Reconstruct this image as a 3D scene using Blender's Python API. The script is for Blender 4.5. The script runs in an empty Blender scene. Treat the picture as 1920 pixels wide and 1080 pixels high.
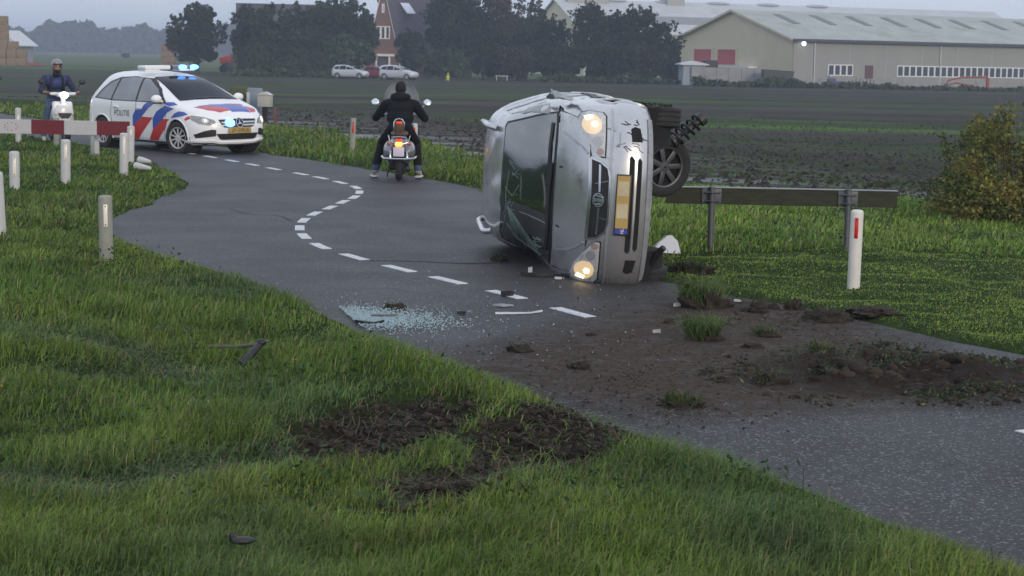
import bpy, bmesh, math, random
import numpy as np
from mathutils import Vector, Matrix, Euler, noise as mnoise
from mathutils.bvhtree import BVHTree
random.seed(7)
rng = np.random.default_rng(11)
R = math.radians
S = bpy.context.scene
C = S.collection

# ---------------------------------------------------------------- camera
FPX, HC = 3600.0, 2.04
PITCH, ROLL = math.atan(437 / 3600), R(1.1)
_f = Vector((0, math.cos(PITCH), -math.sin(PITCH)))
_u = Vector((0, math.sin(PITCH), math.cos(PITCH)))
_r = Vector((1, 0, 0))
cr = _r * math.cos(ROLL) + _u * math.sin(ROLL)
cu = _u * math.cos(ROLL) - _r * math.sin(ROLL)
cd = bpy.data.cameras.new('camera')
cam = bpy.data.objects.new('camera', cd)
C.objects.link(cam)
M4 = Matrix((cr, cu, -_f)).transposed().to_4x4()
M4.translation = (0, 0, HC)
cam.matrix_world = M4
cd.sensor_width = 36
cd.lens = 36 * FPX / 1920
cd.clip_start = 0.1
cd.clip_end = 8000
cd.dof.use_dof = True
cd.dof.focus_distance = 16.5
cd.dof.aperture_fstop = 9
S.camera = cam
HAZE = .00072

# ---------------------------------------------------------------- sky, sun, exposure
SUN_EL, SUN_AZ = R(16), R(150)          # azimuth clockwise from +Y: low sun behind the camera, to the right
W = bpy.data.worlds.new('World')
S.world = W
W.use_nodes = True
nt = W.node_tree
nt.nodes.clear()
def nn(t, ty, **kw):
    n = t.nodes.new(ty)
    for k, v in kw.items():
        setattr(n, k, v)
    return n
out = nn(nt, 'ShaderNodeOutputWorld')
sky = nn(nt, 'ShaderNodeTexSky', sky_type='NISHITA', sun_disc=False, sun_elevation=SUN_EL, sun_rotation=SUN_AZ, air_density=1.5, dust_density=3.0)
b1 = nn(nt, 'ShaderNodeBackground')
b1.inputs['Strength'].default_value = 0.07
nt.links.new(sky.outputs[0], b1.inputs[0])
tc = nn(nt, 'ShaderNodeTexCoord')
mp = nn(nt, 'ShaderNodeMapping')
mp.inputs['Scale'].default_value = (1, 1, 2.6)
nz = nn(nt, 'ShaderNodeTexNoise')
nz.inputs['Scale'].default_value = 2.2
nz.inputs['Detail'].default_value = 5
cl = nn(nt, 'ShaderNodeValToRGB')
cl.color_ramp.elements[0].position = .3
cl.color_ramp.elements[0].color = (.47, .535, .645, 1)
cl.color_ramp.elements[1].position = .72
cl.color_ramp.elements[1].color = (.69, .74, .84, 1)
nt.links.new(tc.outputs['Generated'], mp.inputs[0])
nt.links.new(mp.outputs[0], nz.inputs[0])
nt.links.new(nz.outputs[0], cl.inputs[0])
b2 = nn(nt, 'ShaderNodeBackground')
nt.links.new(cl.outputs[0], b2.inputs[0])
b2.inputs['Strength'].default_value = 1.22
mx = nn(nt, 'ShaderNodeMixShader')
mx.inputs[0].default_value = .85
nt.links.new(b1.outputs[0], mx.inputs[1])
nt.links.new(b2.outputs[0], mx.inputs[2])
nt.links.new(mx.outputs[0], out.inputs[0])

sl = bpy.data.lights.new('sun', 'SUN')
sl.energy = 1.1
sl.angle = R(14)
sl.color = (1, .84, .68)
so = bpy.data.objects.new('sun', sl)
C.objects.link(so)
sd = Vector((math.sin(SUN_AZ) * math.cos(SUN_EL), math.cos(SUN_AZ) * math.cos(SUN_EL), math.sin(SUN_EL)))
so.rotation_euler = sd.to_track_quat('Z', 'Y').to_euler()

S.view_settings.view_transform = 'Standard'
S.view_settings.look = 'None'
S.view_settings.exposure = 0.25
S.view_settings.gamma = 1
S.view_settings.use_curve_mapping = False
S.cycles.use_denoising = True
S.cycles.max_bounces = 6
S.cycles.diffuse_bounces = 2
S.cycles.glossy_bounces = 3
S.cycles.transmission_bounces = 4
S.cycles.transparent_max_bounces = 6
S.cycles.volume_bounces = 0
S.cycles.sample_clamp_indirect = 4

# ---------------------------------------------------------------- helpers
def ray(px, py):
    """direction through a photograph pixel: used to find where a thing stands on the ground"""
    d = Vector((px - 960, -(py - 540), -FPX))
    return (M4.to_3x3() @ d)
def gp(px, py, z=0.0):
    d = ray(px, py)
    t = (z - HC) / d.z
    return Vector((0, 0, HC)) + d * t
def at(px, py, Y):
    d = ray(px, py)
    return Vector((0, 0, HC)) + d * (Y / d.y)

def pm(name, col, rough=.6, metal=0.0, var=.12, scale=6.0, bump=0.0, bscale=60.0, coat=0.0, spec=.5, emit=None, es=0.0, stretch=None, dirt=None):
    """procedural principled material: base colour with noise variation, optional relief and dirt film"""
    m = bpy.data.materials.new(name)
    m.use_nodes = True
    t = m.node_tree
    p = t.nodes['Principled BSDF']
    p.inputs['Roughness'].default_value = rough
    p.inputs['Metallic'].default_value = metal
    p.inputs['Specular IOR Level'].default_value = spec
    p.inputs['Coat Weight'].default_value = coat
    p.inputs['Coat Roughness'].default_value = .12
    co = nn(t, 'ShaderNodeTexCoord')
    mpn = nn(t, 'ShaderNodeMapping')
    if stretch: mpn.inputs['Scale'].default_value = stretch
    t.links.new(co.outputs['Object'], mpn.inputs[0])
    n = nn(t, 'ShaderNodeTexNoise')
    n.inputs['Scale'].default_value = scale
    n.inputs['Detail'].default_value = 6
    n.inputs['Roughness'].default_value = .65
    t.links.new(mpn.outputs[0], n.inputs[0])
    mr = nn(t, 'ShaderNodeMapRange')
    mr.inputs['From Min'].default_value = .3
    mr.inputs['From Max'].default_value = .7
    mr.inputs['To Min'].default_value = 1 - var
    mr.inputs['To Max'].default_value = 1 + var
    t.links.new(n.outputs[0], mr.inputs[0])
    mul = nn(t, 'ShaderNodeVectorMath', operation='SCALE')
    mul.inputs[0].default_value = col[:3]
    t.links.new(mr.outputs[0], mul.inputs['Scale'])
    last = mul.outputs[0]
    if dirt:
        n2 = nn(t, 'ShaderNodeTexNoise')
        n2.inputs['Scale'].default_value = dirt[1]
        n2.inputs['Detail'].default_value = 8
        n2.inputs['Roughness'].default_value = .75
        t.links.new(mpn.outputs[0], n2.inputs[0])
        rp = nn(t, 'ShaderNodeMapRange')
        rp.inputs['From Min'].default_value = dirt[2]
        rp.inputs['From Max'].default_value = dirt[2] + .16
        t.links.new(n2.outputs[0], rp.inputs[0])
        mxn = nn(t, 'ShaderNodeMix', data_type='RGBA')
        t.links.new(rp.outputs[0], mxn.inputs['Factor'])
        t.links.new(last, mxn.inputs['A'])
        mxn.inputs['B'].default_value = (*dirt[0], 1)
        last = mxn.outputs['Result']
    t.links.new(last, p.inputs['Base Color'])
    if bump:
        nb = nn(t, 'ShaderNodeTexNoise')
        nb.inputs['Scale'].default_value = bscale
        nb.inputs['Detail'].default_value = 5
        t.links.new(mpn.outputs[0], nb.inputs[0])
        bp = nn(t, 'ShaderNodeBump')
        bp.inputs['Strength'].default_value = bump
        bp.inputs['Distance'].default_value = .02
        t.links.new(nb.outputs[0], bp.inputs['Height'])
        t.links.new(bp.outputs[0], p.inputs['Normal'])
    if emit:
        p.inputs['Emission Color'].default_value = (*emit, 1)
        p.inputs['Emission Strength'].default_value = es
    return m

def leafmat(name, rough=.65, trans=.25, spec=.3):
    """foliage: colour comes from the per-leaf 'col' attribute; some light passes through"""
    m = bpy.data.materials.new(name)
    m.use_nodes = True
    t = m.node_tree
    p = t.nodes['Principled BSDF']
    a = nn(t, 'ShaderNodeAttribute', attribute_name='col')
    t.links.new(a.outputs['Color'], p.inputs['Base Color'])
    p.inputs['Roughness'].default_value = rough
    p.inputs['Specular IOR Level'].default_value = spec
    tr = nn(t, 'ShaderNodeBsdfTranslucent')
    t.links.new(a.outputs['Color'], tr.inputs[0])
    ms = nn(t, 'ShaderNodeMixShader')
    ms.inputs[0].default_value = trans
    t.links.new(p.outputs[0], ms.inputs[1])
    t.links.new(tr.outputs[0], ms.inputs[2])
    t.links.new(ms.outputs[0], t.nodes['Material Output'].inputs[0])
    return m

def glassmat(name, tint, rough=.04, alpha=.5, spec=.6):
    m = bpy.data.materials.new(name)
    m.use_nodes = True
    t = m.node_tree
    p = t.nodes['Principled BSDF']
    nz_ = nn(t, 'ShaderNodeTexNoise')
    nz_.inputs['Scale'].default_value = 4
    co = nn(t, 'ShaderNodeTexCoord')
    t.links.new(co.outputs['Object'], nz_.inputs[0])
    mr = nn(t, 'ShaderNodeMapRange')
    mr.inputs['To Min'].default_value = rough * .5
    mr.inputs['To Max'].default_value = rough * 2
    t.links.new(nz_.outputs[0], mr.inputs[0])
    t.links.new(mr.outputs[0], p.inputs['Roughness'])
    p.inputs['Base Color'].default_value = (*tint, 1)
    p.inputs['Specular IOR Level'].default_value = spec
    p.inputs['Alpha'].default_value = alpha
    return m

def setp(o, label=None, cat=None, group=None, kind=None):
    if label: o['label'] = label
    if cat: o['category'] = cat
    if group: o['group'] = group
    if kind: o['kind'] = kind
    return o
def thing(name, label, cat, loc=(0, 0, 0), rz=0, group=None, mw=None):
    o = bpy.data.objects.new(name, None)
    o.empty_display_size = .2
    C.objects.link(o)
    if mw is not None: o.matrix_world = mw
    else:
        o.location = loc
        o.rotation_euler = (0, 0, rz)
    return setp(o, label, cat, group)
def link(name, me, parent=None, loc=None):
    o = bpy.data.objects.new(name, me)
    C.objects.link(o)
    if parent: o.parent = parent
    if loc is not None: o.location = loc
    return o
def dup(root, loc=None, rz=None, label=None, scale=None):
    r = root.copy()
    C.objects.link(r)
    if loc is not None: r.location = loc
    if rz is not None: r.rotation_euler = (0, 0, rz)
    if scale is not None: r.scale = (scale,) * 3
    if label: r['label'] = label
    for ch in list(root.children):
        c = ch.copy()
        C.objects.link(c)
        c.parent = r
        for g in list(ch.children):
            d = g.copy()
            C.objects.link(d)
            d.parent = c
    return r

class MB:
    def __init__(s):
        s.v, s.f, s.m, s.cur = [], [], [], 0
    def add(s, vs, fs, mat=None):
        b = len(s.v)
        s.v += [tuple(x) for x in vs]
        s.f += [tuple(b + i for i in f) for f in fs]
        s.m += [s.cur if mat is None else mat] * len(fs)
        return s
    def bm(s, b, mtx=None):
        b.verts.index_update()
        vs = [(mtx @ v.co) if mtx else v.co.copy() for v in b.verts]
        s.add(vs, [[v.index for v in f.verts] for f in b.faces])
        b.free()
        return s
    def box(s, c, sz, rot=None, bev=0.0, seg=2):
        b = bmesh.new()
        bmesh.ops.create_cube(b, size=1)
        bmesh.ops.scale(b, vec=sz, verts=b.verts)
        if bev: bmesh.ops.bevel(b, geom=b.edges[:], offset=bev, segments=seg, affect='EDGES', profile=.5)
        m = Matrix.Translation(c)
        if rot is not None: m = m @ (rot.to_4x4() if hasattr(rot, 'to_4x4') else Euler(rot).to_matrix().to_4x4())
        return s.bm(b, m)
    def lathe(s, prof, p0=(0, 0, 0), ax=(0, 0, 1), n=24, caps=True):
        q = Vector(ax).to_track_quat('Z', 'Y').to_matrix()
        p0 = Vector(p0)
        vs, fs = [], []
        for r, h in prof:
            for i in range(n):
                a = 2 * math.pi * i / n
                vs.append(p0 + q @ Vector((r * math.cos(a), r * math.sin(a), h)))
        k = len(prof)
        for j in range(k - 1):
            for i in range(n):
                fs.append((j * n + i, j * n + (i + 1) % n, (j + 1) * n + (i + 1) % n, (j + 1) * n + i))
        if caps:
            if prof[0][0] > 1e-5: fs.append(tuple(range(n))[::-1])
            if prof[-1][0] > 1e-5: fs.append(tuple((k - 1) * n + i for i in range(n)))
        return s.add(vs, fs)
    def cyl(s, p0, p1, r0, r1=None, n=12):
        p0, p1 = Vector(p0), Vector(p1)
        return s.lathe([(r0, 0), (r0 if r1 is None else r1, (p1 - p0).length)], p0, p1 - p0, n)
    def tube(s, pts, r, n=8, closed=False, caps=True):
        pts = [Vector(p) for p in pts]
        k = len(pts)
        rs = r if isinstance(r, (list, tuple)) else [r] * k
        vs, fs, up = [], [], None
        for i, p in enumerate(pts):
            a = pts[(i - 1) % k] if (closed or i > 0) else p
            b = pts[(i + 1) % k] if (closed or i < k - 1) else p
            t = (b - a).normalized()
            if up is None:
                up = t.orthogonal().normalized()
            up = (up - t * up.dot(t))
            up = up.normalized() if up.length > 1e-6 else t.orthogonal().normalized()
            w = t.cross(up)
            for j in range(n):
                an = 2 * math.pi * j / n
                vs.append(p + (up * math.cos(an) + w * math.sin(an)) * rs[i])
        for i in range(k if closed else k - 1):
            for j in range(n):
                i2 = (i + 1) % k
                fs.append((i * n + j, i * n + (j + 1) % n, i2 * n + (j + 1) % n, i2 * n + j))
        if not closed and caps:
            fs.append(tuple(range(n))[::-1])
            fs.append(tuple((k - 1) * n + j for j in range(n)))
        return s.add(vs, fs)
    def ell(s, c, rad, rot=None, seg=16, rings=10):
        b = bmesh.new()
        bmesh.ops.create_uvsphere(b, u_segments=seg, v_segments=rings, radius=1)
        m = Matrix.Translation(c) @ (Euler(rot).to_matrix().to_4x4() if rot else Matrix()) @ Matrix.Diagonal((*rad, 1))
        return s.bm(b, m)
    def cap(s, p0, p1, r0, r1, n=14, sq=None):
        """closed tapered capsule (a limb) for fusing"""
        p0, p1 = Vector(p0), Vector(p1)
        L = (p1 - p0).length
        prof = [(0.0001, -r0)] + [(r0 * math.sin(a), -r0 * math.cos(a)) for a in (.5, 1.0, 1.57)] + \
               [(r1 * math.sin(a), L + r1 * math.cos(a)) for a in (1.57, 1.0, .5)] + [(0.0001, L + r1)]
        k = len(s.v)
        s.lathe(prof, p0, p1 - p0, n, caps=True)
        if sq:      # squash about the axis midpoint
            c = (p0 + p1) / 2
            for i in range(k, len(s.v)):
                d = Vector(s.v[i]) - c
                s.v[i] = tuple(c + Vector((d.x * sq[0], d.y * sq[1], d.z * sq[2])))
        return s
    def prism(s, poly, fn, d0, d1):
        """polygon (2-D) extruded between depths: fn(a, b, d) -> point"""
        n = len(poly)
        vs = [fn(a, b, d0) for a, b in poly] + [fn(a, b, d1) for a, b in poly]
        fs = [tuple(range(n))[::-1], tuple(range(n, 2 * n))] + [(i, (i + 1) % n, n + (i + 1) % n, n + i) for i in range(n)]
        return s.add(vs, fs)
    def mesh(s, name, mats, smooth=True, ang=40, fix=True):
        me = bpy.data.meshes.new(name)
        me.from_pydata(s.v, [], s.f)
        for m in (mats if isinstance(mats, (list, tuple)) else [mats]): me.materials.append(m)
        me.polygons.foreach_set('material_index', s.m)
        if fix:
            b = bmesh.new()
            b.from_mesh(me)
            bmesh.ops.recalc_face_normals(b, faces=b.faces)
            b.to_mesh(me)
            b.free()
        if smooth:
            me.polygons.foreach_set('use_smooth', [True] * len(me.polygons))
            me.set_sharp_from_angle(angle=R(ang))
        me.update()
        return me
    def build(s, name, mats, parent=None, smooth=True, ang=40, loc=None):
        return link(name, s.mesh(name, mats, smooth, ang), parent, loc)
    def fuse(s, name, mats, voxel=.012, smooth=6, parent=None, matfn=None, loc=None, sub=0):
        """merge overlapping closed shapes into one continuous surface"""
        me = bpy.data.meshes.new('raw')
        me.from_pydata(s.v, [], s.f)
        b = bmesh.new()
        b.from_mesh(me)
        bmesh.ops.recalc_face_normals(b, faces=b.faces)
        b.to_mesh(me)
        b.free()
        o = bpy.data.objects.new('raw', me)
        C.objects.link(o)
        rm = o.modifiers.new('r', 'REMESH')
        rm.mode = 'VOXEL'
        rm.voxel_size = voxel
        sm = o.modifiers.new('s', 'SMOOTH')
        sm.factor = .5
        sm.iterations = smooth
        bpy.context.view_layer.update()
        dg = bpy.context.evaluated_depsgraph_get()
        nm = bpy.data.meshes.new_from_object(o.evaluated_get(dg))
        bpy.data.objects.remove(o)
        bpy.data.meshes.remove(me)
        nm.name = name
        nm.materials.clear()
        for m in (mats if isinstance(mats, (list, tuple)) else [mats]): nm.materials.append(m)
        if matfn:
            for p in nm.polygons: p.material_index = matfn(p.center)
        nm.polygons.foreach_set('use_smooth', [True] * len(nm.polygons))
        return link(name, nm, parent, loc)

def npmesh(name, v, quads=None, tris=None, mats=None, col=None, smooth=False, attrs=None):
    """fast mesh from numpy arrays; col = per-vertex colour"""
    v = np.asarray(v, np.float32)
    me = bpy.data.meshes.new(name)
    me.vertices.add(len(v))
    me.vertices.foreach_set('co', v.ravel())
    idx, starts = [], []
    off = 0
    for a, k in ((quads, 4), (tris, 3)):
        if a is not None and len(a):
            a = np.asarray(a, np.int32)
            idx.append(a.ravel())
            starts.append(off + np.arange(len(a)) * k)
            off += a.size
    idx = np.concatenate(idx)
    starts = np.concatenate(starts)
    me.loops.add(len(idx))
    me.loops.foreach_set('vertex_index', idx)
    me.polygons.add(len(starts))
    me.polygons.foreach_set('loop_start', starts.astype(np.int32))
    if smooth: me.polygons.foreach_set('use_smooth', np.ones(len(starts), bool))
    me.update(calc_edges=True)
    if col is not None:
        a = me.attributes.new('col', 'FLOAT_COLOR', 'POINT')
        c4 = np.ones((len(v), 4), np.float32)
        c4[:, :3] = col
        a.data.foreach_set('color', c4.ravel())
    for k, val in (attrs or {}).items():
        a = me.attributes.new(k, 'FLOAT', 'POINT')
        a.data.foreach_set('value', np.asarray(val, np.float32))
    for m in (mats or []): me.materials.append(m)
    return me

def leaf_quads(c, size, rg, up=.3, aspect=1.0):
    """random leaf-sized quads at centres c; returns verts, quads"""
    n = len(c)
    a = rg.normal(size=(n, 3))
    a[:, 2] += up * rg.normal(size=n)
    a /= np.linalg.norm(a, axis=1)[:, None]
    b = np.cross(a, rg.normal(size=(n, 3)))
    b /= np.linalg.norm(b, axis=1)[:, None] + 1e-9
    s = (np.asarray(size) * .5)
    s = s[:, None] if s.ndim else s
    A, B = a * s, b * s * aspect
    v = np.stack([c - A, c - B * .9, c + A, c + B * 1.1], 1).reshape(-1, 3)
    q = np.arange(4 * n).reshape(n, 4)
    return v, q

def resamp(pts, step):
    """smooth curve through points (Catmull-Rom), resampled at even steps"""
    p = np.asarray(pts, float)
    P = np.vstack([2 * p[0] - p[1], p, 2 * p[-1] - p[-2]])
    o = []
    for i in range(1, len(P) - 2):
        t = np.linspace(0, 1, 24, endpoint=False)[:, None]
        a, b, c, d = P[i - 1], P[i], P[i + 1], P[i + 2]
        o.append(.5 * (2 * b + (c - a) * t + (2 * a - 5 * b + 4 * c - d) * t ** 2 + (3 * b - a - 3 * c + d) * t ** 3))
    o = np.vstack(o + [p[-1:]])
    s = np.r_[0, np.cumsum(np.linalg.norm(np.diff(o, axis=0), axis=1))]
    k = max(2, int(s[-1] / step) + 1)
    q = np.linspace(0, s[-1], k)
    return np.stack([np.interp(q, s, o[:, j]) for j in range(o.shape[1])], 1)

def inpoly(x, y, poly):
    x, y = np.asarray(x), np.asarray(y)
    r = np.zeros(x.shape, bool)
    n = len(poly)
    for i in range(n):
        x0, y0 = poly[i][:2]
        x1, y1 = poly[(i + 1) % n][:2]
        if y0 == y1: continue
        c = ((y0 > y) != (y1 > y)) & (x < (x1 - x0) * (y - y0) / (y1 - y0) + x0)
        r ^= c
    return r
def segdist(x, y, pts, closed=True):
    d = np.full(np.shape(x), 1e9)
    n = len(pts)
    for i in range(n if closed else n - 1):
        ax, ay = pts[i][:2]
        bx, by = pts[(i + 1) % n][:2]
        L = (bx - ax) ** 2 + (by - ay) ** 2 + 1e-12
        t = np.clip(((x - ax) * (bx - ax) + (y - ay) * (by - ay)) / L, 0, 1)
        d = np.minimum(d, np.hypot(x - ax - t * (bx - ax), y - ay - t * (by - ay)))
    return d
def polymask(x, y, poly, soft):
    """1 inside, fading to 0 over 'soft' metres outside"""
    d = segdist(x, y, poly)
    d = np.where(inpoly(x, y, poly), d, -d)
    return np.clip(.5 + d / soft, 0, 1)
def sstep(a, b, x):
    t = np.clip((x - a) / (b - a), 0, 1)
    return t * t * (3 - 2 * t)
_tabs = [np.random.default_rng(i).random((64, 64)) for i in range(6)]
def vnoise(x, y, sc, k=0):
    x, y = np.asarray(x) * sc, np.asarray(y) * sc
    i, j = np.floor(x).astype(int), np.floor(y).astype(int)
    u, v = x - i, y - j
    u, v = u * u * (3 - 2 * u), v * v * (3 - 2 * v)
    T = _tabs[k % 6]
    g = lambda a, b: T[a % 64, b % 64]
    return (g(i, j) * (1 - u) + g(i + 1, j) * u) * (1 - v) + (g(i, j + 1) * (1 - u) + g(i + 1, j + 1) * u) * v - .5
def pchip(xs, ys, q):
    xs, ys = np.asarray(xs, float), np.asarray(ys, float)
    h = np.diff(xs)
    d = np.diff(ys) / h
    m = np.zeros_like(ys)
    for i in range(1, len(xs) - 1):
        if d[i - 1] * d[i] > 0:
            w1, w2 = 2 * h[i] + h[i - 1], h[i] + 2 * h[i - 1]
            m[i] = (w1 + w2) / (w1 / d[i - 1] + w2 / d[i])
    m[0], m[-1] = d[0], d[-1]
    i = np.clip(np.searchsorted(xs, q) - 1, 0, len(xs) - 2)
    t = (q - xs[i]) / h[i]
    return ((2 * t ** 3 - 3 * t ** 2 + 1) * ys[i] + (t ** 3 - 2 * t ** 2 + t) * h[i] * m[i] + (-2 * t ** 3 + 3 * t ** 2) * ys[i + 1] + (t ** 3 - t ** 2) * h[i] * m[i + 1])
# ---------------------------------------------------------------- terrain: where the road, the verges and the field lie
CL = [(9.0, -1.3), (5.6, 5.3), (2.83, 10.71), (1.65, 13.0), (.47, 15.28), (-.04, 16.31), (-.58, 17.27), (-1.08, 18.15), (-1.59, 19.12), (-2.02, 20.09), (-2.32, 21.2), (-2.48, 22.22),
      (-2.54, 23.19), (-2.51, 24.21), (-2.41, 25.17), (-2.33, 26.22), (-2.25, 27.08), (-2.26, 28.1), (-2.4, 29.1), (-2.73, 30.11), (-3.12, 31.08), (-3.58, 32.06),
      (-4.17, 33.27), (-4.69, 34.37), (-5.21, 35.44), (-5.8, 36.61), (-7.4, 39.6), (-9.9, 44.2), (-13.9, 51.6), (-20.5, 64), (-33, 88), (-70, 150)]
cl = resamp(CL, .1)
ct = np.gradient(cl, axis=0)
ct /= np.linalg.norm(ct, axis=1)[:, None]
cnrm = np.stack([ct[:, 1], -ct[:, 0]], 1)             # to the right of travel
cs = np.r_[0, np.cumsum(np.linalg.norm(np.diff(cl, axis=0), axis=1))]
LE = [(5.1, 2), (2.11, 7.65), (1.42, 9.17), (.85, 10.15), (.12, 11.65), (-.57, 12.94), (-1.3, 14.56), (-2.17, 16.85), (-3.33, 18.9), (-4.16, 20.39), (-4.47, 21.39), (-4.84, 23.16),
      (-4.76, 24.57), (-4.84, 27.44), (-5.05, 29.72), (-5.64, 31.99), (-6.69, 35.22), (-7.6, 37.8), (-8.72, 40.03), (-10.13, 42.2), (-11.99, 44.79), (-15.5, 50.5)]
RE = [(9.5, 3.0), (5.9, 9.3), (3.62, 13.39), (3.03, 14.57), (2.41, 15.9), (1.74, 16.77), (.9, 18.3), (.1, 20.4), (-.25, 23), (-.3, 26), (-.47, 28.97), (-.87, 30.05), (-2.47, 33.62), (-3.64, 35.94), (-4.93, 38.19), (-8.6, 45.4), (-12.97, 53.46), (-15.57, 58.21)]
def side_w(pts, sgn):
    ss, ww = [], []
    for p in pts:
        d = np.hypot(cl[:, 0] - p[0], cl[:, 1] - p[1])
        i = d.argmin()
        ss.append(cs[i]); ww.append(d[i])
    o = np.argsort(ss)
    ss, ww = np.array(ss)[o], np.array(ww)[o]
    w = np.interp(cs, ss, ww)
    k = np.ones(21) / 21
    return np.convolve(np.pad(w, 10, 'edge'), k, 'valid')
wl, wr = side_w(LE, -1), side_w(RE, 1)
def roaddist(x, y):
    """metres outside the road edge (negative on the road); side: -1 left, +1 right"""
    x, y = np.asarray(x, float), np.asarray(y, float)
    sh = x.shape
    x, y = x.ravel(), y.ravel()
    o = np.full(x.shape, 1e3)
    sd_ = np.ones(x.shape)
    st = 5
    sx, sy = cl[::st, 0], cl[::st, 1]
    for a in range(0, len(x), 20000):
        b = slice(a, a + 20000)
        d = (x[b, None] - sx[None]) ** 2 + (y[b, None] - sy[None]) ** 2
        i = d.argmin(1) * st
        dx, dy = x[b] - cl[i, 0], y[b] - cl[i, 1]
        lat = dx * cnrm[i, 0] + dy * cnrm[i, 1]
        lon = dx * ct[i, 0] + dy * ct[i, 1]
        r = np.where(np.abs(lon) < .6, np.abs(lat), np.hypot(dx, dy))
        o[b] = np.where(lat > 0, r - wr[i], r - wl[i])
        sd_[b] = np.sign(lat)
    return o.reshape(sh), sd_.reshape(sh)
# near edge of the ploughed field
FE = [gp(*p)[:2] for p in [(-500, 168), (0, 184), (180, 196), (430, 232), (500, 241), (600, 254), (750, 275), (900, 303), (1250, 352), (1450, 368), (1680, 388), (1800, 410), (1920, 432), (2300, 500)]]
FE = [(-60, 97)] + [tuple(p) for p in FE] + [(30, 8)]
FPOLY = FE + [(3500, -3000), (3500, 6000), (-3500, 6000), (-3500, 97)]
def fielddist(x, y):
    d = segdist(x, y, FE, closed=False)
    return np.where(inpoly(x, y, FPOLY), d, -d)
RUTS = [[(545, 805), (600, 772), (700, 752), (840, 748), (905, 762), (885, 800), (800, 832), (700, 868), (590, 862), (548, 845)],
        [(856, 815), (900, 800), (960, 768), (1080, 770), (1185, 808), (1172, 856), (1090, 892), (960, 904), (905, 912), (866, 876)],
        [(742, 910), (790, 886), (885, 882), (915, 915), (860, 956), (770, 956)]]
RUTS = [[tuple(gp(*p)[:2]) for p in r] for r in RUTS]
TRACKS = [[(-40, 905), (60, 915), (200, 930), (330, 905), (470, 868), (560, 850)], [(120, 640), (240, 665), (330, 700), (470, 690)], [(90, 690), (250, 705), (420, 720)]]
TRACKS = [[tuple(gp(*p)[:2]) for p in r] for r in TRACKS]
def soilmask(x, y):
    m = np.zeros(np.shape(x))
    for r in RUTS: m = np.maximum(m, polymask(x, y, r, .22))
    return np.clip(m + vnoise(x, y, 5, 1) * .6 * (m > .02), 0, 1)
def trackmask(x, y):
    d = np.full(np.shape(x), 9.0)
    for r in TRACKS: d = np.minimum(d, segdist(x, y, r, closed=False))
    return np.clip(1 - d / .26, 0, 1)
def H(x, y, rd=None, fine=True):
    x, y = np.asarray(x, float), np.asarray(y, float)
    if rd is None: rd, _ = roaddist(x, y)
    fd = fielddist(x, y)
    z = np.where(rd < 0, -.05, -.05 + .075 * sstep(0, .25, rd))
    z = z - .93 * sstep(-1, 26, fd)
    near = (rd > .05) & (fd < 0)
    z = z + near * (vnoise(x, y, 1.1, 0) * .07 + vnoise(x, y, 3.3, 1) * .045) * sstep(.05, .6, rd)
    sm = soilmask(x, y)
    sm = sm * sstep(.12, .6, rd)
    z = z - sm * .085 + sm * (vnoise(x, y, 6, 2) * .10 + vnoise(x, y, 17, 3) * .05)
    tm = trackmask(x, y)
    z = z - tm * .05
    z = z + (fd > 0) * (vnoise(x * .15, y, 1.6, 4) * .05 * sstep(0, 6, fd))
    return z
def hz(x, y):
    return float(H(np.array([x]), np.array([y]))[0])

# one ground sheet, fine near the camera, growing coarser to the horizon
def spaced(lo, hi, fine0, fine1, st, g=1.07):
    a = list(np.arange(fine0, fine1, st))
    s, v = st, fine1
    while v < hi:
        a.append(v); s *= g; v += s
    a.append(hi)
    s, v, b = st, fine0 - st, []
    while v > lo:
        b.append(v); s *= g; v -= s
    b.append(lo)
    return np.array(b[::-1] + a)
gx = spaced(-3000, 3000, -6, 6.5, .085, 1.06)
gy1 = spaced(-600, 3200, 6.8, 19, .085, 1.022)
X, Y = np.meshgrid(gx, gy1)
rd, sdv = roaddist(X, Y)
Z = H(X, Y, rd)
fdv = fielddist(X, Y)
nx, ny = len(gx), len(gy1)
ii = np.arange(nx * ny).reshape(ny, nx)
q = np.stack([ii[:-1, :-1], ii[:-1, 1:], ii[1:, 1:], ii[1:, :-1]], -1).reshape(-1, 4)

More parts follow.
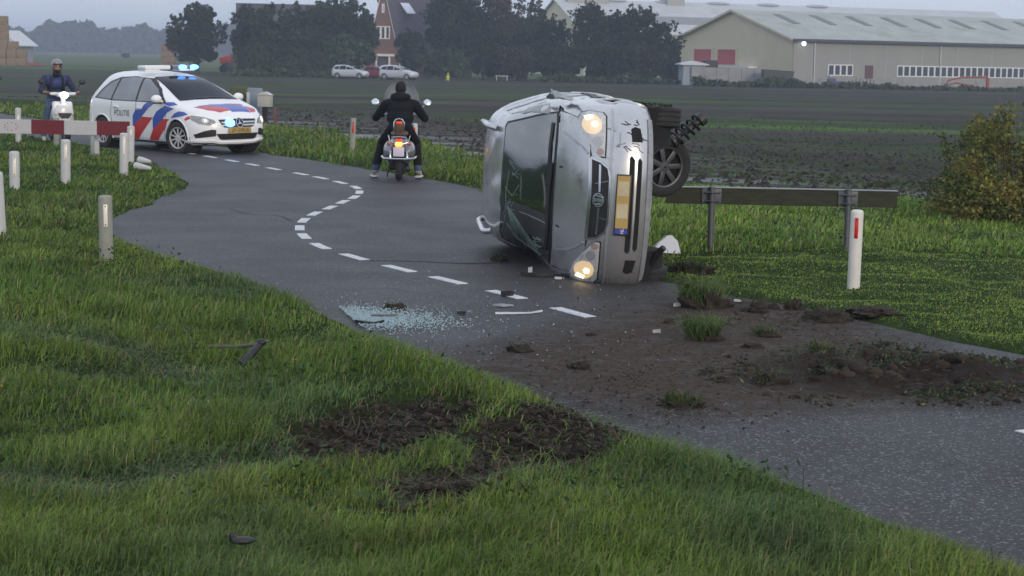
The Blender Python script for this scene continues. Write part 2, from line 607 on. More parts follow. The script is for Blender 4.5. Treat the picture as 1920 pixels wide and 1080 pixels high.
# field look: ploughed soil, weeds, bright cover strips and wet ground
def groundmat():
    m = bpy.data.materials.new('ground')
    m.use_nodes = True
    t = m.node_tree
    p = t.nodes['Principled BSDF']
    L = t.links.new
    geo = nn(t, 'ShaderNodeNewGeometry')
    def noise(scale, st=(1, 1, 1), detail=6, rough=.6):
        mpn = nn(t, 'ShaderNodeMapping')
        mpn.inputs['Scale'].default_value = st
        mpn.inputs['Rotation'].default_value = (0, 0, R(-4))
        L(geo.outputs['Position'], mpn.inputs[0])
        n = nn(t, 'ShaderNodeTexNoise')
        n.inputs['Scale'].default_value = scale
        n.inputs['Detail'].default_value = detail
        n.inputs['Roughness'].default_value = rough
        L(mpn.outputs[0], n.inputs[0])
        return n.outputs[0]
    def ramp(f, a, b):
        r = nn(t, 'ShaderNodeMapRange', interpolation_type='SMOOTHSTEP')
        r.inputs['From Min'].default_value = a
        r.inputs['From Max'].default_value = b
        L(f, r.inputs[0])
        return r.outputs[0]
    def mix(f, a, b):
        n = nn(t, 'ShaderNodeMix', data_type='RGBA')
        L(f, n.inputs['Factor'])
        for s_, v in (('A', a), ('B', b)):
            if isinstance(v, tuple): n.inputs[s_].default_value = (*v, 1)
            else: L(v, n.inputs[s_])
        return n.outputs['Result']
    def attr(nm):
        return nn(t, 'ShaderNodeAttribute', attribute_name=nm).outputs['Fac']
    def math_(op, a, b):
        n = nn(t, 'ShaderNodeMath', operation=op)
        for i, v in enumerate((a, b)):
            if isinstance(v, (int, float)): n.inputs[i].default_value = v
            else: L(v, n.inputs[i])
        return n.outputs[0]
    clod = noise(.55, (.45, 1, 1), 10, .85)
    verge = mix(ramp(noise(9, detail=8), .35, .65), (.022, .038, .010), (.036, .064, .016))
    soil = mix(ramp(noise(14, detail=9, rough=.7), .3, .7), (.013, .009, .0075), (.042, .029, .022))
    c = mix(attr('soil'), verge, soil)
    fsoil = mix(ramp(math_('ADD', math_('MULTIPLY', noise(.10, (.05, 1, 1), 6, .7), .5), math_('MULTIPLY', clod, .5)), .42, .58), (.023, .019, .018), (.072, .060, .056))
    weeds = mix(ramp(noise(1.5, (.3, 1, 1), 8, .8), .4, .7), (.030, .052, .014), (.060, .105, .022))
    wm = ramp(math_('ADD', math_('ADD', math_('MULTIPLY', noise(.09, (.06, 1, 1), 6, .7), .55), math_('MULTIPLY', noise(.8, (.5, 1, 1), 9, .85), .45)), math_('MULTIPLY', attr('weed'), .10)), .475, .56)
    fcol = mix(wm, fsoil, weeds)
    fcol = mix(math_('MULTIPLY', attr('band'), ramp(noise(.7, (.4, 1, 1), 9, .85), .34, .56)), fcol, (.080, .165, .024))
    fcol = mix(attr('far'), fcol, mix(ramp(noise(.02, (.1, 1, 1), 4), .4, .6), (.050, .085, .028), (.085, .105, .045)))
    wet = math_('MULTIPLY', attr('wet'), ramp(noise(.6, (.16, 1, 1), 6, .7), .44, .54))
    fcol = mix(wet, fcol, (.032, .030, .031))
    c = mix(attr('field'), c, fcol)
    L(c, p.inputs['Base Color'])
    rr = nn(t, 'ShaderNodeMapRange')
    rr.inputs['To Min'].default_value = .9
    rr.inputs['To Max'].default_value = .28
    L(wet, rr.inputs[0])
    L(rr.outputs[0], p.inputs['Roughness'])
    sq = nn(t, 'ShaderNodeMapRange')
    sq.inputs['To Min'].default_value = .06
    sq.inputs['To Max'].default_value = .5
    L(wet, sq.inputs[0])
    L(sq.outputs[0], p.inputs['Specular IOR Level'])
    bp = nn(t, 'ShaderNodeBump')
    bp.inputs['Strength'].default_value = .9
    bp.inputs['Distance'].default_value = .05
    L(math_('MULTIPLY', noise(11, detail=8, rough=.75), math_('SUBTRACT', 1.0, wet)), bp.inputs['Height'])
    L(bp.outputs[0], p.inputs['Normal'])
    return m
def bandmask():
    """strips of green cover between the ploughed beds, given where they cross the field"""
    b = np.zeros(X.shape)
    def strip(pts, w, pw=1.0):
        g = [tuple(gp(px, py, -.9)[:2]) for px, py in pts]
        d = segdist(X, Y, g, closed=False)
        np.maximum(b, pw * np.clip(1.4 - d / w, 0, 1), out=b)
    strip([(1240, 233), (1500, 240), (1800, 248), (2100, 256)], 2.6)
    strip([(250, 205), (480, 218), (700, 228), (900, 236)], 1.6)
    strip([(1330, 219), (1500, 228), (1640, 231)], 1.5, .5)
    strip([(-300, 171), (0, 178), (300, 186), (480, 192), (800, 192)], 2.0, .45)
    strip([(560, 178), (900, 178), (1300, 190)], 3.0, .4)
    strip([(-400, 120), (0, 126), (500, 134), (760, 139), (1000, 146), (1500, 157), (1920, 166), (2300, 176)], 9, 1.0)
    return np.clip(b, 0, 1)
fieldm = sstep(-.25, .35, fdv + vnoise(X, Y, .9, 5) * 1.2)
far = sstep(-3, 6, segdist(X, Y, [tuple(gp(p, q_, -.95)[:2]) for p, q_ in [(-400, 119), (0, 125), (500, 133.5), (760, 139), (1000, 146), (1500, 157), (2400, 177)]], closed=False) * 1.0) * (Y > np.interp(X, *zip(*sorted([(gp(p, q_, -.95)[0], gp(p, q_, -.95)[1]) for p, q_ in [(-400, 119), (0, 125), (500, 133.5), (760, 139), (1000, 146), (1500, 157), (2400, 177)]]))))
wet = np.exp(-np.clip(fdv, 0, None) / 5.0) * (fdv > .3) + .0
weed = np.exp(-((fdv - 8) / 9.0) ** 2) * (X > 0) * .35
gme = npmesh('ground', np.stack([X, Y, Z], -1).reshape(-1, 3), quads=q, mats=[groundmat()], smooth=True,
             attrs=dict(soil=soilmask(X, Y).ravel(), field=fieldm.ravel(), band=bandmask().ravel(), far=far.ravel(), wet=wet.ravel(), weed=weed.ravel()))
setp(link('ground', gme), 'grass verges and ploughed field reaching to the horizon', kind='structure')

# ---------------------------------------------------------------- road
MUD = [[(850, 690), (930, 655), (1060, 625), (1140, 596), (1270, 562), (1400, 552), (1560, 590), (1700, 640), (1760, 672), (1990, 700), (1990, 748), (1700, 752), (1450, 770), (1260, 778), (1080, 745), (950, 712)]]
MUD = [[tuple(gp(*p)[:2]) for p in r] for r in MUD]
HEAP = [tuple(gp(*p)[:2]) for p in [(1400, 715), (1480, 675), (1640, 660), (1760, 680), (1960, 690), (1960, 735), (1780, 745), (1560, 740)]]
STAIN = [tuple(gp(*p)[:2]) for p in [(900, 500), (980, 488), (1120, 505), (1270, 530), (1290, 560), (1150, 575), (960, 545)]]
NC = 40
uu = np.linspace(-1, 1, NC)
mk = (cl[:, 1] > 2) & (cl[:, 1] < 120)
ci = np.where(mk)[0]
off = np.where(uu[None] < 0, uu[None] * (wl[ci, None] + .06), uu[None] * (wr[ci, None] + .06))
rag = (np.abs(uu[None]) > .999) * vnoise(cs[ci, None] + 0 * uu[None], np.sign(uu)[None] * 7 + 0 * cs[ci, None], 2.2, 2) * .14
off = off + np.sign(uu)[None] * rag
RX = cl[ci, None, 0] + cnrm[ci, None, 0] * off
RY = cl[ci, None, 1] + cnrm[ci, None, 1] * off
RZ = 0.0 - .012 * np.abs(uu[None]) ** 2 + 0 * RX
mud = np.zeros(RX.shape)
for r in MUD: mud = np.maximum(mud, polymask(RX, RY, r, .9))
heap = polymask(RX, RY, HEAP, .5)
RZ = RZ + heap * (.02 + np.clip(vnoise(RX, RY, 3, 1) + vnoise(RX, RY, 8, 2) * .6 + .1, -.2, 1) * .13) + mud * np.clip(vnoise(RX, RY, 9, 3), 0, 1) * .02
stain = polymask(RX, RY, STAIN, .6)
edge = np.clip((np.abs(uu[None]) - .86) / .14, 0, 1) + 0 * RX
nr, ncx = RX.shape
ii = np.arange(nr * ncx).reshape(nr, ncx)
q = np.stack([ii[:-1, :-1], ii[:-1, 1:], ii[1:, 1:], ii[1:, :-1]], -1).reshape(-1, 4)
def roadmat():
    m = bpy.data.materials.new('asphalt')
    m.use_nodes = True
    t = m.node_tree
    p = t.nodes['Principled BSDF']
    L = t.links.new
    geo = nn(t, 'ShaderNodeNewGeometry')
    def noise(scale, detail=6, rough=.6):
        n = nn(t, 'ShaderNodeTexNoise')
        n.inputs['Scale'].default_value = scale
        n.inputs['Detail'].default_value = detail
        n.inputs['Roughness'].default_value = rough
        L(geo.outputs['Position'], n.inputs[0])
        return n.outputs[0]
    def ramp(f, a, b):
        r = nn(t, 'ShaderNodeMapRange', interpolation_type='SMOOTHSTEP')
        r.inputs['From Min'].default_value = a
        r.inputs['From Max'].default_value = b
        L(f, r.inputs[0])
        return r.outputs[0]
    def mix(f, a, b):
        n = nn(t, 'ShaderNodeMix', data_type='RGBA')
        L(f, n.inputs['Factor'])
        for s_, v in (('A', a), ('B', b)):
            if isinstance(v, tuple): n.inputs[s_].default_value = (*v, 1)
            else: L(v, n.inputs[s_])
        return n.outputs['Result']
    def attr(nm):
        return nn(t, 'ShaderNodeAttribute', attribute_name=nm).outputs['Fac']
    def math_(op, a, b):
        n = nn(t, 'ShaderNodeMath', operation=op)
        for i, v in enumerate((a, b)):
            if isinstance(v, (int, float)): n.inputs[i].default_value = v
            else: L(v, n.inputs[i])
        return n.outputs[0]
    vo = nn(t, 'ShaderNodeTexVoronoi')
    vo.inputs['Scale'].default_value = 84
    L(geo.outputs['Position'], vo.inputs[0])
    sep = nn(t, 'ShaderNodeSeparateColor')
    L(vo.outputs['Color'], sep.inputs[0])
    base = mix(ramp(noise(.8, 5), .35, .65), (.033, .033, .036), (.046, .046, .050))
    base = mix(ramp(sep.outputs[0], .25, 1.0), base, (.046, .046, .052))
    base = mix(ramp(sep.outputs[1], .90, .96), base, (.15, .15, .16))
    base = mix(ramp(sep.outputs[2], .55, .9), base, (.016, .016, .018))
    nearc = mix(ramp(sep.outputs[0], .2, 1.0), (.010, .010, .0112), (.026, .026, .029))  # nearest stretch: darker base with more pale stones
    nearc = mix(ramp(sep.outputs[1], .87, .96), nearc, (.18, .18, .19))
    base = mix(attr('old'), base, nearc)
    md = math_('MULTIPLY', attr('mud'), math_('ADD', .50, ramp(noise(4, 10, .8), .40, .58)))
    mudc = mix(ramp(noise(22, 8, .75), .3, .7), (.032, .025, .020), (.098, .076, .062))
    base = mix(md, base, mudc)
    base = mix(attr('heap'), base, mix(ramp(noise(16, 8, .75), .3, .7), (.012, .009, .007), (.040, .028, .021)))
    st = math_('MULTIPLY', attr('stain'), ramp(noise(3.2, 7, .7), .40, .62))
    base = mix(math_('MULTIPLY', st, .8), base, (.038, .030, .023))
    base = mix(math_('MULTIPLY', attr('edge'), ramp(noise(4, 7, .7), .42, .62)), base, (.026, .024, .018))
    L(base, p.inputs['Base Color'])
    rr = nn(t, 'ShaderNodeMapRange')
    rr.inputs['To Min'].default_value = .52
    rr.inputs['To Max'].default_value = .60
    L(ramp(noise(.7, 5), .35, .65), rr.inputs[0])
    L(math_('ADD', rr.outputs[0], math_('MULTIPLY', md, .4)), p.inputs['Roughness'])
    sp_ = nn(t, 'ShaderNodeMapRange')
    sp_.inputs['To Min'].default_value = .32
    sp_.inputs['To Max'].default_value = .06
    L(md, sp_.inputs[0])
    L(sp_.outputs[0], p.inputs['Specular IOR Level'])
    bp = nn(t, 'ShaderNodeBump')
    bp.inputs['Strength'].default_value = .6
    bp.inputs['Distance'].default_value = .008
    L(math_('ADD', vo.outputs['Distance'], noise(30, 6)), bp.inputs['Height'])
    L(bp.outputs[0], p.inputs['Normal'])
    return m
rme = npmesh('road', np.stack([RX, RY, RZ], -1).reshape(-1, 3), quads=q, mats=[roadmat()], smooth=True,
             attrs=dict(mud=mud.ravel(), heap=heap.ravel(), stain=stain.ravel(), edge=edge.ravel(), old=np.clip((13.2 - RY + vnoise(RX, RY, 1.1, 1)) / .8, 0, 1).ravel()))  # old only marks the nearest stretch, which gets the darker tone
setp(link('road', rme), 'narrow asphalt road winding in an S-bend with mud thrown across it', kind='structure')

# painted centre dashes: each its own strip just above the asphalt
M_PAINT = pm('road paint', (.62, .63, .66), .6, var=.12, scale=9, dirt=((.14, .14, .15), 18, .53))
def dash_at(s0, s1, w=.055):
    k = np.linspace(s0, s1, 5)
    px, py = np.interp(k, cs, cl[:, 0]), np.interp(k, cs, cl[:, 1])
    qx, qy = np.interp(k, cs, cnrm[:, 0]), np.interp(k, cs, cnrm[:, 1])
    b = MB()
    vs = []
    for h in (-.002, .006):
        for i in range(5):
            vs += [(px[i] - qx[i] * w, py[i] - qy[i] * w, h), (px[i] + qx[i] * w, py[i] + qy[i] * w, h)]
    fs = []
    for i in range(4):
        fs += [(2 * i, 2 * i + 1, 2 * i + 3, 2 * i + 2), (10 + 2 * i, 10 + 2 * i + 1, 10 + 2 * i + 3, 10 + 2 * i + 2), (2 * i, 2 * i + 2, 12 + 2 * i, 10 + 2 * i), (2 * i + 1, 2 * i + 3, 13 + 2 * i, 11 + 2 * i)]
    fs += [(0, 1, 11, 10), (8, 9, 19, 18)]
    b.add(vs, fs)
    o = b.build('centre_line_dash', M_PAINT, smooth=False)
    o.parent = bpy.data.objects['road']
    return o
s_ref = cs[np.hypot(cl[:, 0] - .47, cl[:, 1] - 15.28).argmin()]
dash_px = [(-5.8, 36.61), (-5.21, 35.44), (-4.69, 34.37), (-4.17, 33.27), (-3.58, 32.06), (-3.12, 31.08), (-2.73, 30.11), (-2.4, 29.1), (-2.26, 28.1), (-2.25, 27.08), (-2.33, 26.22), (-2.41, 25.17),
           (-2.51, 24.21), (-2.54, 23.19), (-2.48, 22.22), (-2.32, 21.2), (-2.02, 20.09), (-1.59, 19.12), (-1.08, 18.15), (-.58, 17.27), (-.04, 16.31), (.47, 15.28), (3.02, 10.33), (3.6, 9.2), (-6.4, 37.75), (-7.0, 38.9), (-7.6, 40.0)]
for p_ in dash_px:
    s0 = cs[np.hypot(cl[:, 0] - p_[0], cl[:, 1] - p_[1]).argmin()]
    dash_at(s0 - .29, s0 + .29)

# long dark rubber mark and a seam across the road in front of the wreck, and a few fine cracks
M_MARK = pm('dark rubber mark', (.012, .011, .011), .7, var=.4, scale=20)
def road_strip(name, pts, w, z=.004):
    p = resamp([tuple(gp(*q_)[:2]) for q_ in pts], .12)
    t_ = np.gradient(p, axis=0)
    t_ /= np.linalg.norm(t_, axis=1)[:, None] + 1e-9
    nrm_ = np.stack([-t_[:, 1], t_[:, 0]], 1)
    ww = w * .5 * (.35 + 1.2 * np.abs(vnoise(p[:, 0], p[:, 1], 3, 1) + .2))
    a, c = p + nrm_ * ww[:, None], p - nrm_ * ww[:, None]
    n = len(p)
    zt = np.full((n, 1), z)
    v = np.concatenate([np.hstack([a, zt]), np.hstack([c, zt])])
    i = np.arange(n - 1)
    link(name, npmesh(name, v, quads=np.stack([i, i + n, i + n + 1, i + 1], 1), mats=[M_MARK]), bpy.data.objects['road'])
road_strip('rubber_mark', [(688, 489), (780, 490), (870, 494), (958, 491)], .05)
road_strip('crack', [(430, 392), (470, 402), (520, 404), (548, 415)], .022)
road_strip('crack', [(1560, 905), (1640, 880), (1700, 884), (1790, 868)], .012)
road_strip('crack', [(640, 545), (720, 540), (800, 552)], .015)
# ---------------------------------------------------------------- grass: blades on the verges
M_GRASS = leafmat('grass blades', .55, .3, .35)
def grass(name, label, y0, y1, k, lo, hi, width, rg, pred, tone=1.0, marg=1.2, patch=1.0):
    area = 0.0
    ys = np.linspace(y0, y1, 60)
    dens = k * (8 / ys) ** 2
    wd = .545 * ys + 2 * marg
    cum = np.r_[0, np.cumsum((dens * wd)[:-1] * np.diff(ys))]
    n = int(cum[-1])
    y = np.interp(rg.random(n) * cum[-1], cum, ys)
    x = (rg.random(n) - .5) * (.545 * y + 2 * marg)
    rd_, sd_ = roaddist(x, y)
    fd = fielddist(x, y)
    keep = (rd_ > -.03 + vnoise(x, y, 4, 3) * .16) & (fd < .5 + vnoise(x, y, .9, 5) * 2) & pred(x, y, rd_, sd_)
    sm, tm = soilmask(x, y), trackmask(x, y)
    cl_ = (vnoise(x, y, 1.3, 2) + vnoise(x, y, 4.1, 4) * .7) * patch
    keep &= rg.random(n) > np.clip(sm * 1.15, 0, .95)
    keep &= rg.random(n) < np.clip(.8 + cl_ * .7, .25, 1)
    x, y, rd_, sm, tm, cl_, fd, sd_ = [a[keep] for a in (x, y, rd_, sm, tm, cl_, fd, sd_)]
    n = len(x)
    z = H(x, y, rd_)
    L = (lo + (hi - lo) * rg.random(n) ** 1.4) * np.clip(1 + cl_ * .9, .45, 1.6)
    L *= np.clip(.5 + rd_ * 1.2, .45, 1)
    flat = np.clip(tm * 1.1 + sm * .6, 0, 1)
    w = width * (y / 8) ** .85 * (.6 + .8 * rg.random(n))
    th = rg.random(n) * 2 * np.pi
    lean = .25 + 1.0 * rg.random(n) ** 1.3 + flat * 1.2
    wind = .10
    dx, dy = np.cos(th) * lean + wind, np.sin(th) * lean
    side = np.stack([-np.sin(th + .5), np.cos(th + .5), np.zeros(n)], 1) * w[:, None]
    b = np.stack([x, y, z - .01], 1)
    up = np.sqrt(np.clip(1 - .18 * lean ** 2, .15, 1))
    mid = b + np.stack([dx * L * .35, dy * L * .35, L * .62 * up], 1)
    tip = b + np.stack([dx * L * .95, dy * L * .95, L * (1.0 - .32 * lean) * up], 1)
    v = np.stack([b - side, b + side, mid + side * .75, mid - side * .75, tip], 1).reshape(-1, 3)
    i = np.arange(n)[:, None] * 5
    quads = i + np.array([[0, 1, 2, 3]])
    tris = i + np.array([[3, 2, 4]])
    g1, g2, g3 = np.array([.056, .120, .015]), np.array([.140, .185, .030]), np.array([.052, .098, .040])
    t = np.clip(rg.random(n) * .8 + vnoise(x, y, .7, 1) * .9 * patch + .05, 0, 1)[:, None]
    c = g1 * (1 - t) + g2 * t
    t3 = np.clip(vnoise(x, y, .9, 3) * 1.6 * patch + flat * .9 - .1, 0, .9)[:, None]
    c = c * (1 - t3) + g3 * t3
    dry = (rg.random(n) < .07 + .16 * flat)[:, None]
    c = np.where(dry, np.array([.17, .145, .075]), c)
    c = c * (.55 + .8 * rg.random(n))[:, None] * (1 + .5 * patch * vnoise(x, y, 2.6, 0))[:, None] * tone
    cv = np.repeat(c, 5, 0)
    me = npmesh(name, v, quads=quads, tris=tris, mats=[M_GRASS], col=cv)
    return setp(link(name, me), label, kind='stuff')
near_l = lambda x, y, r, s: (s < 0) & (y < 21)
far_l = lambda x, y, r, s: (s < 0) & (y >= 21)
GR = [tuple(gp(*p)[:2]) for p in [(1180, 480), (1330, 476), (1590, 472), (1800, 480), (2100, 500), (2400, 560)]]
def above_rail(x, y):
    return y > np.interp(x, [p[0] for p in GR], [p[1] for p in GR])
right_lawn = lambda x, y, r, s: (s > 0) & (x > .3) & ~above_rail(x, y)
right_tall = lambda x, y, r, s: (s > 0) & (x > .3) & above_rail(x, y)
right_far = lambda x, y, r, s: (s > 0) & (x <= .3)
r2 = lambda k: np.random.default_rng(k)
grass('long_grass', 'long uncut grass on the near left verge', 6.9, 21, 8400, .04, .145, .0022, r2(1), near_l, 1.42)
grass('verge_grass', 'short green grass around the white posts in the bend', 21, 62, 5200, .04, .12, .0038, r2(2), far_l, 1.3, 1.0)
grass('lawn_grass', 'short mown grass beside the guard rail', 11, 24, 12500, .014, .036, .0026, r2(3), right_lawn, 2.05, 1.2, .25)
grass('tall_grass', 'taller rough grass behind the guard rail', 18, 34, 5600, .05, .14, .0036, r2(4), right_tall, 1.9, 1.2, .6)
grass('roadside_grass', 'strip of rough grass between the road and the field', 22, 64, 5000, .07, .20, .0048, r2(5), right_far, 1.35)

# weeds and tufts standing up through the verge (broad leaves)
def tufts():
    rg = r2(9)
    n = 520
    y = 8 + 26 * rg.random(n) ** 1.3
    x = (rg.random(n) - .5) * (.56 * y + 1)
    rd_, sd_ = roaddist(x, y)
    k = (rd_ > .3) & (fielddist(x, y) < -.2) & (soilmask(x, y) < .3)
    x, y = x[k], y[k]
    vs, cs_ = [], []
    for a, b in zip(x, y):
        m = rg.integers(10, 26)
        r = .05 + .14 * rg.random()
        c = np.stack([a + rg.normal(size=m) * r, b + rg.normal(size=m) * r, hz(a, b) + .03 + .10 * rg.random(m)], 1)
        v, _ = leaf_quads(c, .02 + .028 * rg.random(m), rg, 0, .5)
        vs.append(v)
        cs_.append(np.repeat(np.array([.034, .072, .024]) * (.6 + .9 * rg.random(m))[:, None], 4, 0))
    v = np.vstack(vs)
    me = npmesh('weeds', v, quads=np.arange(len(v)).reshape(-1, 4), mats=[M_GRASS], col=np.vstack(cs_))
    setp(link('weeds', me), 'low broad-leaved weeds scattered through the verges', kind='stuff')
tufts()

def stalks():
    """dry seed stalks and a few small yellow flowers among the blades"""
    rg = r2(19)
    n = 1500
    y = 7.4 + 30 * rg.random(n) ** 1.5
    x = (rg.random(n) - .5) * (.56 * y + 1)
    rd_, sd_ = roaddist(x, y)
    k = (rd_ > .25) & (fielddist(x, y) < -.1) & (soilmask(x, y) < .4)
    x, y = x[k], y[k]
    n = len(x)
    b = np.stack([x, y, H(x, y)], 1)
    L = .06 + .13 * rg.random(n) ** 1.5
    a = rg.random(n) * 6.28
    ln = .1 + .7 * rg.random(n) ** 2
    tip = b + np.stack([np.cos(a) * ln, np.sin(a) * ln, 1 - .3 * ln], 1) * L[:, None]
    w = np.stack([-np.sin(a + .4), np.cos(a + .4), 0 * a], 1) * (.0016 * (y / 9) ** .7)[:, None]
    v = np.stack([b - w, b + w, tip + w, tip - w], 1).reshape(-1, 3)
    col = np.where(rg.random((n, 1)) < .55, [[.20, .165, .085]], [[.07, .05, .035]]) * (.6 + .7 * rg.random(n))[:, None]
    hd = rg.random(n) < .4
    hv, _ = leaf_quads(tip[hd], .016 * (y[hd] / 9) ** .5, rg)
    hc = np.where(rg.random((hd.sum(), 1)) < .12, [[.50, .36, .03]], [[.06, .042, .03]])
    v = np.vstack([v, hv])
    me = npmesh('dry_stalks', v, quads=np.arange(len(v)).reshape(-1, 4), mats=[M_GRASS], col=np.vstack([np.repeat(col, 4, 0), np.repeat(hc, 4, 0)]))
    setp(link('dry_stalks', me), 'dry stalks and small yellow flowers standing in the verge', kind='stuff')
stalks()
# ---------------------------------------------------------------- far background: trees, farm, barns
M_LEAF = leafmat('tree leaves', .7, .2, .2)
M_BARK = pm('bark', (.06, .05, .04), .9, var=.3, scale=3, bump=.5)
def crown_mesh(name, w, d, h, z0, n, seed, tone, size=.42, lobes=26, gap=.0, taper=.35):
    rg = np.random.default_rng(seed)
    lc, lr = [], []
    lobes = int(lobes * 1.7)
    size = size * .9
    for i in range(lobes):
        u = rg.normal(size=3)
        u /= np.linalg.norm(u)
        rr = rg.random() ** .45
        zz = u[2] * rr
        k = 1 - taper * max(zz, 0) - .15 * max(-zz, 0)
        lc.append((u[0] * rr * w * .44 * k, u[1] * rr * d * .44 * k, z0 + h * .5 + zz * h * .43))
        lr.append((.065 + .10 * rg.random() ** 1.5) * (w + h) * .55)
    lc, lr = np.array(lc), np.array(lr)
    n = int(n * 1.35)
    i = rg.integers(0, lobes, n)
    u = rg.normal(size=(n, 3))
    u /= np.linalg.norm(u, axis=1)[:, None]
    rad = lr[i] * (.55 + .55 * rg.random(n) ** .6)
    c = lc[i] + u * rad[:, None] * np.array([1, 1, .8])
    ns = 26 if h > 3 else 0                     # thin shoots breaking the outline
    if ns:
        k = rg.random(n) < .10
        m = int(k.sum())
        j = rg.integers(0, ns, m)
        sa, sr = rg.random(ns) * 6.283, rg.random(ns) ** .6
        sx_, sy_ = np.cos(sa) * sr * w * .44, np.sin(sa) * sr * d * .44
        s0_ = z0 + h * (.52 + .40 * np.sqrt(np.clip(1 - sr ** 2, 0, 1)))
        sl_ = h * (.05 + .11 * rg.random(ns))
        f_ = rg.random(m)
        c[k] = np.stack([sx_[j] * (1 + .12 * f_) + rg.normal(size=m) * .16, sy_[j] + rg.normal(size=m) * .16, s0_[j] + sl_[j] * (f_ * 1.3 - .3)], 1)
    c[:, 2] = np.maximum(c[:, 2], z0 * .6 + .2 + rg.random(n))
    v, q_ = leaf_quads(c, size * (.6 + .8 * rg.random(n)), rg)
    lt = .75 + .5 * rg.random(lobes)
    col = np.array(tone)[None] * lt[i][:, None] * (.65 + .7 * rg.random(n))[:, None]
    return npmesh(name, v, quads=q_, mats=[M_LEAF], col=np.repeat(col, 4, 0))
def tree(name, label, loc, w, h, seed, tone=(.045, .065, .030), z0=.8, n=4200, size=.42, lobes=26, trunk=True, cat='tree', group=None, d=None, taper=.35):
    t = thing(name, label, cat, loc, 0, group)
    link('crown', crown_mesh('crown', w, d or w, h - z0, z0, n, seed, tone, size, lobes, taper=taper), t)
    b = MB()
    rg = random.Random(seed)
    r = max(.12, h * .022)
    b.tube([(0, 0, -.5), (.05, 0, h * .18), (rg.uniform(-.2, .2), 0, h * .4), (rg.uniform(-.4, .4), 0, h * .75)], [r * 1.5, r, r * .75, r * .2], 8)
    for k in range(6):
        a = rg.uniform(0, 6.28)
        z = h * rg.uniform(.18, .45)
        l = w * rg.uniform(.25, .4)
        b.tube([(0, 0, z), (math.cos(a) * l * .5, math.sin(a) * l * .5, z + h * .14), (math.cos(a) * l, math.sin(a) * l, z + h * .22)], [r * .6, r * .35, r * .1], 6)
    b.build('trunk', M_BARK, t)
    return t
def farpt(px, Y):
    p = at(px, 140, Y)
    return (p.x, p.y, hz(p.x, p.y))
def hgt(px, py, Y):
    """height above the far ground of something whose top shows at this pixel"""
    p = at(px, py, Y)
    return p.z - hz(p.x, p.y)
mw = lambda npx, Y: npx * Y / FPX
def T(px, top, wpx, Y, name, label, seed, tone, **k):
    tree(name, label, farpt(px, Y), mw(wpx, Y), hgt(px, top, Y), seed, tone, **k)
DG, MG, OL, RB = (.022, .034, .016), (.030, .047, .019), (.044, .048, .022), (.056, .040, .028)
T(370, 12, 112, 236, 'broadleaf_tree', 'dark rounded tree standing alone left of the old barn', 21, DG, n=6500, lobes=40, z0=.6)
T(462, 14, 66, 232, 'broadleaf_tree', 'dark tree at the left corner of the old barn', 22, DG, n=3800)
T(514, 11, 100, 228, 'broadleaf_tree', 'broad dark tree in front of the dark barn roof', 23, MG, n=4800, lobes=30)
T(566, 9, 76, 243, 'broadleaf_tree', 'tree with thin top rising over the barn roof ridge', 24, OL, n=3600)
T(604, 4, 84, 238, 'broadleaf_tree', 'leafy tree right of the barn ridge', 25, MG, n=4200)
T(634, -6, 76, 243, 'conifer_tree', 'pointed dark conifer between barn and brick house', 26, DG, n=3800, taper=.75)
T(664, 2, 70, 236, 'broadleaf_tree', 'tall tree just left of the brick gable', 27, DG, n=3800)
T(688, 22, 36, 238, 'broadleaf_tree', 'slim tree touching the brick gable', 28, MG, n=2400)
T(490, 84, 110, 222, 'large_bush', 'dark bush growing low in front of the barn trees', 29, MG, n=3600, trunk=False, cat='bush', z0=.1)
T(560, 92, 70, 221, 'large_bush', 'mid green bush between the dark bush and the garden shrub', 30, MG, n=2600, cat='bush', z0=.1)
T(648, 66, 96, 222, 'large_bush', 'bright green rounded garden shrub left of the house', 31, (.048, .085, .040), n=3800, cat='bush', z0=.1)
T(540, 116, 200, 218, 'clipped_hedge', 'low hedge along the yard left of the parked cars', 32, MG, n=3000, cat='hedge', z0=.05, d=2.5, taper=0, lobes=40)
T(640, 118, 110, 218, 'clipped_hedge', 'low hedge right behind the silver hatchback', 33, MG, n=2400, cat='hedge', z0=.05, d=2.5, taper=0, lobes=30)
T(842, -30, 96, 244, 'broadleaf_tree', 'tall dark tree right of the purple house roof', 34, DG, n=5200, lobes=34)
T(880, -26, 110, 240, 'broadleaf_tree', 'tall dense tree above the garden hedge', 35, DG, n=5200, lobes=34)
T(936, -10, 100, 246, 'broadleaf_tree', 'tree with rusty autumn top', 36, RB, n=4200, lobes=30)
T(985, 2, 110, 238, 'broadleaf_tree', 'broad tree turning brown beside the pale gable', 37, (.050, .050, .030), n=4600, lobes=30)
T(1030, 30, 78, 232, 'broadleaf_tree', 'lower tree below the pale gable', 38, DG, n=3000)
T(1102, 6, 84, 226, 'broadleaf_tree', 'open crowned tree before the barn gable', 39, DG, n=4000, lobes=26, size=.36)
T(1150, 22, 80, 228, 'broadleaf_tree', 'middle tree of the clump by the yellow barn', 40, DG, n=4000, lobes=26, size=.36)
T(1196, 12, 84, 224, 'broadleaf_tree', 'tallest tree of the clump by the yellow barn', 41, DG, n=4200, lobes=28, size=.36)
T(1244, 40, 78, 222, 'broadleaf_tree', 'tree reaching a branch towards the barn doors', 42, DG, n=3600, lobes=24, size=.36)
T(768, 60, 62, 233, 'broadleaf_tree', 'dark low tree before the right half of the brick house', 61, DG, n=3000, z0=.3)
T(830, 96, 110, 220, 'clipped_hedge', 'high rounded hedge right of the parked cars', 43, (.045, .075, .035), n=4200, cat='hedge', z0=.05, d=4, taper=.1, lobes=34)
T(905, 84, 90, 224, 'large_bush', 'dark bush right of the rounded hedge', 44, DG, n=3200, cat='bush', z0=.05)
